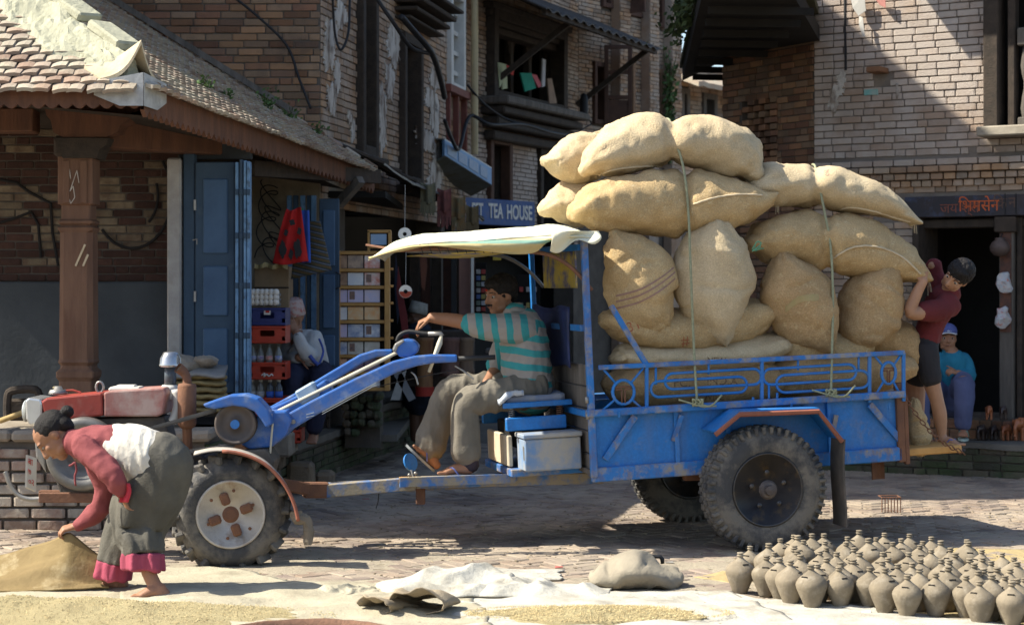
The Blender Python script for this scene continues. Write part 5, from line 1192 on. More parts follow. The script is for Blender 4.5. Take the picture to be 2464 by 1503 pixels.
MB().tube([P(1822+16*math.cos(a*2.4)*(1-a*.05), 592+13*math.sin(a*1.9+.4), Yt(1820,.28)+.01*math.sin(a*3)) for a in range(9)], .0035, 5, smooth=5).build('twine', mat('bright_green_twine', (.12,.33,.2), None, 30, .8), None, True, label='tangle of green twine between the front and rear sacks', category='twine')
# ------------------------------------------------------------------ people
M_skin = mat('brown_skin', (.30,.15,.085), (.24,.115,.065), 8, .55, .1, 80, spec=.35)
M_skin_l = mat('light_brown_skin', (.38,.205,.12), (.31,.16,.09), 8, .55, .1, 80, spec=.35)
M_skin_d = mat('dark_brown_skin', (.15,.075,.045), (.11,.055,.034), 8, .55, .1, 80, spec=.35)
M_hair = mat('black_hair', (.009,.008,.008), (.017,.014,.013), 40, .6, .5, 120, spec=.2, stretch=(1,1,.3))
M_eye = mat('dark_eye', (.012,.01,.009), None, 5, .2); M_eyew = mat('eye_white', (.42,.36,.3), None, 5, .3); M_lip = mat('lips', (.2,.085,.065), None, 5, .5)
def fuse(mb, vox=.006, sm=5, fold=0.0, fs=9.0, stretch=(1,1,1), seed=0.0, it2=0):
    "one continuous skin over overlapping shapes, with soft folds"
    me = mb.mesh('f'); b = bmesh.new(); b.from_mesh(me); bmesh.ops.recalc_face_normals(b, faces=b.faces); b.to_mesh(me); b.free()
    o = bpy.data.objects.new('f', me); COL.objects.link(o)
    r = o.modifiers.new('r', 'REMESH'); r.mode = 'VOXEL'; r.voxel_size = vox; r.use_smooth_shade = True
    s = o.modifiers.new('s', 'SMOOTH'); s.factor = .5; s.iterations = sm
    out = bpy.data.meshes.new_from_object(o.evaluated_get(bpy.context.evaluated_depsgraph_get())); bpy.data.objects.remove(o)
    if fold:
        st = Vector(stretch); d = []
        for v in out.vertices:
            q = Vector((v.co.x*st.x, v.co.y*st.y, v.co.z*st.z))*fs+V(seed, seed*.7, -seed)
            k = 1-abs(noise.noise(q))*2.4; k2 = noise.noise(q*2.3); d.append(v.co+v.normal*fold*(k*.7+k2*.4))
        for v, c in zip(out.vertices, d): v.co = c
    out.polygons.foreach_set('use_smooth', [True]*len(out.polygons)); out.update(); return out
def wear(name, mb, m, parent, vox=.007, sm=4, fold=.004, fs=9, stretch=(1,1,1), seed=0.0):
    me = fuse(mb, vox, sm, fold, fs, stretch, seed); me.name = name; me.materials.clear(); me.materials.append(m); return put(name, me, parent)
def frame3(fwd, up):
    f = Vector(fwd).normalized(); u = Vector(up); u = (u-f*u.dot(f)).normalized(); return f, u, f.cross(u)
def head(mb, c, fwd, up, s, neck=None, nr=.2):
    f, u, r = frame3(fwd, up); c = Vector(c); at = lambda a, b, d: c+r*(a*s)+f*(b*s)+u*(d*s); ax = (r, f, u)
    mb.ball(at(0,-.06,.13), (.335*s,.43*s,.37*s), ax); mb.ball(at(0,.08,-.12), (.285*s,.33*s,.36*s), ax)
    mb.ball(at(0,.235,-.37), (.15*s,.13*s,.12*s), ax); mb.ball(at(0,.30,.13), (.25*s,.09*s,.07*s), ax)
    for k in (-1, 1):
        mb.ball(at(.17*k,.24,-.08), (.10*s,.10*s,.10*s), ax); mb.ball(at(.30*k,-.07,-.02), (.045*s,.085*s,.13*s), ax)
        mb.ball(at(.18*k,.1,-.3), (.10*s,.17*s,.10*s), ax)
    mb.chain3([(*at(0,.36,.10), .035*s), (*at(0,.42,-.02), .045*s), (*at(0,.46,-.10), .06*s)], 8, 2)
    for k in (-1, 1): mb.ball(at(.05*k,.41,-.115), .042*s)
    mb.ball(at(0,.37,-.225), (.11*s,.045*s,.028*s), ax); mb.ball(at(0,.36,-.27), (.09*s,.045*s,.03*s), ax)
    if neck is not None:
        a = at(0,-.10,-.25); n_ = Vector(neck); mb.chain3([(*a, nr*s*1.05), (*((a+n_)/2), nr*s), (*n_, nr*s*1.25)], 12, 3)
    return at, ax
def face_parts(at, ax, s, parent, brow=True, lids=.6):
    for k in (-1, 1):
        MB().ball(at(.145*k,.315,.03), (.062*s,.04*s,.034*s*lids+.004), ax).build('eye', M_eyew, parent, True)
        MB().ball(at(.145*k,.345,.025), (.03*s,.022*s,.03*s*lids+.003), ax).build('iris', M_eye, parent, True)
        if brow: MB().chain3([(*at(.06*k,.382,.135), .010*s), (*at(.15*k,.37,.15), .013*s), (*at(.25*k,.30,.125), .008*s)], 8, 3).build('eyebrow', M_hair, parent, True)
    MB().chain3([(*at(-.09,.385,-.245), .012*s), (*at(0,.41,-.24), .018*s), (*at(.09,.385,-.245), .012*s)], 8, 3).build('mouth', M_lip, parent, True)
def hand(mb, wrist, d, nrm, L=.175, curl=(.5,.6,.5), spread=.0, thumb=1, tcurl=.4):
    "palm, four unequal fingers bending towards -nrm, thumb from the side of the palm"
    w = Vector(wrist); d = Vector(d).normalized(); n = Vector(nrm); n = (n-d*n.dot(d)).normalized(); x = d.cross(n)
    mb.chain3([(*w, .15*L, .10*L), (*(w+d*.18*L), .20*L, .10*L), (*(w+d*.46*L), .235*L, .085*L)], 12, 3, True, n)
    for k, ln in enumerate((.44, .50, .46, .36)):
        o = (k-1.5)*.125*L*thumb*-1; p = w+d*(.50-.03*abs(k-1.2))*L+x*o; dd = (d+x*(k-1.5)*-.06*thumb*(1+spread)).normalized(); nn = n; pts = [(*p, .050*L)]
        for j, fr in enumerate((.45, .32, .23)):
            a = curl[j]; dd, nn = (dd*math.cos(a)-nn*math.sin(a)), (nn*math.cos(a)+dd*math.sin(a)); p = p+dd*(ln*L*fr); pts.append((*p, (.048, .044, .036)[j]*L))
        mb.chain3(pts, 8, 2)
    p = w+d*.14*L+x*.17*L*thumb; dd = (d*.65+x*.75*thumb-n*tcurl*.5).normalized(); pts = [(*p, .07*L)]
    for j, fr in enumerate((.22, .18, .15)): p = p+dd*(fr*L); pts.append((*p, (.062,.054,.042)[j]*L)); dd = (dd+d*.25-n*tcurl*.3).normalized()
    mb.chain3(pts, 8, 2)
def foot(mb, ankle, heel, toe, w=.04, up=(0,0,1)):
    a, h, t = Vector(ankle), Vector(heel), Vector(toe); d = (t-h).normalized(); u = Vector(up); x = d.cross(u).normalized()
    mb.chain3([(*a, w*.95), (*(lerp(a, h, .6)+d*.02), w*1.0)], 12, 3)
    mb.chain3([(*(h+u*.02), w*.75, w*.8), (*(lerp(h, t, .35)+u*.035), w*.85, w*.9), (*(lerp(h, t, .75)+u*.016), w*.5, w*1.1)], 12, 4, True, x)
    mb.chain3([(*lerp(a, h, .3), w*.8), (*(lerp(h, t, .6)+u*.025), w*.6, w)], 10, 3, True, x)
    for k in range(5):
        o = (k-2)*.42*w; L_ = (.05, .043, .040, .036, .030)[k]; b = lerp(h, t, .74)+x*o+u*.012
        mb.chain3([(*b, .012), (*(b+d*L_+u*.002), .0095 if k else .012)], 8, 2)
def body(name, mb, m, label, cat='person', vox=.0055):
    me = fuse(mb, vox, 4); me.name = name; me.materials.clear(); me.materials.append(m); return put(name, me, None, label=label, category=cat)
def striped(name, d, freq, cols, rough=.9, warp=.15):
    m = mat(name, cols[0][1], None, 6, rough, .25, 60); T, N, L, B = nodes_of(m)
    g_ = N.new('ShaderNodeNewGeometry'); nz_ = N.new('ShaderNodeTexNoise'); nz_.inputs['Scale'].default_value = 7
    ad = N.new('ShaderNodeVectorMath'); ad.operation = 'MULTIPLY_ADD'; ad.inputs[1].default_value = (warp/freq*2,)*3
    L.new(nz_.outputs['Color'], ad.inputs[0]); L.new(g_.outputs['Position'], ad.inputs[2]); L.new(g_.outputs['Position'], nz_.inputs['Vector'])
    dt = N.new('ShaderNodeVectorMath'); dt.operation = 'DOT_PRODUCT'; dt.inputs[1].default_value = tuple(Vector(d).normalized()*freq); L.new(ad.outputs[0], dt.inputs[0])
    fr = N.new('ShaderNodeMath'); fr.operation = 'FRACT'; L.new(dt.outputs['Value'], fr.inputs[0])
    cr = N.new('ShaderNodeValToRGB'); cr.color_ramp.interpolation = 'CONSTANT'; e = cr.color_ramp.elements
    for i, (p, c) in enumerate(cols):
        if i > 1: e.new(.99)
        e[i].position = p; e[i].color = (*c, 1)
    L.new(fr.outputs[0], cr.inputs[0]); L.new(cr.outputs[0], B.inputs['Base Color']); return m
def pleats(mb, i0, n, amp, cnt, ph, grow=True):
    "vertical drape folds on the rings added since vertex i0"
    m = (len(mb.v)-i0)//n
    for i in range(m):
        ring = mb.v[i0+i*n:i0+(i+1)*n]; c = sum(ring, V(0,0,0))/n; t = i/max(1, m-1) if grow else 1.0
        for k, p in enumerate(ring):
            th = 2*math.pi*k/n; s_ = math.sin(cnt*th+ph+.6*math.sin(2*th))+.5*math.sin((cnt*2+1)*th+ph*2); d = (p-c)*(amp*t**.8*s_); p += d
def sandal(parent, heel, toe, w, m, mstrap, up=(0,0,1)):
    h, t, u = Vector(heel), Vector(toe), Vector(up); d = (t-h).normalized(); x = d.cross(u).normalized(); L = (t-h).length+.05; c = (h+t)/2-u*.012+d*.01; out = []
    for k in range(28):
        a = 2*math.pi*k/28; xx = math.cos(a); yy = math.sin(a); out.append(c+d*(xx*L*.5)+x*(yy*w*(1.05 if xx > 0 else .85)*(1-abs(xx)**6*.3)))
    s_ = MB().prism(out, u*-.016).build('sandal', m, parent)
    p = lerp(h, t, .72)+u*.022
    for k in (-1, 1): MB().tube([p, lerp(h, t, .55)+x*(k*w*.7)+u*.045, lerp(h, t, .36)+x*(k*w*.95)-u*.004], .006, 6, smooth=3).build('sandal_strap', mstrap, s_, True)

# driver on the trailer seat
D = MB(); Yd = 12.66
at, ax = head(D, P(1203, 710, Yd), (-.80,-.55,-.20), (.06,-.05,1), .245, P(1236, 768, Yd))
D.chain([(1250,775,Yd,34,50),(1262,850,Yd,48,56),(1272,930,Yd,48,58)], 16)
D.chain([(1250,782,Yd-.16,24),(1190,790,Yd-.22,21),(1140,780,Yd-.24,18),(1090,770,Yd-.22,17),(1040,764,Yd-.2,13)], 14)
hand(D, P(1040,764,Yd-.2), (-.85,0,-.35), (-.3,-.15,.9), .185, (.75,.45,.3), .4, -1, .3)
D.chain([(1245,790,Yd+.18,24),(1205,850,Yd+.2,20),(1192,890,Yd+.16,17),(1172,922,Yd+.05,13)], 14)
hand(D, P(1174,918,Yd+.05), (-.5,-.35,-.8), (-.7,-.2,.6), .18, (.5,.5,.3), .2, 1, .3)
D.chain([(1268,930,Yd-.1,34),(1190,950,Yd-.16,34),(1122,968,Yd-.2,28),(1120,1050,Yd-.2,20),(1124,1105,Yd-.2,14)], 14)
D.chain([(1262,930,Yd+.12,34),(1160,935,Yd+.14,32),(1088,940,Yd+.16,27),(1060,1010,Yd+.14,22),(1040,1095,Yd+.1,14)], 14)
f1h, f1t = P(1128,1138,Yd-.2), P(1052,1142,Yd-.24); f2h, f2t = P(1046,1124,Yd+.08), P(990,1072,Yd+.03)
foot(D, P(1124,1108,Yd-.2), f1h, f1t); u2 = V(-.62,0,.78); foot(D, P(1040,1092,Yd+.1), f2h, f2t, .04, (.55,0,.83))
drv = body('person', D, M_skin, 'driver in teal striped jersey and grey trousers seated on the trailer front')
face_parts(at, ax, .245, drv)
MB().ball(at(0,.415,.22), .008).build('forehead_mark', mat('red_tika', (.5,.04,.02), None, 9, .7), drv, True)
MB().chain3([(*at(-.1,.375,-.19),.012*.245*2),(*at(0,.42,-.185),.035*.245),(*at(.1,.375,-.19),.012*.245*2)], 8, 3).build('moustache', M_hair, drv, True)
hr = MB(); hr.ball(at(0,-.11,.20), (.375*.245,.45*.245,.38*.245), ax); hr.ball(at(0,.14,.34), (.29*.245,.26*.245,.17*.245), ax); hr.ball(at(0,-.32,-.02), (.29*.245,.16*.245,.24*.245), ax)
wear('hair', hr, M_hair, drv, .006, 2, .007, 40, seed=1)
teal = (.045,.27,.28); gry = (.30,.275,.25)
M_sh1 = striped('teal_grey_stripes', (.12,0,1), 10.4, ((0, teal), (.46, gry))); M_sh2 = striped('teal_grey_sleeve_stripes', (1,0,.15), 10.5, ((0, teal), (.46, gry)))
sh = MB(); sh.chain([(1240,758,Yd,30,44),(1252,782,Yd,52,72),(1262,830,Yd,59,70),(1266,880,Yd,60,68),(1274,925,Yd,54,66),(1282,952,Yd,48,62)], 20)
wear('shirt', sh, M_sh1, drv, .007, 3, .012, 8, (1,1,1.4), 3)
sl_ = MB(); sl_.chain([(1262,792,Yd-.13,36,34),(1225,790,Yd-.19,36),(1175,787,Yd-.225,32),(1134,780,Yd-.245,27)], 16); wear('sleeve', sl_, M_sh2, drv, .006, 3, .006, 12, seed=5)
sl_ = MB(); sl_.chain([(1250,795,Yd+.15,34),(1215,835,Yd+.2,30),(1194,880,Yd+.18,25)], 16); wear('sleeve', sl_, M_sh2, drv, .006, 3, .006, 12, seed=6)
cl = MB(); cl.chain3([(*P(1224,752,Yd-.05),.02),(*P(1240,745,Yd-.12),.02),(*P(1258,748,Yd-.08),.02),(*P(1262,742,Yd+.04),.02)], 10, 4); cl.build('collar', mat('grey_knit', (.28,.27,.25), None, 9, .9), drv, True)
M_trs = mat('grey_brown_trousers', (.185,.165,.135), (.14,.125,.10), 5, .9, .3, 70)
ts = MB(); ts.chain([(1282,922,Yd,50,66),(1272,945,Yd,52,68)], 18)
ts.chain([(1275,938,Yd-.10,40),(1200,950,Yd-.16,39),(1140,962,Yd-.2,35),(1119,985,Yd-.2,32),(1119,1030,Yd-.2,33),(1120,1068,Yd-.2,33),(1121,1086,Yd-.2,33)], 18)
ts.chain([(1268,932,Yd+.12,40),(1160,932,Yd+.14,36),(1090,938,Yd+.16,33),(1070,965,Yd+.16,31),(1055,1010,Yd+.15,34),(1040,1050,Yd+.13,36),(1034,1072,Yd+.11,37)], 18)
wear('trousers', ts, M_trs, drv, .007, 2, .017, 8, (1.2,1,.5), 8)
MB().chain([(1120,1072,Yd-.2,35),(1121,1084,Yd-.2,35)], 18, 3).build('trouser_cuff', M_trs, drv, True)
MB().chain([(1126,1092,Yd-.2,20),(1132,1115,Yd-.19,22)], 14, 3).jitter(.01, 20, 1).build('ankle_cloth', mat('dark_violet_cloth', (.045,.035,.045), None, 9, .9), drv, True)
M_sole = mat('pale_grey_rubber', (.32,.34,.33), (.24,.25,.25), 9, .8); M_strap = mat('violet_blue_strap', (.14,.16,.38), None, 9, .6)
sandal(drv, f1h, f1t, .045, M_sole, M_strap); sandal(drv, f2h, f2t, .045, M_sole, M_strap, (.55,0,.83))

# woman stooping to drag the cloth of grain
Wm = MB(); Yw = 10.5; hs_ = .25
at, ax = head(Wm, P(130, 1050, Yw), (-.53,-.12,-.84), (-.85,0,.53), hs_, P(190, 1062, Yw), .22)
Wm.chain([(195,1062,Yw,28,50),(290,1068,Yw,44,60),(380,1100,Yw,50,70)], 16)
Wm.chain([(208,1078,Yw-.14,17),(245,1118,Yw-.2,17),(280,1154,Yw-.235,15),(291,1184,Yw-.2,12),(298,1198,Yw-.16,12)], 14)
hand(Wm, P(294,1190,Yw-.2), (.3,.3,-.9), (-.8,-.3,-.2), .155, (.6,.6,.4), 0, 1)
Wm.chain([(225,1095,Yw+.15,24),(255,1165,Yw+.17,21),(240,1218,Yw+.18,19),(205,1250,Yw+.18,15),(184,1265,Yw+.18,12)], 14)
hand(Wm, P(186,1264,Yw+.18), (-.93,-.1,-.2), (-.1,-.3,.95), .165, (.7,.9,.5), 0, 1, .5)
fn_h, fn_t = P(396,1442,10.30), P(318,1446,10.26); ff_h, ff_t = P(296,1414,10.64), P(222,1418,10.62)
fn_h.z = fn_t.z = ff_h.z = ff_t.z = .012
Wm.chain([(366,1180,Yw-.05,30),(350,1300,10.38,22),(358,1375,10.33,18),(384,1425,10.30,16)], 14); Wm.chain([(350,1180,Yw+.1,34),(306,1300,10.6,24),(286,1370,10.64,19),(288,1402,10.64,17)], 14)
foot(Wm, P(384,1418,10.30), fn_h, fn_t, .042); foot(Wm, P(288,1398,10.64), ff_h, ff_t, .042)
wmn = body('person', Wm, M_skin, 'stooping barefoot woman in maroon blouse and white sash dragging a cloth')
face_parts(at, ax, hs_, wmn, True, .35)
hr = MB(); hr.ball(at(0,-.13,.165), (.36*hs_,.43*hs_,.36*hs_), ax); hr.ball(at(0,-.34,-.02), (.29*hs_,.18*hs_,.26*hs_), ax); hr.ball(at(0,-.62,.06), (.16*hs_,.13*hs_,.15*hs_), ax)
wear('hair', hr, M_hair, wmn, .006, 3, .0012, 60, seed=2)
MB().ball(at(.33,-.02,-.12), .009).build('earring', mat('gold', (.6,.4,.1), None, 9, .3, metal=.9), wmn, True)
M_maroon = mat('maroon_blouse', (.24,.062,.065), (.185,.042,.045), 5, .85, .25, 60)
bl = MB(); bl.chain([(180,1062,Yw,30,46),(205,1066,Yw,40,62),(250,1070,Yw,47,70),(300,1076,Yw,51,70),(330,1086,Yw,52,70)], 20)
bl.chain([(200,1074,Yw-.15,28),(245,1116,Yw-.2,28),(276,1150,Yw-.24,25),(290,1182,Yw-.2,18)], 16)
bl.chain([(225,1092,Yw+.14,30),(254,1162,Yw+.17,27),(244,1216,Yw+.18,25),(208,1248,Yw+.18,19),(192,1260,Yw+.18,16)], 16)
wear('blouse', bl, M_maroon, wmn, .007, 2, .013, 9, (1,1,1), 4)
for pts in ([(180,1110,Yw-.2),(184,1130,Yw-.2),(180,1145,Yw-.2),(182,1168,Yw-.2)], [(180,1112,Yw-.2),(172,1118,Yw-.2),(166,1120,Yw-.2)]): MB().tube([P(*p) for p in pts], .006, 6, smooth=3).build('blouse_tie', M_maroon, wmn, True)
M_sash = mat('white_cotton_sash', (.66,.62,.54), (.54,.5,.43), 6, .95, .35, 60)
sa = MB(); sa.chain([(292,1078,Yw,60,80),(318,1086,Yw,66,86),(346,1100,Yw,71,91),(366,1110,Yw,70,91)], 24); wear('sash', sa, M_sash, wmn, .007, 3, .007, 9, (2.2,1,.7), 7)
M_skirt = mat('charcoal_wrapped_skirt', (.115,.107,.088), (.07,.065,.054), 5, .95, .35, 80)
sk = MB(); sk.chain([(352,1100,Yw,58,80),(388,1108,Yw,66,84),(392,1130,Yw,66,86),(378,1170,Yw,70,84)], 24)
i0 = len(sk.v); sk.chain([(388,1110,Yw,62,80),(372,1170,Yw-.02,72,80),(345,1225,Yw-.02,74,76),(336,1280,Yw-.02,58,68),(344,1312,Yw-.1,47,56),(347,1334,Yw-.12,45,54)], 56, 4, False); pleats(sk, i0, 56, .085, 6, .5); i0 = len(sk.v)
sk.chain([(340,1225,Yw+.05,60,70),(302,1290,Yw+.08,48,56),(286,1326,Yw+.1,42,52),(278,1352,Yw+.1,41,52)], 56, 4, False); pleats(sk, i0, 56, .085, 5, 1.5)
wear('skirt', sk, M_skirt, wmn, .008, 2, .020, 6.5, (1.3,1,.45), 5)
M_pink = mat('pink_hem_band', (.33,.06,.10), (.25,.045,.075), 8, .9, .2, 60)
pk = MB(); pk.chain([(347,1331,Yw-.12,44,53),(345,1370,Yw-.13,46,55)], 56, 3, False); pleats(pk, 0, 56, .085, 6, .5, False); wear('hem_band', pk, M_pink, wmn, .007, 2, .020, 6.5, (1.3,1,.45), 5)
pk = MB(); pk.chain([(278,1350,Yw+.1,40,51),(272,1388,Yw+.1,41,52)], 56, 3, False); pleats(pk, 0, 56, .085, 5, 1.5, False); wear('hem_band', pk, M_pink, wmn, .007, 2, .020, 6.5, (1.3,1,.45), 5)
MB().grid(lambda a, b: P(lerp(288,312,a)+4*math.sin(b*4), lerp(1162,1208,b), Yw-.24+.02*math.sin(a*6)), 6, 8, .006, (0,1,0)).build('waist_knot', mat('red_waist_cloth', (.5,.04,.06), None, 9, .9), wmn, True)
ak = None and MB(); 0 and ak.grid(lambda a, b: P(lerp(262,318,a)-14*b, lerp(1205,1330,b)+10*math.sin(a*3), Yw-.20+.03*math.sin(a*5+b*3)), 12, 14, .006, (0,1,0)); 0 and ak.build('apron_fold', mat('grey_apron_cloth', (.23,.215,.175), (.18,.165,.135), 6, .95, .3, 60), wmn, True)

# boy standing on the tailgate
B = MB(); Yb = 12.98; hs_ = .232
at, ax = head(B, P(2302, 666, Yb-.10), (-.62,-.66,-.30), (.55,-.30,.72), hs_, P(2268, 712, Yb-.02), .19)
B.chain([(2270,712,Yb,24,42),(2244,770,Yb,25,40),(2226,840,Yb,25,38)], 16)
B.chain([(2284,738,Yb-.14,20),(2240,748,Yb-.22,18),(2192,752,Yb-.26,16),(2204,710,Yb-.26,14),(2222,676,Yb-.26,11)], 14)
hand(B, P(2221,680,Yb-.26), (.05,0,1), (.2,-.97,0), .15, (.35,.5,.4), 0, -1)
B.chain([(2258,708,Yb+.1,20),(2250,665,Yb+.14,16),(2245,640,Yb+.1,14)], 14)
B.chain([(2230,860,Yb-.06,25),(2242,920,Yb-.06,21),(2254,962,Yb-.06,17),(2262,1000,Yb-.05,17),(2266,1046,Yb-.04,11)], 14); B.chain([(2212,860,Yb+.1,30),(2204,920,Yb+.14,25),(2204,1000,Yb+.14,20),(2208,1050,Yb+.14,13)], 14)
bh, bt = P(2266,1071,Yb-.02), P(2312,1074,Yb-.14); b2h, b2t = P(2210,1062,Yb+.16), P(2240,1066,Yb+.02)
foot(B, P(2266,1048,Yb-.04), bh, bt, .034); foot(B, P(2208,1046,Yb+.15), b2h, b2t, .034)
boy = body('person', B, M_skin_l, 'barelegged boy in maroon T-shirt and dark shorts clinging to the rear sacks')
face_parts(at, ax, hs_, boy, True, .5)
hr = MB(); hr.ball(at(0,-.08,.20), (.385*hs_,.47*hs_,.38*hs_), ax); hr.ball(at(0,.12,.34), (.30*hs_,.26*hs_,.17*hs_), ax); hr.ball(at(0,-.33,-.02), (.31*hs_,.16*hs_,.26*hs_), ax)
wear('hair', hr, M_hair, boy, .006, 2, .006, 40, seed=3)
M_tee = mat('dark_maroon_jersey', (.135,.022,.024), (.095,.017,.019), 5, .9, .25, 60)
te = MB(); te.chain([(2282,706,Yb,28,42),(2266,726,Yb,37,52),(2244,770,Yb,31,47),(2230,815,Yb,30,44)], 20); te.chain([(2284,732,Yb-.12,30,26),(2258,746,Yb-.18,27),(2222,750,Yb-.22,24)], 16); te.chain([(2262,706,Yb+.1,26),(2250,662,Yb+.13,22),(2246,640,Yb+.12,20)], 16)
wear('t_shirt', te, M_tee, boy, .007, 3, .008, 9, (1,1,1), 2)
M_short = mat('black_shorts', (.028,.026,.03), (.02,.019,.021), 5, .9, .25, 60)
so_ = MB(); so_.chain([(2230,812,Yb,31,44),(2224,840,Yb,32,46)], 18); so_.chain([(2230,840,Yb-.07,28,28),(2234,880,Yb-.07,28,28),(2238,904,Yb-.07,28,28)], 16); so_.chain([(2214,840,Yb+.09,32,30),(2208,904,Yb+.12,30,30)], 16)
wear('shorts', so_, M_short, boy, .007, 3, .006, 8, (1,1,.6), 3)
sandal(boy, bh, bt, .036, mat('dark_sandal_sole', (.05,.05,.06), None, 9, .8), M_strap)

# man in turquoise jumper on the step
Y3 = 17.05; A = MB(); hs_ = .235
at, ax = head(A, P(2280, 815, Y3), (-.12,-.97,.02), (0,-.1,1), hs_, P(2285, 848, Y3), .2)
A.chain([(2288,850,Y3,20,30),(2288,910,Y3+.05,30,36),(2286,950,Y3+.08,34,40)], 14)
A.chain([(2320,866,Y3,13),(2332,905,Y3-.08,12),(2306,898,Y3-.24,9)], 12); hand(A, P(2306,898,Y3-.24), (-.8,-.3,.3), (0,-.6,.8), .16, (.9,.9,.6), 0, 1)
A.chain([(2258,866,Y3,13),(2232,905,Y3-.1,12),(2206,906,Y3-.22,9)], 12); hand(A, P(2208,906,Y3-.22), (-.7,-.4,-.3), (0,-.6,.8), .16, (.5,.6,.4), 0, -1)
A.chain([(2300,950,Y3,20),(2318,918,Y3-.30,17),(2318,980,Y3-.38,14),(2318,1038,Y3-.36,9)], 12); A.chain([(2270,950,Y3,20),(2212,922,Y3-.28,17),(2216,980,Y3-.36,14),(2216,1040,Y3-.36,9)], 12)
ah, at_ = P(2319,1046,Y3-.30), P(2317,1053,Y3-.55); ah2, at2 = P(2217,1046,Y3-.3), P(2214,1053,Y3-.55)
foot(A, P(2318,1036,Y3-.36), ah, at_, .042); foot(A, P(2216,1038,Y3-.36), ah2, at2, .042)
mn = body('person', A, M_skin, 'man in turquoise jumper and blue cap sitting on the doorstep', vox=.007)
face_parts(at, ax, hs_, mn)
M_turq = mat('turquoise_jumper', (.018,.17,.26), (.013,.125,.2), 5, .9, .3, 50)
j = MB(); j.chain([(2284,846,Y3,16,20),(2288,862,Y3,36,36),(2290,905,Y3+.02,38,40),(2290,950,Y3+.05,38,42)], 18); j.chain([(2318,866,Y3,19),(2332,902,Y3-.06,18),(2318,906,Y3-.18,15)], 14); j.chain([(2260,866,Y3,19),(2236,902,Y3-.08,17),(2216,908,Y3-.18,14)], 14); wear('jumper', j, M_turq, mn, .008, 3, .008, 8, seed=2)
M_bt = mat('dull_blue_trousers', (.085,.10,.19), (.06,.07,.14), 5, .9, .3, 50)
j = MB(); j.chain([(2290,945,Y3+.02,40,40),(2286,965,Y3+.02,40,40)], 16); j.chain([(2304,950,Y3,27),(2318,918,Y3-.28,25),(2320,960,Y3-.38,24),(2318,1018,Y3-.38,20)], 16); j.chain([(2268,950,Y3,27),(2212,922,Y3-.26,26),(2214,970,Y3-.36,24),(2216,1020,Y3-.36,20)], 16); wear('trousers', j, M_bt, mn, .008, 3, .010, 7, (1,1,.5), 3)
M_cap = mat('blue_baseball_cap', (.08,.10,.27), (.06,.075,.2), 6, .85); 
c_ = MB(); c_.ball(at(0,-.06,.29), (.37*hs_,.44*hs_,.32*hs_), ax); c_o = c_.build('cap', M_cap, mn, True)
MB().grid(lambda a, b: at(lerp(-.34,.34,a)*(1-.25*b), .34+b*.22-.5*(a-.5)**2, .255-.01*b-.22*(a-.5)**2), 10, 5, .008).build('cap_peak', mat('pale_cap_trim', (.55,.57,.6), None, 6, .8), c_o, True)
MB().grid(lambda a, b: at(lerp(-.22,.22,a), .375-.45*(a-.5)**2-.05*b, .30+.11*b), 8, 2, .004).build('cap_badge', MATS['pale_cap_trim'], c_o, True)
M_grn = mat('green_sandal', (.06,.28,.24), None, 9, .7); sandal(mn, ah, at_, .045, mat('mint_sole', (.4,.5,.45), None, 9, .7), M_grn); sandal(mn, ah2, at2, .045, MATS['mint_sole'], M_grn)

# old man resting his face in his hand at the shop
Y4 = 15.75; A = MB(); hs_ = .24
at, ax = head(A, P(704, 768, Y4), (-.65,-.75,-.25), (.05,-.05,1), hs_, P(712, 812, Y4), .22)
A.chain([(722,815,Y4,24,36),(738,860,Y4,36,42),(745,910,Y4+.05,38,44)], 14)
A.chain([(758,815,Y4-.1,16),(752,860,Y4-.22,15),(728,830,Y4-.28,12),(712,800,Y4-.27,10)], 12); hand(A, P(713,803,Y4-.27), (-.45,.1,.88), (.4,-.85,.2), .18, (.2,.3,.3), .3, 1)
A.chain([(700,830,Y4+.1,16),(690,868,Y4,14),(720,860,Y4-.24,11)], 12); hand(A, P(722,862,Y4-.24), (.9,-.1,-.15), (0,-.5,.85), .18, (.35,.4,.3), .3, 1)
A.chain([(745,915,Y4,24),(705,900,Y4-.28,20),(700,960,Y4-.32,16),(700,1040,Y4-.32,10)], 12); A.chain([(755,915,Y4,24),(775,895,Y4-.25,20),(765,960,Y4-.32,16),(755,1040,Y4-.30,10)], 12)
oh, ot = P(700,1062,Y4-.28), P(694,1070,Y4-.5); foot(A, P(700,1042,Y4-.32), oh, ot, .042); oh2, ot2 = P(755,1062,Y4-.28), P(748,1070,Y4-.5); foot(A, P(755,1042,Y4-.30), oh2, ot2, .042)
om = body('person', A, M_skin, 'man in white tracksuit top and patterned cap resting his face in one hand', vox=.007)
face_parts(at, ax, hs_, om)
M_topi = mat('patterned_topi', (.5,.42,.38), (.4,.3,.28), 5, .9, ramp=None, stain=(.4,.1,.08), sscale=28, sat=.56, samt=.9)
c_ = MB(); q0 = at(0,-.05,.16); f_, u_, r_ = frame3((-.75,-.6,-.3), (.15,-.05,1)); c_.lathe([(.0,.135),(.07,.132),(.088,.12),(.102,.05),(.108,0),(.10,-.005)], q0, u_+f_*-.1, 24); c_.jitter(.006, 12, 2); c_.build('topi_cap', M_topi, om, True)
M_wh = mat('off_white_tracksuit', (.50,.50,.48), (.38,.39,.39), 5, .85, .3, 40)
j = MB(); j.chain([(716,810,Y4,20,28),(730,826,Y4,44,44),(742,865,Y4,46,48),(750,912,Y4+.04,46,50)], 18); j.chain([(756,818,Y4-.08,24),(755,862,Y4-.2,23),(730,838,Y4-.28,17),(718,812,Y4-.27,14)], 14); j.chain([(702,832,Y4+.08,22),(692,866,Y4,19),(715,862,Y4-.2,15)], 14)
wear('tracksuit_top', j, M_wh, om, .008, 3, .010, 8, seed=2)
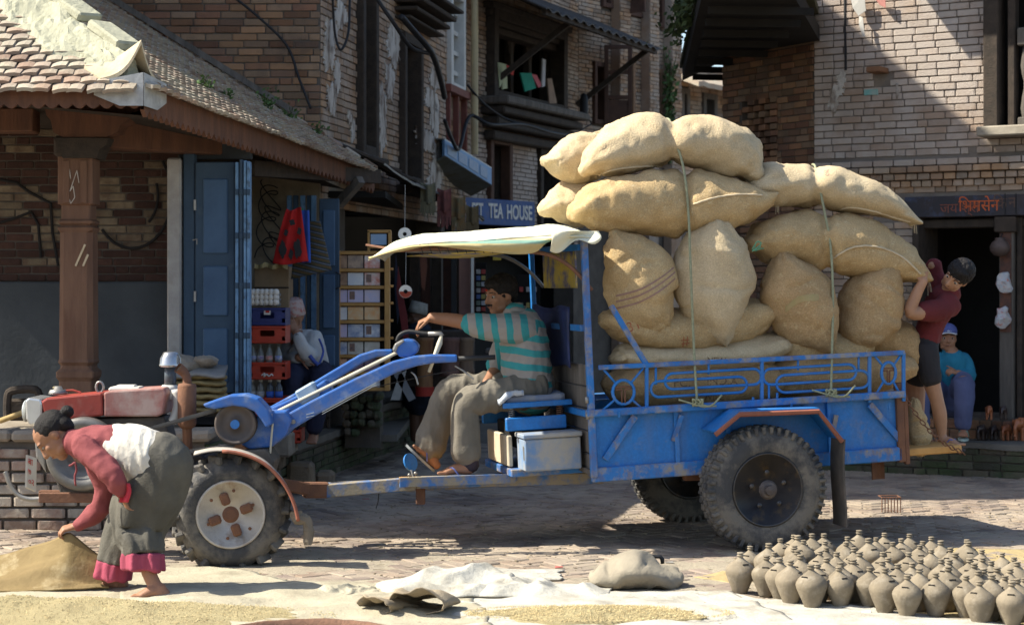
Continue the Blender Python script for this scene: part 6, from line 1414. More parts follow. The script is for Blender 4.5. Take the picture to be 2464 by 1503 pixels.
M_ts = mat('tracksuit_blue_stripe', (.06,.1,.36), None, 9, .8)
MB().tube([P(768,815,Y4-.2), P(778,845,Y4-.25), P(768,875,Y4-.33)], .009, 6, smooth=3).build('sleeve_stripe', M_ts, om, True); MB().tube([P(745,855,Y4-.345), P(755,868,Y4-.345), P(766,878,Y4-.34)], .016, 6, smooth=3).build('sleeve_stripe', M_ts, om, True)
M_navy = mat('navy_trousers', (.022,.026,.055), (.016,.019,.04), 5, .9, .3, 50)
j = MB(); j.chain([(752,905,Y4+.02,42,44),(750,930,Y4+.02,42,44)], 16); j.chain([(745,912,Y4,32),(705,902,Y4-.28,28),(700,960,Y4-.33,24),(700,1025,Y4-.33,20)], 16); j.chain([(758,912,Y4,32),(776,895,Y4-.25,27),(766,960,Y4-.33,24),(757,1025,Y4-.32,20)], 16); wear('trousers', j, M_navy, om, .008, 3, .010, 7, (1,1,.5), 3)
MB().lathe([(.014,-.004),(.016,0),(.014,.004)], P(715,806,Y4-.31), (0,1,0), 16).build('wrist_watch', M_steel, om, True)

# customer half hidden behind the goods of the next shop
Y5 = 19.7; A = MB(); hs_ = .23
at, ax = head(A, P(1003, 762, Y5), (-.8,-.5,-.2), (0,0,1), hs_, P(1008, 798, Y5), .22)
A.chain([(1008,800,Y5,24,30),(1008,870,Y5,34,40),(1008,960,Y5,34,40)], 14); A.chain([(1000,960,Y5,18),(1000,1050,Y5,14)], 12); A.chain([(1018,960,Y5,18),(1018,1050,Y5,14)], 12)
pm = body('person', A, M_skin_d, 'person in pale grey topi half hidden behind the counter of the lane shop', vox=.008)
c_ = MB(); c_.lathe([(0,.12),(.085,.115),(.1,.04),(.105,0)], at(0,-.05,.16), (.25,0,1), 20); c_.jitter(.006, 12, 5); c_.build('topi_cap', mat('grey_patterned_topi', (.38,.37,.33), (.24,.23,.2), 22, .9), pm, True)
j = MB(); j.chain([(1008,800,Y5,30,34),(1008,870,Y5,40,46),(1008,960,Y5,40,46)], 16); j.chain([(985,812,Y5-.1,16),(975,860,Y5-.2,15),(990,880,Y5-.3,13)], 12); wear('jacket', j, mat('dark_blue_jacket', (.02,.028,.05), None, 5, .9), pm, .009, 3, .008, 8)
# ------------------------------------------------------------------ lane shop beyond the porch: interior, awning, goods
def fbox(u0, v0, u1, v1, Y, d, m, name, parent=None, ch=.003, **props):
    a, b = P(u0, v0, Y), P(u1, v1, Y)
    return MB().box(((a.x+b.x)/2, Y+d/2, (a.z+b.z)/2), (abs(b.x-a.x), d, abs(a.z-b.z)), None, ch).build(name, m, parent, **props)
stall = thing('lane_stall', (-1.0, 20, 0), 'dim open souvenir stall under a drooping awning beside the lane', 'stall')
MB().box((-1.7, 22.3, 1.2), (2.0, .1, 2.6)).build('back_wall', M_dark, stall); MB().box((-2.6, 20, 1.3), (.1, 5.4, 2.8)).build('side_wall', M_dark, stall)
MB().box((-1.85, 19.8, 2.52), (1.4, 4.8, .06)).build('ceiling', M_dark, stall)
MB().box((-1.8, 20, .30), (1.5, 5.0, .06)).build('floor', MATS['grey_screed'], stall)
M_rw = mat('reddish_dark_boards', (.07,.03,.02), (.04,.02,.015), 10, .85)
for k in range(6): fbox(985+k*27, 590, 1008+k*27, 900, 20.6, .04, M_rw if k % 2 else M_wood_dark, 'board', stall)
fbox(1104, 612, 1131, 850, 20.3, .06, mat('pink_plaster', (.27,.15,.12), (.2,.11,.09), 4, .9), 'pier', stall); fbox(1133, 610, 1140, 850, 20.2, .06, M_whitew, 'door_frame', stall)
fbox(1085, 600, 1098, 850, 20.0, .06, M_black, 'black_post', stall)
ST = Wall((-1.40, 18.6), (-.62, 22.4)); bk = []; so_ = ST.body(stall, -.05, .50, thick=1.0, name='step'); ST.bricks(bk, so_, 0, .46, L=.2, h=.062, proud=.02, m=M_moss); lay(bk, M_moss, 80)
MB().grid(lambda a, b: ST.pt(a*ST.L, .51, .05-b*.6)+V(0,0,.02*noise.noise(V(a*9, b*6, 4))), 24, 8, .06).build('step_slab', MATS['grey_screed'], stall)
for k in range(22):                                    # rubble block under the disc rack
    u, v = 834+(k % 5)*19+random.uniform(-4,4), 956+(k//5)*20+random.uniform(-3,3)
    MB().box(P(u, v, 17.25+random.uniform(-.02,.03)), (.075, .22, .07), None, .02).jitter(.014, 12, k).build('rubble_stone', M_moss if k % 5 else mat('brown_rubble', (.13,.1,.07), None, 8, .95, .5, 30), stall)
MB().box(P(876, 1000, 17.55), (.32, .4, .55)).build('rubble_core', M_mortar, stall)
# awning of patched tin
aw0, aw1 = P(925, 392, 17.2), P(1162, 525, 21.2)
def awn(a, b): return aw0.lerp(aw1, a)+V(-.55*b, -.1*b, .26*b-.05*math.sin(a*7)*(1-b)*.6+.012*noise.noise(V(a*18, b*6, 3)))
MB().grid(awn, 40, 6, .02).build('awning', mat('patched_tin_awning', (.085,.08,.078), (.2,.2,.2), 7, .5, .2, 20, metal=.4), stall)
for k in range(8): MB().tube([aw0.lerp(aw1, k/7)+V(0,0,.0), aw0.lerp(aw1, k/7)+V(-.6,-.1,.24)], .02, 6).build('awning_pole', M_wood_dark, stall)
MB().tube([P(1150,520,21.0), P(1162,528,21.2), P(1158,532,21.2)], .02, 6).build('awning_gutter', M_black, stall)
# fringed shawls under the awning
for k, (u0, u1, v0, v1, Y, c1, c2, lab) in enumerate(((1012,1048,438,525,18.7,(.16,.14,.085),(.10,.1,.07),'olive fringed shawl with red tassel tips, first under the awning'), (1052,1086,452,552,19.2,(.2,.07,.06),(.12,.05,.045),'maroon fringed shawl, second under the awning'), (1086,1120,470,565,19.7,(.24,.13,.05),(.14,.13,.08),'orange and olive shawl, third under the awning'), (1121,1152,492,570,20.1,(.2,.15,.08),(.12,.09,.05),'brown patterned shawl, last under the awning'))):
    m = mat('shawl_%d' % k, c1, c2, 14, .95, .3, 60)
    sh_ = MB().grid(lambda a, b: P(lerp(u0,u1,a), lerp(v0, lerp(v0,v1,.55), b)+6*math.sin(a*3.1), Y+.03*math.sin(a*9)), 12, 8, .01, (0,1,0)).build('shawl', m, None, True, label=lab, category='shawl', group='shawls hung under the awning')
    fr_ = MB()
    for j in range(12):
        u = lerp(u0, u1, (j+.5)/12); fr_.tube([P(u, lerp(v0,v1,.55), Y), P(u+random.uniform(-2,2), v1-random.uniform(0,14), Y-.01)], .008, 5)
    fr_.build('fringe', m, sh_)
# disc rack
rack = thing('disc_rack', (-1.3, 17, .5), 'varnished wooden rack of music discs beside the blue shop door', 'rack')
Yr = 17.0; vsh = [608, 650, 691, 732, 774, 816, 857, 898, 936]
for v in vsh: fbox(815, v-4, 932, v+4, Yr, .10, M_wood_pale, 'shelf', rack)
fbox(925, 603, 937, 940, Yr-.02, .14, M_wood_pale, 'upright', rack); fbox(812, 603, 818, 940, Yr-.01, .12, M_wood_pale, 'upright', rack); fbox(815, 605, 930, 938, Yr+.11, .02, M_wood_dark, 'back_board', rack)
fbox(884, 553, 940, 560, Yr+.05, .1, M_wood_pale, 'shelf', rack); fbox(884, 556, 889, 606, Yr+.05, .1, M_wood_pale, 'upright', rack); fbox(934, 556, 941, 606, Yr+.05, .1, M_wood_pale, 'upright', rack); fbox(886, 592, 938, 597, Yr+.05, .1, M_wood_pale, 'shelf', rack)
for v in vsh[1:-1]: fbox(938, v-6, 946, v, Yr+.03, .05, M_wood_pale, 'side_peg', rack)
cols = {'lilac': ((.42,.36,.46),(.34,.32,.46)), 'white': ((.55,.54,.52),(.4,.42,.46)), 'sunset orange': ((.5,.24,.08),(.46,.36,.22)), 'grey': ((.38,.37,.36),(.25,.26,.28)), 'blue figure': ((.28,.31,.48),(.42,.36,.42)), 'red and white': ((.5,.47,.44),(.42,.1,.06)), 'dark brown': ((.14,.085,.06),(.3,.2,.13)), 'sepia': ((.34,.24,.17),(.12,.09,.08)), 'blue and white': ((.45,.46,.48),(.09,.14,.28)), 'plum': ((.09,.05,.1),(.2,.13,.16)), 'pale landscape': ((.42,.4,.36),(.3,.28,.24)), 'peach': ((.5,.3,.2),(.42,.34,.3))}
rows = [('dark brown','sepia','red and white'), ('dark brown','white','red and white'), ('lilac','lilac','blue figure'), ('white','sunset orange','sunset orange'), ('lilac','blue and white','blue and white'), ('blue and white','pale landscape','pale landscape'), ('peach','plum','plum'), ('peach','grey','white')]
ordn = ['top','second','third','fourth','fifth','sixth','seventh','lowest']
for r_i, row_ in enumerate(rows):
    for c_i, (u0, u1) in enumerate(((819,835),(837,874),(877,914))):
        c1, c2 = [tuple(min(.85, x*1.6) for x in c) for c in cols[row_[c_i]]]; m = mat('disc_cover_'+row_[c_i].replace(' ', '_'), c1, c2, 16, .3, spec=.5)
        o = fbox(u0, vsh[r_i]+6, u1, vsh[r_i+1]-5, Yr+.03, .012, m, 'disc_case', None, .001, label='%s disc case, %s on the %s shelf of the rack' % (row_[c_i], ('cut-off first','middle','third')[c_i], ordn[r_i]), category='disc case', group='disc cases on the rack')
        if c_i: fbox(u0+4, vsh[r_i]+10, lerp(u0,u1,.45), vsh[r_i+1]-12, Yr+.028, .003, mat('cover_print_dark', (.12,.09,.1), (.35,.2,.14), 40, .4), 'cover_print', o, 0) if (r_i+c_i) % 3 == 0 else None
fbox(892, 563, 930, 589, Yr+.06, .01, mat('sky_blue_cover', (.22,.36,.55), (.34,.46,.6), 9, .3), 'disc_case', None, .001, label='sky blue disc case in the little top rack', category='disc case')
for (u, v, top_, lab, cl_) in ((974,563,445,'silver disc hanging on a string above the canopy tip', None), (976,701,600,'red and silver disc hanging on a string beside the rack', 1)):
    m = mat('silver_disc', (.55,.55,.58), (.4,.42,.5), 6, .2, metal=.7)
    d_ = MB().lathe([(.012,0),(.058,0),(.058,.003),(.012,.003)], P(u, v, 17.1), (0,1,0), 36).build('hanging_disc', m, None, label=lab, category='disc', group='discs hung on strings')
    MB().tube([P(u, v-17, 17.1), P(u+1, top_, 17.1)], .002, 4).build('string', M_whitew, d_)
    if cl_:
        hm = MB(); pts = [P(u, v, 17.098)+V(math.cos(R(a))*.056, 0, math.sin(R(a))*.056) for a in range(180, 361, 12)]; hm.prism(pts, (0,-.001,0)); hm.build('disc_print', mat('red_disc_print', (.55,.07,.03), None, 9, .4), d_)
    MB().lathe([(.0,0),(.018,0),(.018,.004)], P(u, v, 17.094), (0,1,0), 16).build('disc_centre', M_dark, d_)
# goods in the stall
for (u0, v0, u1, v1, Y, m, nm, lab, cat_) in ((960,796,1140,930,18.95,M_wood_dark,'counter','dark counter of the lane stall behind the handlebars','counter'), (1168,840,1200,850,20.4,M_wood_grey,'display_board','tilted board of small trinkets behind the driver','board')):
    fbox(u0, v0, u1, v1, Y, .5, m, nm, None, .01, label=lab, category=cat_)
for (u, v0, v1, r, c1, c2, lab) in ((1022,812,952,.085,(.28,.15,.06),(.15,.06,.03),'carved orange wooden drum with red foot below the counter'), (1084,812,905,.10,(.17,.09,.07),(.1,.055,.045),'plain brown wooden drum below the counter'), (1122,812,900,.075,(.2,.13,.08),(.12,.08,.055),'tan wooden drum at the counter end')):
    h_ = (v1-v0)/F*18.7; dm = MB().lathe([(0,0),(r*1.05,0),(r*1.05,.04),(r*.95,.06),(r*.9,h_*.5),(r,h_-.05),(r*1.08,h_-.03),(r*1.08,h_),(0,h_)], P(u, v1, 18.7), n=24).build('wooden_drum', mat('drum_%d' % u, c1, c2, 18, .7, .3, 40, stretch=(1,1,.2)), None, True, label=lab, category='drum')
    if u == 1022: MB().lathe([(r*1.07,0),(r*1.07,.09)], P(u, v1, 18.7), n=24).build('drum_foot', mat('red_drum_paint', (.4,.04,.025), None, 9, .7), dm)
for (pts, lab, c) in (([(942,892),(958,880),(1000,958),(984,966)],'grey folding sign board leaning by the step',(.28,.28,.29)), ([(960,900),(978,890),(962,962),(940,962)],'white picture board leaning by the step',(.5,.49,.46))):
    MB().prism([P(u, v, 18.4) for u, v in pts], (0,.03,0)).build('sign_board', mat('board_%d' % int(c[0]*100), c, tuple(x*.7 for x in c), 8, .6), None, label=lab, category='board')
rr = random.Random(3); bc = [(.45,.44,.42),(.4,.06,.05),(.1,.16,.35),(.45,.36,.12),(.2,.25,.2),(.5,.5,.52)]
sv = fbox(1141, 632, 1170, 800, 21.3, .2, M_dark, 'goods_shelf', None, .004, label='narrow shelf unit of small bright goods beside the white door frame', category='shelf')
sv2 = fbox(1245, 660, 1300, 900, 21.6, .2, M_dark, 'goods_shelf', None, .004, label='dark shelf unit of small goods behind the driver', category='shelf')
for k in range(20):
    u, v = (1146+(k % 2)*12, 648+(k//2)*15); c = bc[k % 6]
    fbox(u, v, u+10, v+11, 21.22, .06, mat('goods_%d' % (k % 6), c, tuple(x*.6 for x in c), 30, .6), 'souvenir', None, .003, label='tiny bright packet on the narrow shelf beside the white door frame', category='packet', group='packets on the narrow stall shelf')
for k in range(12):
    u, v = 1250+(k % 3)*16, 690+(k//3)*38; c = bc[(k*5+1) % 6]
    fbox(u, v, u+9, v+12, 21.52, .06, mat('goods_%d' % ((k*5+1) % 6), c, tuple(x*.6 for x in c), 30, .6), 'souvenir', None, .003, label='tiny packet on the dark shelf unit behind the driver', category='packet', group='packets behind the driver')
fbox(1186, 608, 1206, 626, 20.8, .02, mat('yellow_sign', (.55,.4,.05), None, 9, .6), 'price_sign', None, .002, label='small yellow sign hanging under the canopy lining', category='sign')
for k, (pts, c, lab) in enumerate((([(958,640),(968,700),(980,760),(985,830),(974,840),(962,760),(954,700)],(.16,.03,.03),'dark red cloth strip hanging beside the disc rack'), ([(1020,560),(1028,640),(1022,700),(1014,690),(1010,620)],(.13,.05,.03),'rust cloth strip hanging from the stall ceiling'), ([(952,610),(960,680),(964,740),(956,780),(949,690)],(.03,.035,.06),'navy cloth strip hanging beside the disc rack'))):
    MB().prism([P(u, v, 18.2+.1*k) for u, v in pts], (0,.02,0)).build('cloth_strip', mat('strip_%d' % k, c, None, 9, .9), None, label=lab, category='cloth')

# ------------------------------------------------------------------ corner shop goods
def crate(u0, v0, u1, v1, Y, m, lab, logo=None, hole=True):
    t = thing('bottle_crate', P((u0+u1)/2, v1, Y+.15), lab, 'crate', 'plastic crates at the blue shop'); a, b = P(u0, v0, Y), P(u1, v1, Y); W_, H_ = b.x-a.x, a.z-b.z; cx, cz = (a.x+b.x)/2, (a.z+b.z)/2; D_ = .36; mb = MB()
    hw, hh, hz_ = W_*.20, H_*.17, cz+H_*.08
    mb.box((cx, Y+.012, (a.z+hz_+hh)/2), (W_, .024, a.z-hz_-hh)); mb.box((cx, Y+.012, (b.z+hz_-hh)/2), (W_, .024, hz_-hh-b.z))
    for s_ in (-1, 1): mb.box((cx+s_*(W_/2+hw)/2, Y+.0125, hz_), (W_/2-hw, .024, hh*2+.001)); mb.box((cx+s_*(W_/2-.012), Y+D_/2, cz), (.024, D_, H_))
    mb.box((cx, Y+D_-.012, cz), (W_, .024, H_)); mb.box((cx, Y+D_/2, b.z+.012), (W_-.05, D_-.05, .02)); mb.build('crate_body', m, t)
    rim = MB(); rim.box((cx, Y+.006, a.z-.010), (W_+.012, .03, .018), None, .004); rim.box((cx, Y+.006, b.z+.012), (W_+.008, .03, .018), None, .004); rim.build('crate_rim', m, t)
    if logo == 'script': MB().tube([P(u, v, Y-.004) for u, v in ((cx/Y*F+CX-14, v1-10),(cx/Y*F+CX-6, v1-15),(cx/Y*F+CX-8, v1-7),(cx/Y*F+CX-1, v1-13),(cx/Y*F+CX+4, v1-8),(cx/Y*F+CX+10, v1-13),(cx/Y*F+CX+14, v1-9))], .006, 5, smooth=4).build('crate_script', M_whitew, t, True)
    if logo == 'tag': fbox((u0+u1)/2-8, v0+5, (u0+u1)/2+8, v0+16, Y-.003, .003, M_whitew, 'crate_tag', t, 0); fbox((u0+u1)/2-4, v0+6, (u0+u1)/2+5, v0+11, Y-.006, .003, mat('red_tag_print', (.5,.03,.02), None, 9, .6), 'crate_tag_print', t, 0)
    return t
M_cred = mat('red_crate_plastic', (.48,.055,.025), (.38,.04,.02), 6, .5, .1, 30, stain=(.25,.05,.03), sscale=9, sat=.58, samt=.6); M_cblu = mat('navy_crate_plastic', (.03,.04,.16), (.025,.03,.11), 6, .5)
Yc = 14.95
crate(600, 741, 686, 783, Yc, M_cblu, 'navy blue crate on top of the stack, under the egg trays', 'tag'); crate(600, 784, 686, 826, Yc, M_cred, 'scuffed red crate right below the navy one')
crate(600, 871, 686, 913, Yc, M_cred, 'red crate with white script in mid stack', 'script'); crate(600, 957, 690, 1000, Yc, M_cred, 'red crate near the foot of the stack behind the belt pulley')
crate(600, 1002, 690, 1042, Yc, M_cblu, 'blue crate at the foot of the stack'); crate(664, 1034, 722, 1066, 15.25, M_cred, 'lone red crate on the step beneath the handlebar')
fbox(598, 1043, 700, 1100, Yc+.02, .5, M_stone, 'stone_block', None, .02, label='stone base under the stack of bottle crates', category='stone')
M_bot = mat('clear_bottle_glass', (.20,.22,.21), (.12,.12,.11), 20, .12, spec=.6); M_bot2 = mat('dark_bottle_glass', (.035,.045,.06), (.08,.09,.1), 20, .12, spec=.6)
bc_ = [((.10,.16,.4),'blue-labelled'), ((.5,.5,.48),'white-labelled')]
for k, u in enumerate((609, 627, 648, 670)):
    b_ = MB().lathe([(0,0),(.026,0),(.028,.01),(.028,.07),(.022,.10),(.011,.125),(.010,.148),(.013,.15),(.013,.158),(0,.158)], P(u, 876, Yc+.07), n=16).build('soda_bottle', M_bot, None, True, label='clear soda bottle, number %s from the door edge in the upper bottle crate' % ('one','two','three','four')[k], category='bottle', group='bottles in the crates')
    MB().lathe([(.0288,.03),(.0288,.068)], P(u, 876, Yc+.07), n=16).build('bottle_label', mat('label_%d' % (k % 3), ((.5,.5,.5),(.5,.5,.5),(.5,.12,.1))[k % 3], ((.1,.15,.42),(.2,.15,.3),(.55,.5,.48))[k % 3], 40, .6), b_, True)
for k, u in enumerate((607, 627, 650, 671)):
    b_ = MB().lathe([(0,0),(.029,0),(.031,.01),(.031,.08),(.03,.10),(.014,.13),(.012,.142),(.015,.144),(.015,.158),(0,.158)], P(u, 962, Yc+.07), n=16).build('water_bottle', M_bot if k < 2 else M_bot2, None, True, label='%s bottle, number %s from the door edge in the lower bottle crate' % (('clear' if k < 2 else 'dark'), ('one','two','three','four')[k]), category='bottle', group='bottles in the crates')
    MB().lathe([(.0318,.02),(.0318,.07)], P(u, 962, Yc+.07), n=16).build('bottle_label', mat('wlabel_%d' % (k > 1), ((.45,.46,.47),(.03,.09,.45))[k > 1], ((.35,.36,.38),(.05,.14,.5))[k > 1], 40, .6), b_, True)
    MB().lathe([(.0155,.143),(.0155,.16),(0,.16)], P(u, 962, Yc+.07), n=12).build('bottle_cap', M_whitew, b_)
EGG = MB().lathe([(0,0),(.012,.004),(.02,.016),(.0215,.026),(.018,.042),(.010,.052),(0,.055)], (0,0,0), n=14).mesh('egg', mat('white_egg', (.66,.62,.55), (.6,.56,.5), 9, .5), True)
M_tray = mat('grey_pulp_tray', (.28,.26,.235), None, 20, .95)
for k in range(3):
    z = P(0, 738, Yc).z+.001+k*.038; x0_ = P(600, 0, Yc).x; t = MB(); 
    t.grid(lambda a, b: V(x0_+a*.215, Yc+.02+b*.25, z+.016+.012*math.sin(a*18.85*1.0+1.6)*math.sin(b*22)), 24, 24, .006)
    to = t.build('egg_tray', M_tray, None, True, label='pulp tray of white eggs, %s of the three on the navy crate' % ('lowest','middle','topmost')[k], category='egg tray', group='trays of eggs')
    for i in range(6):
        for j in range(3): inst('egg', EGG, to, (x0_+.02+i*.036, Yc+.03+j*.04, z+.008))
cb = fbox(612, 641, 695, 742, 15.6, .3, mat('brown_cardboard', (.28,.2,.12), (.21,.15,.09), 5, .9), 'cardboard_box', None, .004, label='brown cardboard box behind the egg trays', category='box')
fbox(612, 690, 695, 694, 15.594, .004, M_wood_dark, 'box_seam', cb, 0)
MB().grid(lambda a, b: P(lerp(612,692,a), lerp(634,645,b)+3*math.sin(a*14), 15.55+b*.0+.02*math.sin(a*20)), 20, 4, .02, (0,1,0)).jitter(.01, 30, 1).build('straw_wrap', mat('pale_straw', (.5,.42,.22), (.36,.3,.15), 30, .9), None, label='wisp of pale straw on the cardboard box', category='straw')
# hanging cloths
def cloth(pts_fn, m, lab, nu=18, nv=22, name='hanging_cloth', cat_='cloth', Yn=.012): return MB().grid(pts_fn, nu, nv, Yn, (0,1,0)).build(name, m, None, True, label=lab, category=cat_)
rd = cloth(lambda a, b: P(lerp(lerp(690,656,b**.8), lerp(724,742,b), a), lerp(502,633,b)+4*math.sin(a*5), 15.35+.02*math.sin(a*11+b*2)), mat('red_printed_cloth', (.45,.02,.018), (.36,.015,.015), 6, .9, .2, 50), 'red cloth with black printed figures hanging in the shop opening')
for (u, v, w_, h_) in ((680,600,16,44),(716,598,18,46),(688,560,10,16),(720,556,10,18),(703,535,14,14),(700,612,10,26)):
    poly = [P(u+w_*.5*math.cos(R(a))*(1+.3*math.sin(a*.07+u)), v+h_*.5*math.sin(R(a))*(1+.2*math.cos(a*.11+v)), 15.318) for a in range(0, 360, 24)]; MB().prism(poly, (0,.004,0)).build('black_print', M_black, rd)
cloth(lambda a, b: P(lerp(726,lerp(744,748,b),a), lerp(506,632,b), 15.39+.02*math.sin(a*6)), mat('blue_cloth_edge', (.04,.1,.42), None, 6, .9), 'blue and white edged cloth just behind the red printed one', 6, 14)
cloth(lambda a, b: P(lerp(712,lerp(728,744,b),a), lerp(500,560,b), 15.42), mat('green_cloth', (.02,.2,.09), None, 6, .9), 'green cloth corner behind the red printed one', 6, 8)
M_bag = striped('striped_woven_bag', (.25,0,1), 22, ((0,(.06,.06,.035)),(.3,(.13,.075,.03)),(.5,(.05,.06,.05)),(.75,(.16,.17,.2)),(.85,(.035,.045,.09))), .95, .05)
cloth(lambda a, b: P(lerp(lerp(715,700,b), lerp(770,798,b), a), lerp(532,lerp(672,650,a),b), 15.5+.03*math.sin(a*4+b*2)), M_bag, 'dark striped woven bag hanging behind the red cloth', 16, 16, 'woven_bag', 'bag', .03)
cbm = MB(); rr = random.Random(9)
for k in range(3):
    cbm.tube([P(648+22*math.sin(j*.75+k*2)+j*(-.6+.9*k), 448+j*7.5+18*math.cos(j*.75+k*1.3), 16.62+.01*k) for j in range(24)], .0055, 5, smooth=3)
cbm.build('cable', M_black, None, True, label='tangled black cable on the cream shop wall', category='cable')
# straw mats with stones, pole, stool, street stones
mb_ = thing('mat_bundle', P(470, 955, 13.95), 'stack of rolled straw mats under grey sheeting beside the blue door', 'mats')
M_straw = mat('old_straw', (.30,.225,.10), (.2,.145,.065), 26, .95, .6, 60, stretch=(.3,1,2.4))
for k in range(6):
    MB().chain([(420,905+k*16,13.85,8,44),(480,904+k*16,13.85,9,46),(537,906+k*16,13.85,8,44)], 16, 5).jitter(.012, 14, k).build('straw_mat', M_straw, mb_, True)
MB().grid(lambda a, b: P(lerp(412,540,a), lerp(878,900,b)+3*math.sin(a*9), 13.7+.1*(1-b))+V(0,.18*(1-b),0), 20, 8, .02).jitter(.012, 12, 3).build('grey_sheeting', mat('grey_sheeting', (.25,.235,.22), (.17,.16,.15), 7, .9, .3, 30), mb_, True)
for (u, v, r, lab) in ((448,874,.09,'flat grey stone weighing down the straw mats'), (492,868,.085,'pointed grey stone on the straw mats next to the door')):
    MB().ball(P(u, v, 13.85), (r*1.25, r, r*.55)).jitter(.03, 9, u).jitter(.008, 40, u).build('stone', M_stone, None, label=lab, category='stone')
MB().tube([P(0,1012,13.6), P(60,990,13.55), P(108,968,13.5)], .02, 8, smooth=3).build('bamboo_pole', mat('yellow_bamboo', (.36,.25,.1), None, 20, .7), None, True, label='yellow bamboo pole lying on the plinth behind the headlamp', category='pole')
bs_ = MB(); bs_.tube([P(18,1010,13.75), P(18,960,13.75), P(28,940,13.75), P(78,936,13.75), P(94,950,13.75), P(96,1010,13.75)], .03, 8, smooth=3); bs_.box(P(56,985,13.82), (.22,.05,.16), None, .02); bs_.build('porch_chair', M_wood_dark, None, label='dark curved wooden chair back at the rear of the porch', category='chair')
st_ = thing('wooden_stool', P(770, 1030, 16.2), 'low dark wooden stool on the step behind the handlebars', 'stool')
fbox(730, 968, 802, 978, 16.1, .3, M_wood_dark, 'seat', st_); [fbox(u, 978, u+8, 1030, 16.1+d_, .03, M_wood_dark, 'leg', st_) for u in (738, 786) for d_ in (0, .26)]; fbox(738, 1002, 794, 1008, 16.1, .03, M_wood_dark, 'stretcher', st_)
for (u0, v0, u1, v1, Y, lab) in ((690,1116,752,1184,15.5,'squared stone block standing in the street behind the tractor wheel'), (756,1138,800,1190,15.8,'small rough stone beside the squared block'), (646,1080,680,1130,15.2,'rounded stone against the mossy step')):
    a, b = P(u0,v0,Y), P(u1,v1,Y); MB().box(((a.x+b.x)/2, Y+.12, (a.z+b.z)/2), (b.x-a.x, .25, a.z-b.z+.02), None, .03).jitter(.02, 8, u0).build('stone_block', mat('ochre_stone', (.26,.19,.12), (.14,.11,.085), 5, .95, .6, 25), None, label=lab, category='stone')

# ------------------------------------------------------------------ signs, laundry, wires
M_sblue = mat('blue_sign_enamel', (.045,.11,.30), (.035,.075,.2), 5, .6, .1, 30, stain=(.16,.15,.16), sscale=6, sat=.62, samt=.5)
SG = Wall(P(1098, 0, 23.2).to_2d(), P(1284, 0, 24.6).to_2d()); z0, z1 = SG.Z(SG.L*.5, 542), SG.Z(SG.L*.5, 480)
sgn = MB().box(SG.pt(SG.L/2, (z0+z1)/2), (SG.L, .04, z1-z0), SG.ax(), .006).build('tea_house_sign', M_sblue, None, label='blue tea house sign with white capital letters', category='sign')
ltr = text('lettering', 'EST', SG.px(1131, 522, .024), .25, mat('white_sign_paint', (.7,.68,.63), (.55,.53,.5), 12, .7), sgn, (SG.d3, V(0,0,1), SG.n), .003, .62, bold=.006)
text('lettering', 'TEA', SG.px(1172, 523, .024), .25, MATS['white_sign_paint'], sgn, (SG.d3, V(0,0,1), SG.n), .003, .70, bold=.006); text('lettering', 'HOUSE', SG.px(1215, 526, .024), .25, MATS['white_sign_paint'], sgn, (SG.d3, V(0,0,1), SG.n), .003, .72, bold=.006)
BS_ = Wall((-.72, 21.9), (-.18, 22.9)); bs0 = thing('blue_awning_sign', (-.5, 22.2, 2.5), 'pale blue box awning with faded white panels over the lane', 'sign')
q = [P(1070,338,21.6), P(1160,412,22.6), P(1182,432,22.9), P(1182,400+52,22.9), P(1160,448,22.6), P(1070,372,21.6)]
fr0 = MB(); A_, B_, C_, D__ = P(1070,336,21.6), P(1183,405,22.9), P(1183,446,22.9), P(1070,375,21.6)
fr0.prism([A_, B_, C_, D__], (-.03,.06,0)); fro = fr0.build('sign_face', mat('pale_blue_enamel', (.16,.32,.55), (.11,.25,.46), 6, .5), bs0)
def sgp(a, b): return A_.lerp(B_, a).lerp(D__.lerp(C_, a), b)
for (a0, a1) in ((.05,.24),(.28,.46),(.50,.70),(.74,.90)):
    n_ = (B_-A_).cross(D__-A_).normalized(); n_ = n_ if n_.y < 0 else -n_
    MB().prism([sgp(a0,.2)+n_*.003, sgp(a1,.2)+n_*.003, sgp(a1,.8)+n_*.003, sgp(a0,.8)+n_*.003], n_*.003).build('faded_panel', mat('faded_white_panel', (.36,.43,.52), (.24,.35,.5), 26, .6), fro)
MB().prism([D__, C_, C_+V(-.25,.25,-.12), D__+V(-.22,.2,-.12)], (0,0,.01)).build('sign_soffit', mat('dull_soffit', (.13,.15,.16), (.1,.1,.07), 7, .8), bs0)
MB().prism([A_, B_, B_+V(-.3,.3,.03), A_+V(-.25,.25,.03)], (0,0,.012)).build('sign_top', M_tin, bs0)
for k, (pts, c, lab, nm) in enumerate((([(1174,152),(1196,156),(1198,214),(1186,216),(1184,200),(1178,212)],(.42,.45,.28),'pale green garment drying in the carved window','laundry'), ([(1194,158),(1214,166),(1212,182),(1198,176)],(.5,.06,.05),'small red cloth drying beside the pale green garment','laundry'), ([(1228,176),(1256,178),(1266,214),(1240,222)],(.02,.25,.17),'emerald green cloth drying in the carved window','laundry'), ([(1256,178),(1268,182),(1282,208),(1272,212)],(.5,.12,.14),'red and white cloth drying beside the emerald one','laundry'), ([(1282,142),(1290,146),(1288,208),(1280,212)],(.5,.5,.52),'thin white strip hanging in the carved window','laundry'), ([(1294,190),(1304,190),(1318,250),(1300,250)],(.3,.21,.15),'wooden board leaning in the carved window','plank'))):
    MB().prism([F4.px(u, v, .12) for u, v in pts], F4.n*.02).jitter(.012, 10, k).build(nm, mat('laundry_%d' % k, c, tuple(x*.7 for x in c), 8, .9), None, label=lab, category='laundry' if nm == 'laundry' else 'plank')
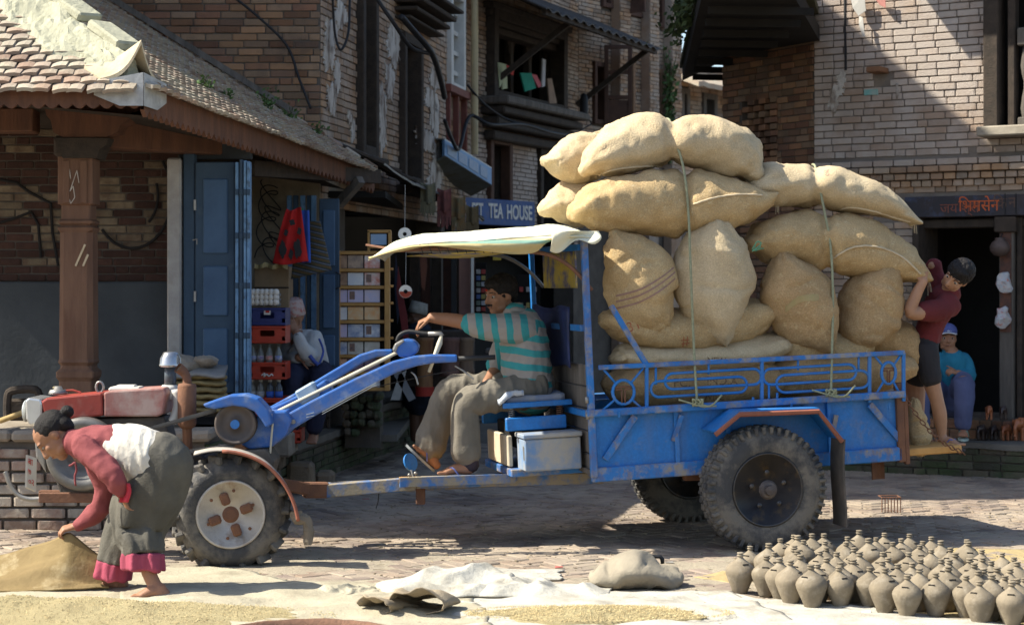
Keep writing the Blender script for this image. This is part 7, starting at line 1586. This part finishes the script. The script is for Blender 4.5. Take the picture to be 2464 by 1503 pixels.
def wire(pts, r, lab, m=M_black): MB().tube([P(*p) for p in pts], r, 6, smooth=6).build('cable', m, None, True, label=lab, category='cable', group='overhead cables')
wire([(558,-10,16.9),(620,40,17.0),(690,110,17.1),(720,190,17.1),(748,262,17.1)], .012, 'black cable slanting down the red brick gable')
wire([(965,40,17.9),(1000,80,18.2),(1040,130,18.6),(1060,190,19.4),(1070,235,20.2)], .03, 'thick cable bundle sagging from the carved hood')
wire([(905,-5,17.8),(950,60,17.9),(990,115,18.2),(1040,130,18.6)], .02, 'thin cable joining the bundle at the carved hood')
wire([(800,-10,17.3),(806,80,17.4),(820,120,17.4),(838,80,17.5),(842,-10,17.6)], .012, 'cable loop against the flaking limewash')
wire([(1070,290,21),(1085,330,21.5),(1105,358,22),(1130,280,22.8),(1180,300,23),(1260,300,24),(1340,322,25),(1440,330,27)], .022, 'long cable drooping across the tea house front')
wire([(1125,205,23.2),(1165,250,23.4),(1215,285,23.8),(1260,300,24)], .016, 'cable swinging below the window ledge')
wire([(1305,560,17),(1330,520,20),(1360,330,26),(1380,300,27)], .008, 'thin wire rising behind the sacks') if False else None
ins = MB().lathe([(0,0),(.05,.02),(.06,.12),(.06,.3),(.04,.38),(0,.4)], F5.px(1362, 295, .3), n=14).build('insulator', M_black, None, True, label='black insulator hanging against the shuttered house', category='insulator'); MB().tube([F5.px(1362,258,.3), F5.px(1395,300,.2), F5.px(1330,330,.3)], .012, 5).build('wire', M_black, ins)
for k, (pts, c, lab) in enumerate((([(2058,-10),(2090,-10),(2092,30),(2076,42),(2062,22)],(.5,.48,.44),'torn white paper scrap hanging on the house across the lane'), ([(2078,38),(2088,44),(2090,90),(2084,88),(2078,60)],(.52,.5,.46),'narrow white paper strip below the torn scrap'), ([(2106,-10),(2140,-10),(2142,24),(2126,18)],(.45,.2,.17),'red and white flag scrap at the top of the wall'))):
    MB().prism([F7.px(u, v, .10) for u, v in pts], F7.n*.006).jitter(.02, 6, k).build('paper_scrap', mat('scrap_%d' % k, c, tuple(x*.8 for x in c), 9, .9), None, label=lab, category='paper')

# ------------------------------------------------------------------ doorstep goods on the right
hb = MB().lathe([(0,0),(.05,.01),(.085,.05),(.09,.09),(.07,.13),(.04,.15),(.045,.17),(0,.17)], F7.px(2418, 618, .14), n=20).build('hanging_pot', mat('dark_clay_pot', (.10,.07,.06), (.06,.045,.04), 9, .6), None, True, label='round dark clay pot hanging from the door post', category='pot'); MB().tube([F7.px(2418,580,.14), F7.px(2416,562,.05)], .006, 5).build('hook', M_black, hb)
M_bagp = mat('clear_plastic_bag', (.36,.40,.45), (.5,.48,.46), 18, .25, .6, 40, stain=(.5,.13,.08), sscale=24, sat=.6, samt=.8)
for (u, v, lab) in ((2425,680,'upper clear bag of red sweets pinned to the door post'), (2420,762,'lower clear bag of red sweets pinned to the door post')):
    MB().ball(F7.px(u, v, .10), (.075, .04, .10)).jitter(.03, 16, v).build('plastic_bag', M_bagp, None, label=lab, category='bag')
M_terra = mat('glazed_terracotta', (.38,.13,.05), (.27,.085,.035), 9, .4, spec=.5); M_dkel = mat('black_brown_glaze', (.035,.025,.024), (.05,.03,.025), 9, .35, spec=.5)
def elephant(m, loc, s, rz, lab):
    b = MB(); b.ball((0,0,.13*s), (.085*s,.055*s,.055*s)); b.ball((.095*s,0,.155*s), (.045*s,.04*s,.045*s))
    b.chain3([(.13*s,0,.15*s,.020*s),(.155*s,0,.11*s,.016*s),(.15*s,0,.06*s,.012*s),(.165*s,0,.05*s,.010*s)], 8, 3)
    for x in (-.055, .055):
        for y in (-.03, .03): b.chain3([(x*s,y*s,.11*s,.022*s),(x*s,y*s,.05*s,.018*s),(x*s,y*s,.012*s,.02*s)], 8, 2)
    for y in (-1, 1): b.ball((.075*s,y*.045*s,.16*s), (.022*s,.008*s,.035*s))
    b.lathe([(0,.0),(.03*s,0),(.035*s,.02*s),(.03*s,.03*s),(0,.03*s)], (0,0,.175*s), n=14)
    me = fuse(b, .006, 2); me.name = 'clay_elephant'; me.materials.clear(); me.materials.append(m)
    o = put('clay_elephant', me, None, label=lab, category='figurine', group='clay elephants on the step'); pose(o, loc, rz)
    return o
for (u, v, m, s, rz, lab) in ((2364,1058,M_dkel,1.0,-2.2,'black glazed clay elephant, first of the front row'), (2392,1058,M_dkel,.95,-2.0,'dark brown clay elephant between the black and orange ones'), (2424,1059,M_terra,1.05,-2.2,'orange clay elephant in the front row'), (2458,1060,M_terra,1.5,-2.2,'biggest orange clay elephant at the picture edge'), (2380,1026,M_terra,.9,-1.9,'orange clay elephant on the upper step behind'), (2415,1028,M_dkel,.9,-2.0,'black clay elephant on the upper step behind')):
    z = .305 if v > 1050 else .50; g_ = G(u, v, z); 
    if z > .4: g_ = P(u, v, 17.05); g_.z = .50
    elephant(m, g_, s*.68, rz, lab)
wb = MB(); c0 = P(2145, 1132, 14.2); c0.z = 0
for k in range(7): wb.tube([c0+V(-.07+.023*k,0,.0), c0+V(-.07+.023*k,0,.12)], .004, 4)
for z in (.004,.12): wb.tube([c0+V(-.07,0,z), c0+V(.07,0,z), c0+V(.07,.14,z), c0+V(-.07,.14,z)], .005, 5, True)
wb.build('wire_basket', M_rust, None, label='small rusty wire basket on the street behind the trailer', category='basket')

# ------------------------------------------------------------------ weeds and creepers
M_leaf = mat('green_weed_leaf', (.065,.12,.03), (.04,.075,.02), 20, .7, isl=.35); M_leaf2 = mat('dull_creeper_leaf', (.05,.075,.022), (.035,.05,.017), 20, .75, isl=.4)
def plant(name, loc, r, n, size, m, lab, cat_, seed=1, droop=0.0, spread=(1,1,1)):
    rr = random.Random(seed); t = thing(name, loc, lab, cat_); lf = MB(); stv = MB()
    for k in range(max(3, n//12)):
        a = rr.uniform(0, 6.28); tip = V(math.cos(a)*r*.8*spread[0], math.sin(a)*r*.6*spread[1], r*rr.uniform(.4,1.1)*spread[2]); stv.tube([loc, Vector(loc)+tip*.6+V(0,0,r*.1), Vector(loc)+tip], .004, 4)
    for k in range(n):
        p = Vector(loc)+V(rr.gauss(0,.42)*r*spread[0], rr.gauss(0,.42)*r*spread[1], (abs(rr.gauss(.45,.35))*r)*spread[2]-droop*rr.random())
        d = V(rr.uniform(-1,1), rr.uniform(-1,1), rr.uniform(-.4,.9)).normalized(); s_ = size*rr.uniform(.6,1.3); x = d.orthogonal().normalized(); y = d.cross(x)
        lf.add([p-x*s_*.5, p+y*s_*.32, p+x*s_*.6, p-y*s_*.32], [(0,1,2,3)])
    lf.build('leaves', m, t, fix=False, kind='stuff'); stv.build('stem', M_leaf2, t)
    return t
for k, (u, v, Y, r, lab) in enumerate(((492,176,14.6,.09,'bright green weed growing on the street slope of the tiled roof'), (545,196,15.0,.06,'dark tuft on the tiles beside the bright weed'), (640,180,16.6,.13,'leggy weed against the brick gable above the roof'), (640,225,16.2,.08,'small weed low on the tiled roof near the gable'), (700,240,16.7,.10,'trailing weed along the roof verge'), (760,300,16.8,.08,'mossy weed at the far end of the roof verge'))):
    p = P(u, v, Y); p.z = rz_right(p.x, p.y)+.02 if p.y < 17 else p.z; plant('roof_weed', p, r, 46, .035, M_leaf, lab, 'weed', k+1)
plant('wall_creeper', P(1612, 230, 28.9), .42, 260, .09, M_leaf, 'creeper hanging down the corner of the shuttered house', 'creeper', 3, 1.1, (.32,.3,1.6))
plant('eaves_creeper', V(1.66,17.6,4.2), .55, 900, .07, M_leaf2, 'overgrown weeds along the dark eaves across the lane', 'creeper', 5, .12, (.35,3.6,.5))
# ------------------------------------------------------------------ foreground: cloths, grain, pots
M_cloth = mat('pale_jute_ground_cloth', (.40,.36,.265), (.31,.275,.20), 3.5, .96, .5, 26, fine=.08, fscale=150, stain=(.2,.17,.12), sscale=4, sat=.6, samt=.5)
M_white = mat('bleached_sacking', (.45,.43,.375), (.35,.33,.28), 5, .95, .5, 40, fine=.07, stain=(.24,.215,.17), sscale=5, sat=.58, samt=.6)
M_dust = mat('pale_street_dust', (.34,.295,.22), (.25,.21,.16), 2.2, .97, .7, 30, fine=.14, fscale=90, stain=(.15,.125,.1), sscale=5, sat=.6, samt=.6)
M_grain = mat('unhusked_rice_grain', (.52,.435,.24), (.41,.335,.18), 6, .9, .9, 260, fine=.22, fscale=330)
def wav(x, y, k=1.0): return .022*k*noise.noise(V(x*2.1, y*3.0, 4))+.012*k*noise.noise(V(x*5, y*7, 8))+.004*k*noise.noise(V(x*17, y*19, 2))
# trodden dust over the paving in front of the cart
def dustf(a, b):
    x = lerp(-3.6, 4.2, a); y = lerp(8.8, 13.7+.35*noise.noise(V(x*.8, 0, 7)), b)
    e = min(1, (1-b)*2.2); return V(x, y, -.008+.018*e+.012*noise.noise(V(x*2, y*3, 5))+.007*noise.noise(V(x*9, y*12, 5)))
MB().grid(dustf, 130, 60).build('street_dust', M_dust, None, True, fix=False, kind='stuff', label='pale trodden dust over the near paving', category='dust')
def sheet(name, corners, m, lab, cat_, amp=1.0, nu=60, nv=40, thick=.008, lift=.014, edge=.06, kind=None):
    A, B, C, D_ = [G(*c) for c in corners]
    def f(a, b):
        p = A.lerp(B, a).lerp(D_.lerp(C, a), b); x, y = p.x, p.y
        p = p+V(edge*noise.noise(V(a*7, b*7, 1)), edge*1.5*noise.noise(V(a*6, b*5, 9)), 0); p.z = lift+max(-.004, wav(x, y, amp)+.008); return p
    o = MB().grid(f, nu, nv, thick).build(name, m, None, True, label=lab, category=cat_)
    if kind: o['kind'] = kind
    return o
sheet('ground_cloth', [(-150,1375),(560,1372),(760,1420),(-200,1512)], M_cloth, 'pale jute cloth spread under the grain by the stooping woman', 'cloth', .8, edge=.05)
sheet('ground_cloth', [(330,1412),(1120,1408),(1200,1540),(150,1540)], M_cloth, 'crumpled pale cloth between the woman and the winnowing tray', 'cloth', 1.5, lift=.022)
sheet('ground_cloth', [(1120,1436),(1760,1432),(2000,1545),(1060,1545)], M_white, 'whitish cloth of drying grain at the front centre', 'cloth', 1.0, lift=.018)
sheet('ground_cloth', [(1660,1432),(2110,1470),(2560,1530),(1900,1548)], M_white, 'bluish white sheet in front of the clay pots', 'cloth', .6, lift=.016)
# heaps of grain
def heap(cx, cy, rx, ry, h, seed, lab):
    def f(a, b):
        r = b; th = a*2*math.pi; k = 1+.30*noise.noise(V(math.cos(th)*1.5, math.sin(th)*1.5, seed))+.12*noise.noise(V(math.cos(th)*6, math.sin(th)*6, seed)); x = cx+math.cos(th)*rx*r*k; y = cy+math.sin(th)*ry*r*k
        z = h*max(0, 1-r**1.25)*(1+.35*noise.noise(V(x*4, y*4, seed)))+.006*noise.noise(V(x*22, y*22, seed))+.003*noise.noise(V(x*60, y*60, seed)); return V(x, y, .03+z if r < .995 else .008)
    o = MB().grid(f, 150, 70).build('grain_heap', M_grain, None, True, fix=False, label=lab, category='grain'); o['kind'] = 'stuff'
    # loose grains
    gm = MB(); rr = random.Random(seed)
    for k in range(5200):
        th = rr.uniform(0, 6.283); r = rr.random()**.5*1.06; a = th/(2*math.pi); p = f(a, min(.99, r)); 
        if r > .97: p = V(cx+math.cos(th)*rx*r*1.05, cy+math.sin(th)*ry*r*1.05, .035)
        d = V(rr.uniform(-1,1), rr.uniform(-1,1), rr.uniform(-.3,.3)).normalized(); s_ = V(-d.y, d.x, 0)*.0024; u_ = V(0,0,.003)
        gm.add([p-d*.006, p+s_+u_, p+d*.006, p-s_+u_, p+u_*2], [(0,1,4),(1,2,4),(2,3,4),(3,0,4)])
    go = gm.build('loose_grain', mat('loose_rice_grain', (.56,.46,.25), (.36,.27,.13), 30, .8, isl=.4), o, fix=False, kind='stuff')
hp = G(90, 1498); heap(hp.x, hp.y, 1.35, .44, .095, 3, 'heap of golden unhusked rice at the woman\'s feet')
hp = G(1440, 1490); heap(hp.x, hp.y, .62, .22, .035, 6, 'thin spread of golden rice on the white front cloth')
# cloth lifted by the woman
hand_p = P(166, 1279, 10.66)
def lifted(a, b):
    # a along the far edge (left to right), b from lifted edge to the ground edge
    left0, right0 = P(-160, 1345, 10.9), P(262, 1352, 10.66); left0.z = max(left0.z, .06); 
    t0 = .74; e = left0.lerp(hand_p, a/t0) if a < t0 else hand_p.lerp(right0, (a-t0)/(1-t0))
    sag = .05*math.sin(math.pi*min(1, a/t0)) if a < t0 else .0
    g_ = G(lerp(-180, 262, a), lerp(1428, 1412, a), .03); p = e.lerp(g_, b); p.z += -sag*(1-b)-.04*math.sin(math.pi*b)+.018*math.sin(b*9+a*6)*(1-b)*b*3+.012*noise.noise(V(a*7, b*7, 3)); p.z = max(p.z, .022); return p
MB().grid(lifted, 44, 30, .006).build('lifted_cloth', mat('khaki_grain_sheet', (.215,.155,.068), (.165,.115,.05), 4, .85, .3, 30, stain=(.5,.42,.26), sscale=5, sat=.66, samt=.5), None, True, label='khaki sheet corner lifted by the stooping woman', category='cloth')
# crumpled cloths and bag
def crumple(name, pts_c, rx, ry, h, seed, m, lab, cat_='cloth', rot=0.0, n=80):
    "cloth thrown down: broad swells with soft pinched folds"
    c = G(*pts_c); cr_, sr_ = math.cos(rot), math.sin(rot); m_ = int(n*.8); zz = {}
    for i in range(n+1):
        for k in range(m_+1):
            x, y = (i/n-.5)*2, (k/m_-.5)*2; e = (max(0, 1-x**4)*max(0, 1-y**4))**.7
            wx = x+.35*noise.noise(V(x*.9, y*.9, seed+9)); wy = y+.35*noise.noise(V(x*.9, y*.9, seed+4))
            n1 = 1-abs(noise.noise(V(wx*1.3, wy*1.0, seed+1))); n2 = 1-abs(noise.noise(V(wx*2.6, wy*2.1, seed+2)))
            zz[i, k] = h*e*max(0, .35+.55*noise.noise(V(wx*.9, wy*.9, seed))+.40*n1**3+.14*n2**3-.30)
    for _ in range(3): zz = {(i, k): (zz[i, k]*2+zz[max(i-1,0), k]+zz[min(i+1,n), k]+zz[i, max(k-1,0)]+zz[i, min(k+1,m_)])/6 for i, k in zz}
    def f(a, b):
        x, y = (a-.5)*2, (b-.5)*2
        ex = 1+.18*noise.noise(V(y*1.6, seed, 1)); ey = 1+.25*noise.noise(V(x*1.8, seed, 4)); X, Y = x*rx*ex, y*ry*ey
        return V(c.x+X*cr_-Y*sr_, c.y+X*sr_+Y*cr_, .024+zz[round(a*n), round(b*m_)])
    return MB().grid(f, n, m_, .007).build(name, m, None, True, label=lab, category=cat_)
crumple('crumpled_sack', (1090,1425), .40, .30, .17, 3, M_white, 'crumpled white empty sack heaped behind the open sack mouth', 'sack', .25)
crumple('crumpled_sack', (1310,1430), .36, .26, .11, 8, M_white, 'flattened white empty sack beside the heaped one', 'sack', -.15)
crumple('crumpled_sack', (1210,1392), .34, .18, .05, 12, M_white, 'thin white sheet lying behind the crumpled sacks', 'sheet', .05)
crumple('crumpled_cloth', (835,1430), .16, .13, .08, 15, M_cloth, 'small bundled cream cloth beside the crumpled sacks', 'cloth', .3)
# two empty sacks lying with open mouths towards the viewer
M_flap = mat('brown_jute_flap', (.30,.245,.17), (.22,.175,.12), 6, .95, .4, 60)
def open_sack(u, v, ang, L_, r, m, lab, seed):
    c = G(u, v); d = V(math.cos(ang), math.sin(ang), 0); s_ = V(-d.y, d.x, 0); mb = MB(); n_, k_ = 26, 12; vs = []; fs = []
    for i in range(k_+1):
        t = i/k_; rr_ = r*(1.05-.75*t**1.5); w_ = r*1.45*(1-.25*t)
        for j in range(n_):
            a = 2*math.pi*j/n_; z = max(0, rr_*(1+math.sin(a))*(.62+.3*noise.noise(V(math.cos(a)*1.2, t*2, seed)))); lip = .05*noise.noise(V(math.cos(a)*2, math.sin(a)*2, seed+7))*(1-t)
            vs.append(c+d*(L_*t+lip-.04*math.sin(a)*(1-t))+s_*(w_*math.cos(a)*(1+.12*noise.noise(V(a, t*4, seed))))+V(0,0,.022+z+.008*noise.noise(V(a*2, t*9, seed))))
    for i in range(k_):
        for j in range(n_): fs.append((i*n_+j, i*n_+(j+1) % n_, (i+1)*n_+(j+1) % n_, (i+1)*n_+j))
    o = mb.add(vs, fs).build('empty_sack', m, None, True, fix=False, label=lab, category='sack'); so = o.modifiers.new('s', 'SOLIDIFY'); so.thickness = .006; return o
open_sack(1000, 1492, 1.25, .36, .105, M_flap, 'brown empty sack with its dark mouth open towards the viewer', 2)
open_sack(900, 1488, .9, .26, .075, M_flap, 'smaller folded brown sack beside the open one', 6)
bag = MB(); cb_ = G(1530, 1415)
bag.chain3([(cb_.x-.22, cb_.y, .05, .05, .12),(cb_.x-.14, cb_.y, .085, .085, .17),(cb_.x, cb_.y, .10, .095, .19),(cb_.x+.12, cb_.y, .08, .075, .16),(cb_.x+.22, cb_.y+.02, .05, .045, .10)], 28, 8)
for p in bag.v:
    p += V(.03*noise.noise(p*7), .02*noise.noise(p*9), .045*noise.noise(p*6.5+V(3,1,1))-.02*(1-min(1, abs(noise.noise(p*9+V(1,5,2)))*4))); p.z = max(p.z, .012)
bo = bag.build('shopping_bag', mat('grey_beige_bag', (.30,.265,.20), (.22,.19,.145), 5, .95, .35, 50, stain=(.2,.17,.13), sscale=6, sat=.63, samt=.6), None, True, label='slumped beige cloth bag with black handles on the ground before the wheel', category='bag')
for k in range(2): MB().tube([V(cb_.x+.0+.10*k, cb_.y+.12, .12)+V(.06*math.cos(R(a)), .01*k, .05*math.sin(R(a))+.01*math.sin(a)) for a in range(0, 200, 20)], .012, 6).jitter(.006, 40, k).build('bag_handle', M_black, bo, True)
# winnowing tray at the very front
wt = thing('winnowing_tray', G(735, 1530), 'round winnowing tray with woven brown rim at the bottom edge', 'tray'); wc = G(735, 1573)
MB().lathe([(.40,.02),(.42,.05),(.435,.075),(.445,.075),(.44,.04),(.42,.012)], V(wc.x, wc.y, .012), n=60).jitter(.004, 20, 1).build('tray_rim', mat('woven_bamboo_rim', (.20,.105,.065), (.13,.07,.045), 40, .8, .5, 80), wt, True)
MB().lathe([(0,.028),(.40,.028)], V(wc.x, wc.y, .012), n=48).build('tray_grain', M_grain, wt)
# straw mat under the pots
sheet('straw_mat', [(1670,1392),(2050,1318),(2620,1330),(2640,1545)], mat('straw_matting', (.44,.34,.17), (.34,.26,.13), 9, .95, .6, 70, stretch=(3,.6,1)), 'straw mat spread under the rows of clay pots', 'mat', .25, lift=.006, edge=.03)
POT = MB().lathe([(0,.002),(.034,0),(.040,.012),(.048,.035),(.062,.068),(.074,.10),(.077,.115),(.0745,.128),(.064,.145),(.046,.160),(.028,.173),(.018,.182),(.0135,.188),(.013,.192),(.019,.195),(.0195,.199),(.0135,.202),(.0135,.205),(.0185,.208),(.018,.212),(.008,.214),(0,.210)], n=28).mesh('clay_pot', M_clay, True)
SLOT = MB().box((.050, 0, .1572), (.006, .034, .006), (V(.77,0,-.63), V(0,1,0), V(.63,0,.77))).mesh('coin_slot', M_dark)
pots = [(303,400),(503,425),(690,460),(832,488),(1042,505),(1228,510),(1405,520),(1508,560),(1708,560),(1922,575),(2130,620),(2424,600),
 (373,352),(562,400),(767,420),(915,440),(1093,450),(1225,395),(1285,465),(1383,465),(1430,440),(1590,510),(1690,450),(1850,505),(1883,455),(1993,535),(2073,480),(2165,560),(2240,510),(2240,585),(2460,540),
 (515,330),(545,362),(618,295),(678,272),(722,245),(706,358),(733,390),(785,308),(858,385),(870,298),(917,282),(940,255),(952,360),(1030,395),(1072,318),(1122,280),(1205,232),(1140,380),(1243,295),(1328,395),(1340,288),(1393,252),(1465,322),(1540,293),(1566,260),(1548,400),(1642,315),(1680,345),(1755,375),(1763,282),(1813,308),(1858,355),(1925,405),(1933,320),(2023,300),(2070,375),(2277,400),(2370,435),(2415,475),(2500,470),(2540,520),(2520,590),(2330,480),(2150,450),(2300,545),(2350,520),(2385,570),(2330,620),(1030,460),(880,480),(640,430),(1160,460),(1480,480),(1780,440),(2110,430)]
placed = []
for (cx_, cy_) in pots:
    u, v = 1684.6+cx_/3.16, 1203.4+cy_/3.16; s_ = random.uniform(.90, 1.06); zt_ = .214*s_+.012; Y = (H-zt_)*F/(v-HZ); x = (u-CX)/F*Y
    for _ in range(8):
        for (a, b) in placed:
            d = V(x-a, Y-b, 0)
            if d.length < .150: d = (d if d.length > 1e-4 else V(0,1,0)).normalized()*(.151-d.length); x += d.x*.6; Y += d.y*.6
    placed.append((x, Y))
    k_ = len(placed)-1; lab = 'grey clay money pot, %s from the wheel end of the front row' % ['first','second','third','fourth','fifth','sixth','seventh','eighth','ninth','tenth','eleventh','twelfth'][k_] if k_ < 12 else 'small unfired grey clay money pot standing in the close rows behind the front one'
    o = put('clay_pot', POT, None, label=lab, category='pot', group='clay money pots drying in rows'); o.location = (x, Y, .012); o.scale = (s_*random.uniform(.98,1.05),)*2+(s_*1.03,); o.rotation_euler = (random.uniform(-.05,.05), random.uniform(-.05,.05), random.uniform(-2.6, -.2))
    put('coin_slot', SLOT, o)
MB().box(G(2085, 1482)+V(0,0,.02), (.05,.04,.015), None, .004).jitter(.01, 30, 2).build('paper_scrap', M_whitew, None, label='crumpled white paper scrap in front of the pots', category='paper')

# straw, chips and grit scattered over the street
rr = random.Random(77); sg_ = MB()
for k in range(2600):
    y = 9.3+(rr.random()**.8)*5.5; x = rr.uniform(-.28, .28)*y; z = .014+gz(x, y)*.6
    a = rr.uniform(0, 3.14); d = V(math.cos(a), math.sin(a), rr.uniform(-.1,.1))
    if rr.random() < .55: l_ = rr.uniform(.008,.035); sg_.beam(V(x,y,z)-d*l_, V(x,y,z)+d*l_, .003, .002)
    else: s_ = rr.uniform(.003,.010); sg_.box((x,y,z), (s_*1.6, s_, s_*.8), (d, V(-d.y,d.x,0), V(0,0,1)))
sg_.build('street_litter', mat('straw_and_grit', (.32,.26,.16), (.16,.13,.1), 30, .95, isl=.4), None, fix=False, kind='stuff', label='straw and grit scattered over the street', category='litter')
for k, (u, v, c) in enumerate(((1345,1372,(.4,.12,.1)),(880,1206,(.4,.12,.12)),(1610,1360,(.3,.28,.25)),(700,1420,(.2,.17,.13)))):
    MB().box(G(u, v)+V(0,0,.022), (.05,.03,.004), None, .001).jitter(.008, 30, k).build('litter_scrap', mat('scrap_paper_%d' % k, c, None, 9, .9), None, label=('red paper scrap behind the white sheets','red paper scrap on the shaded street','grey scrap behind the cloth bag','brown scrap beside the woman')[k], category='scrap')
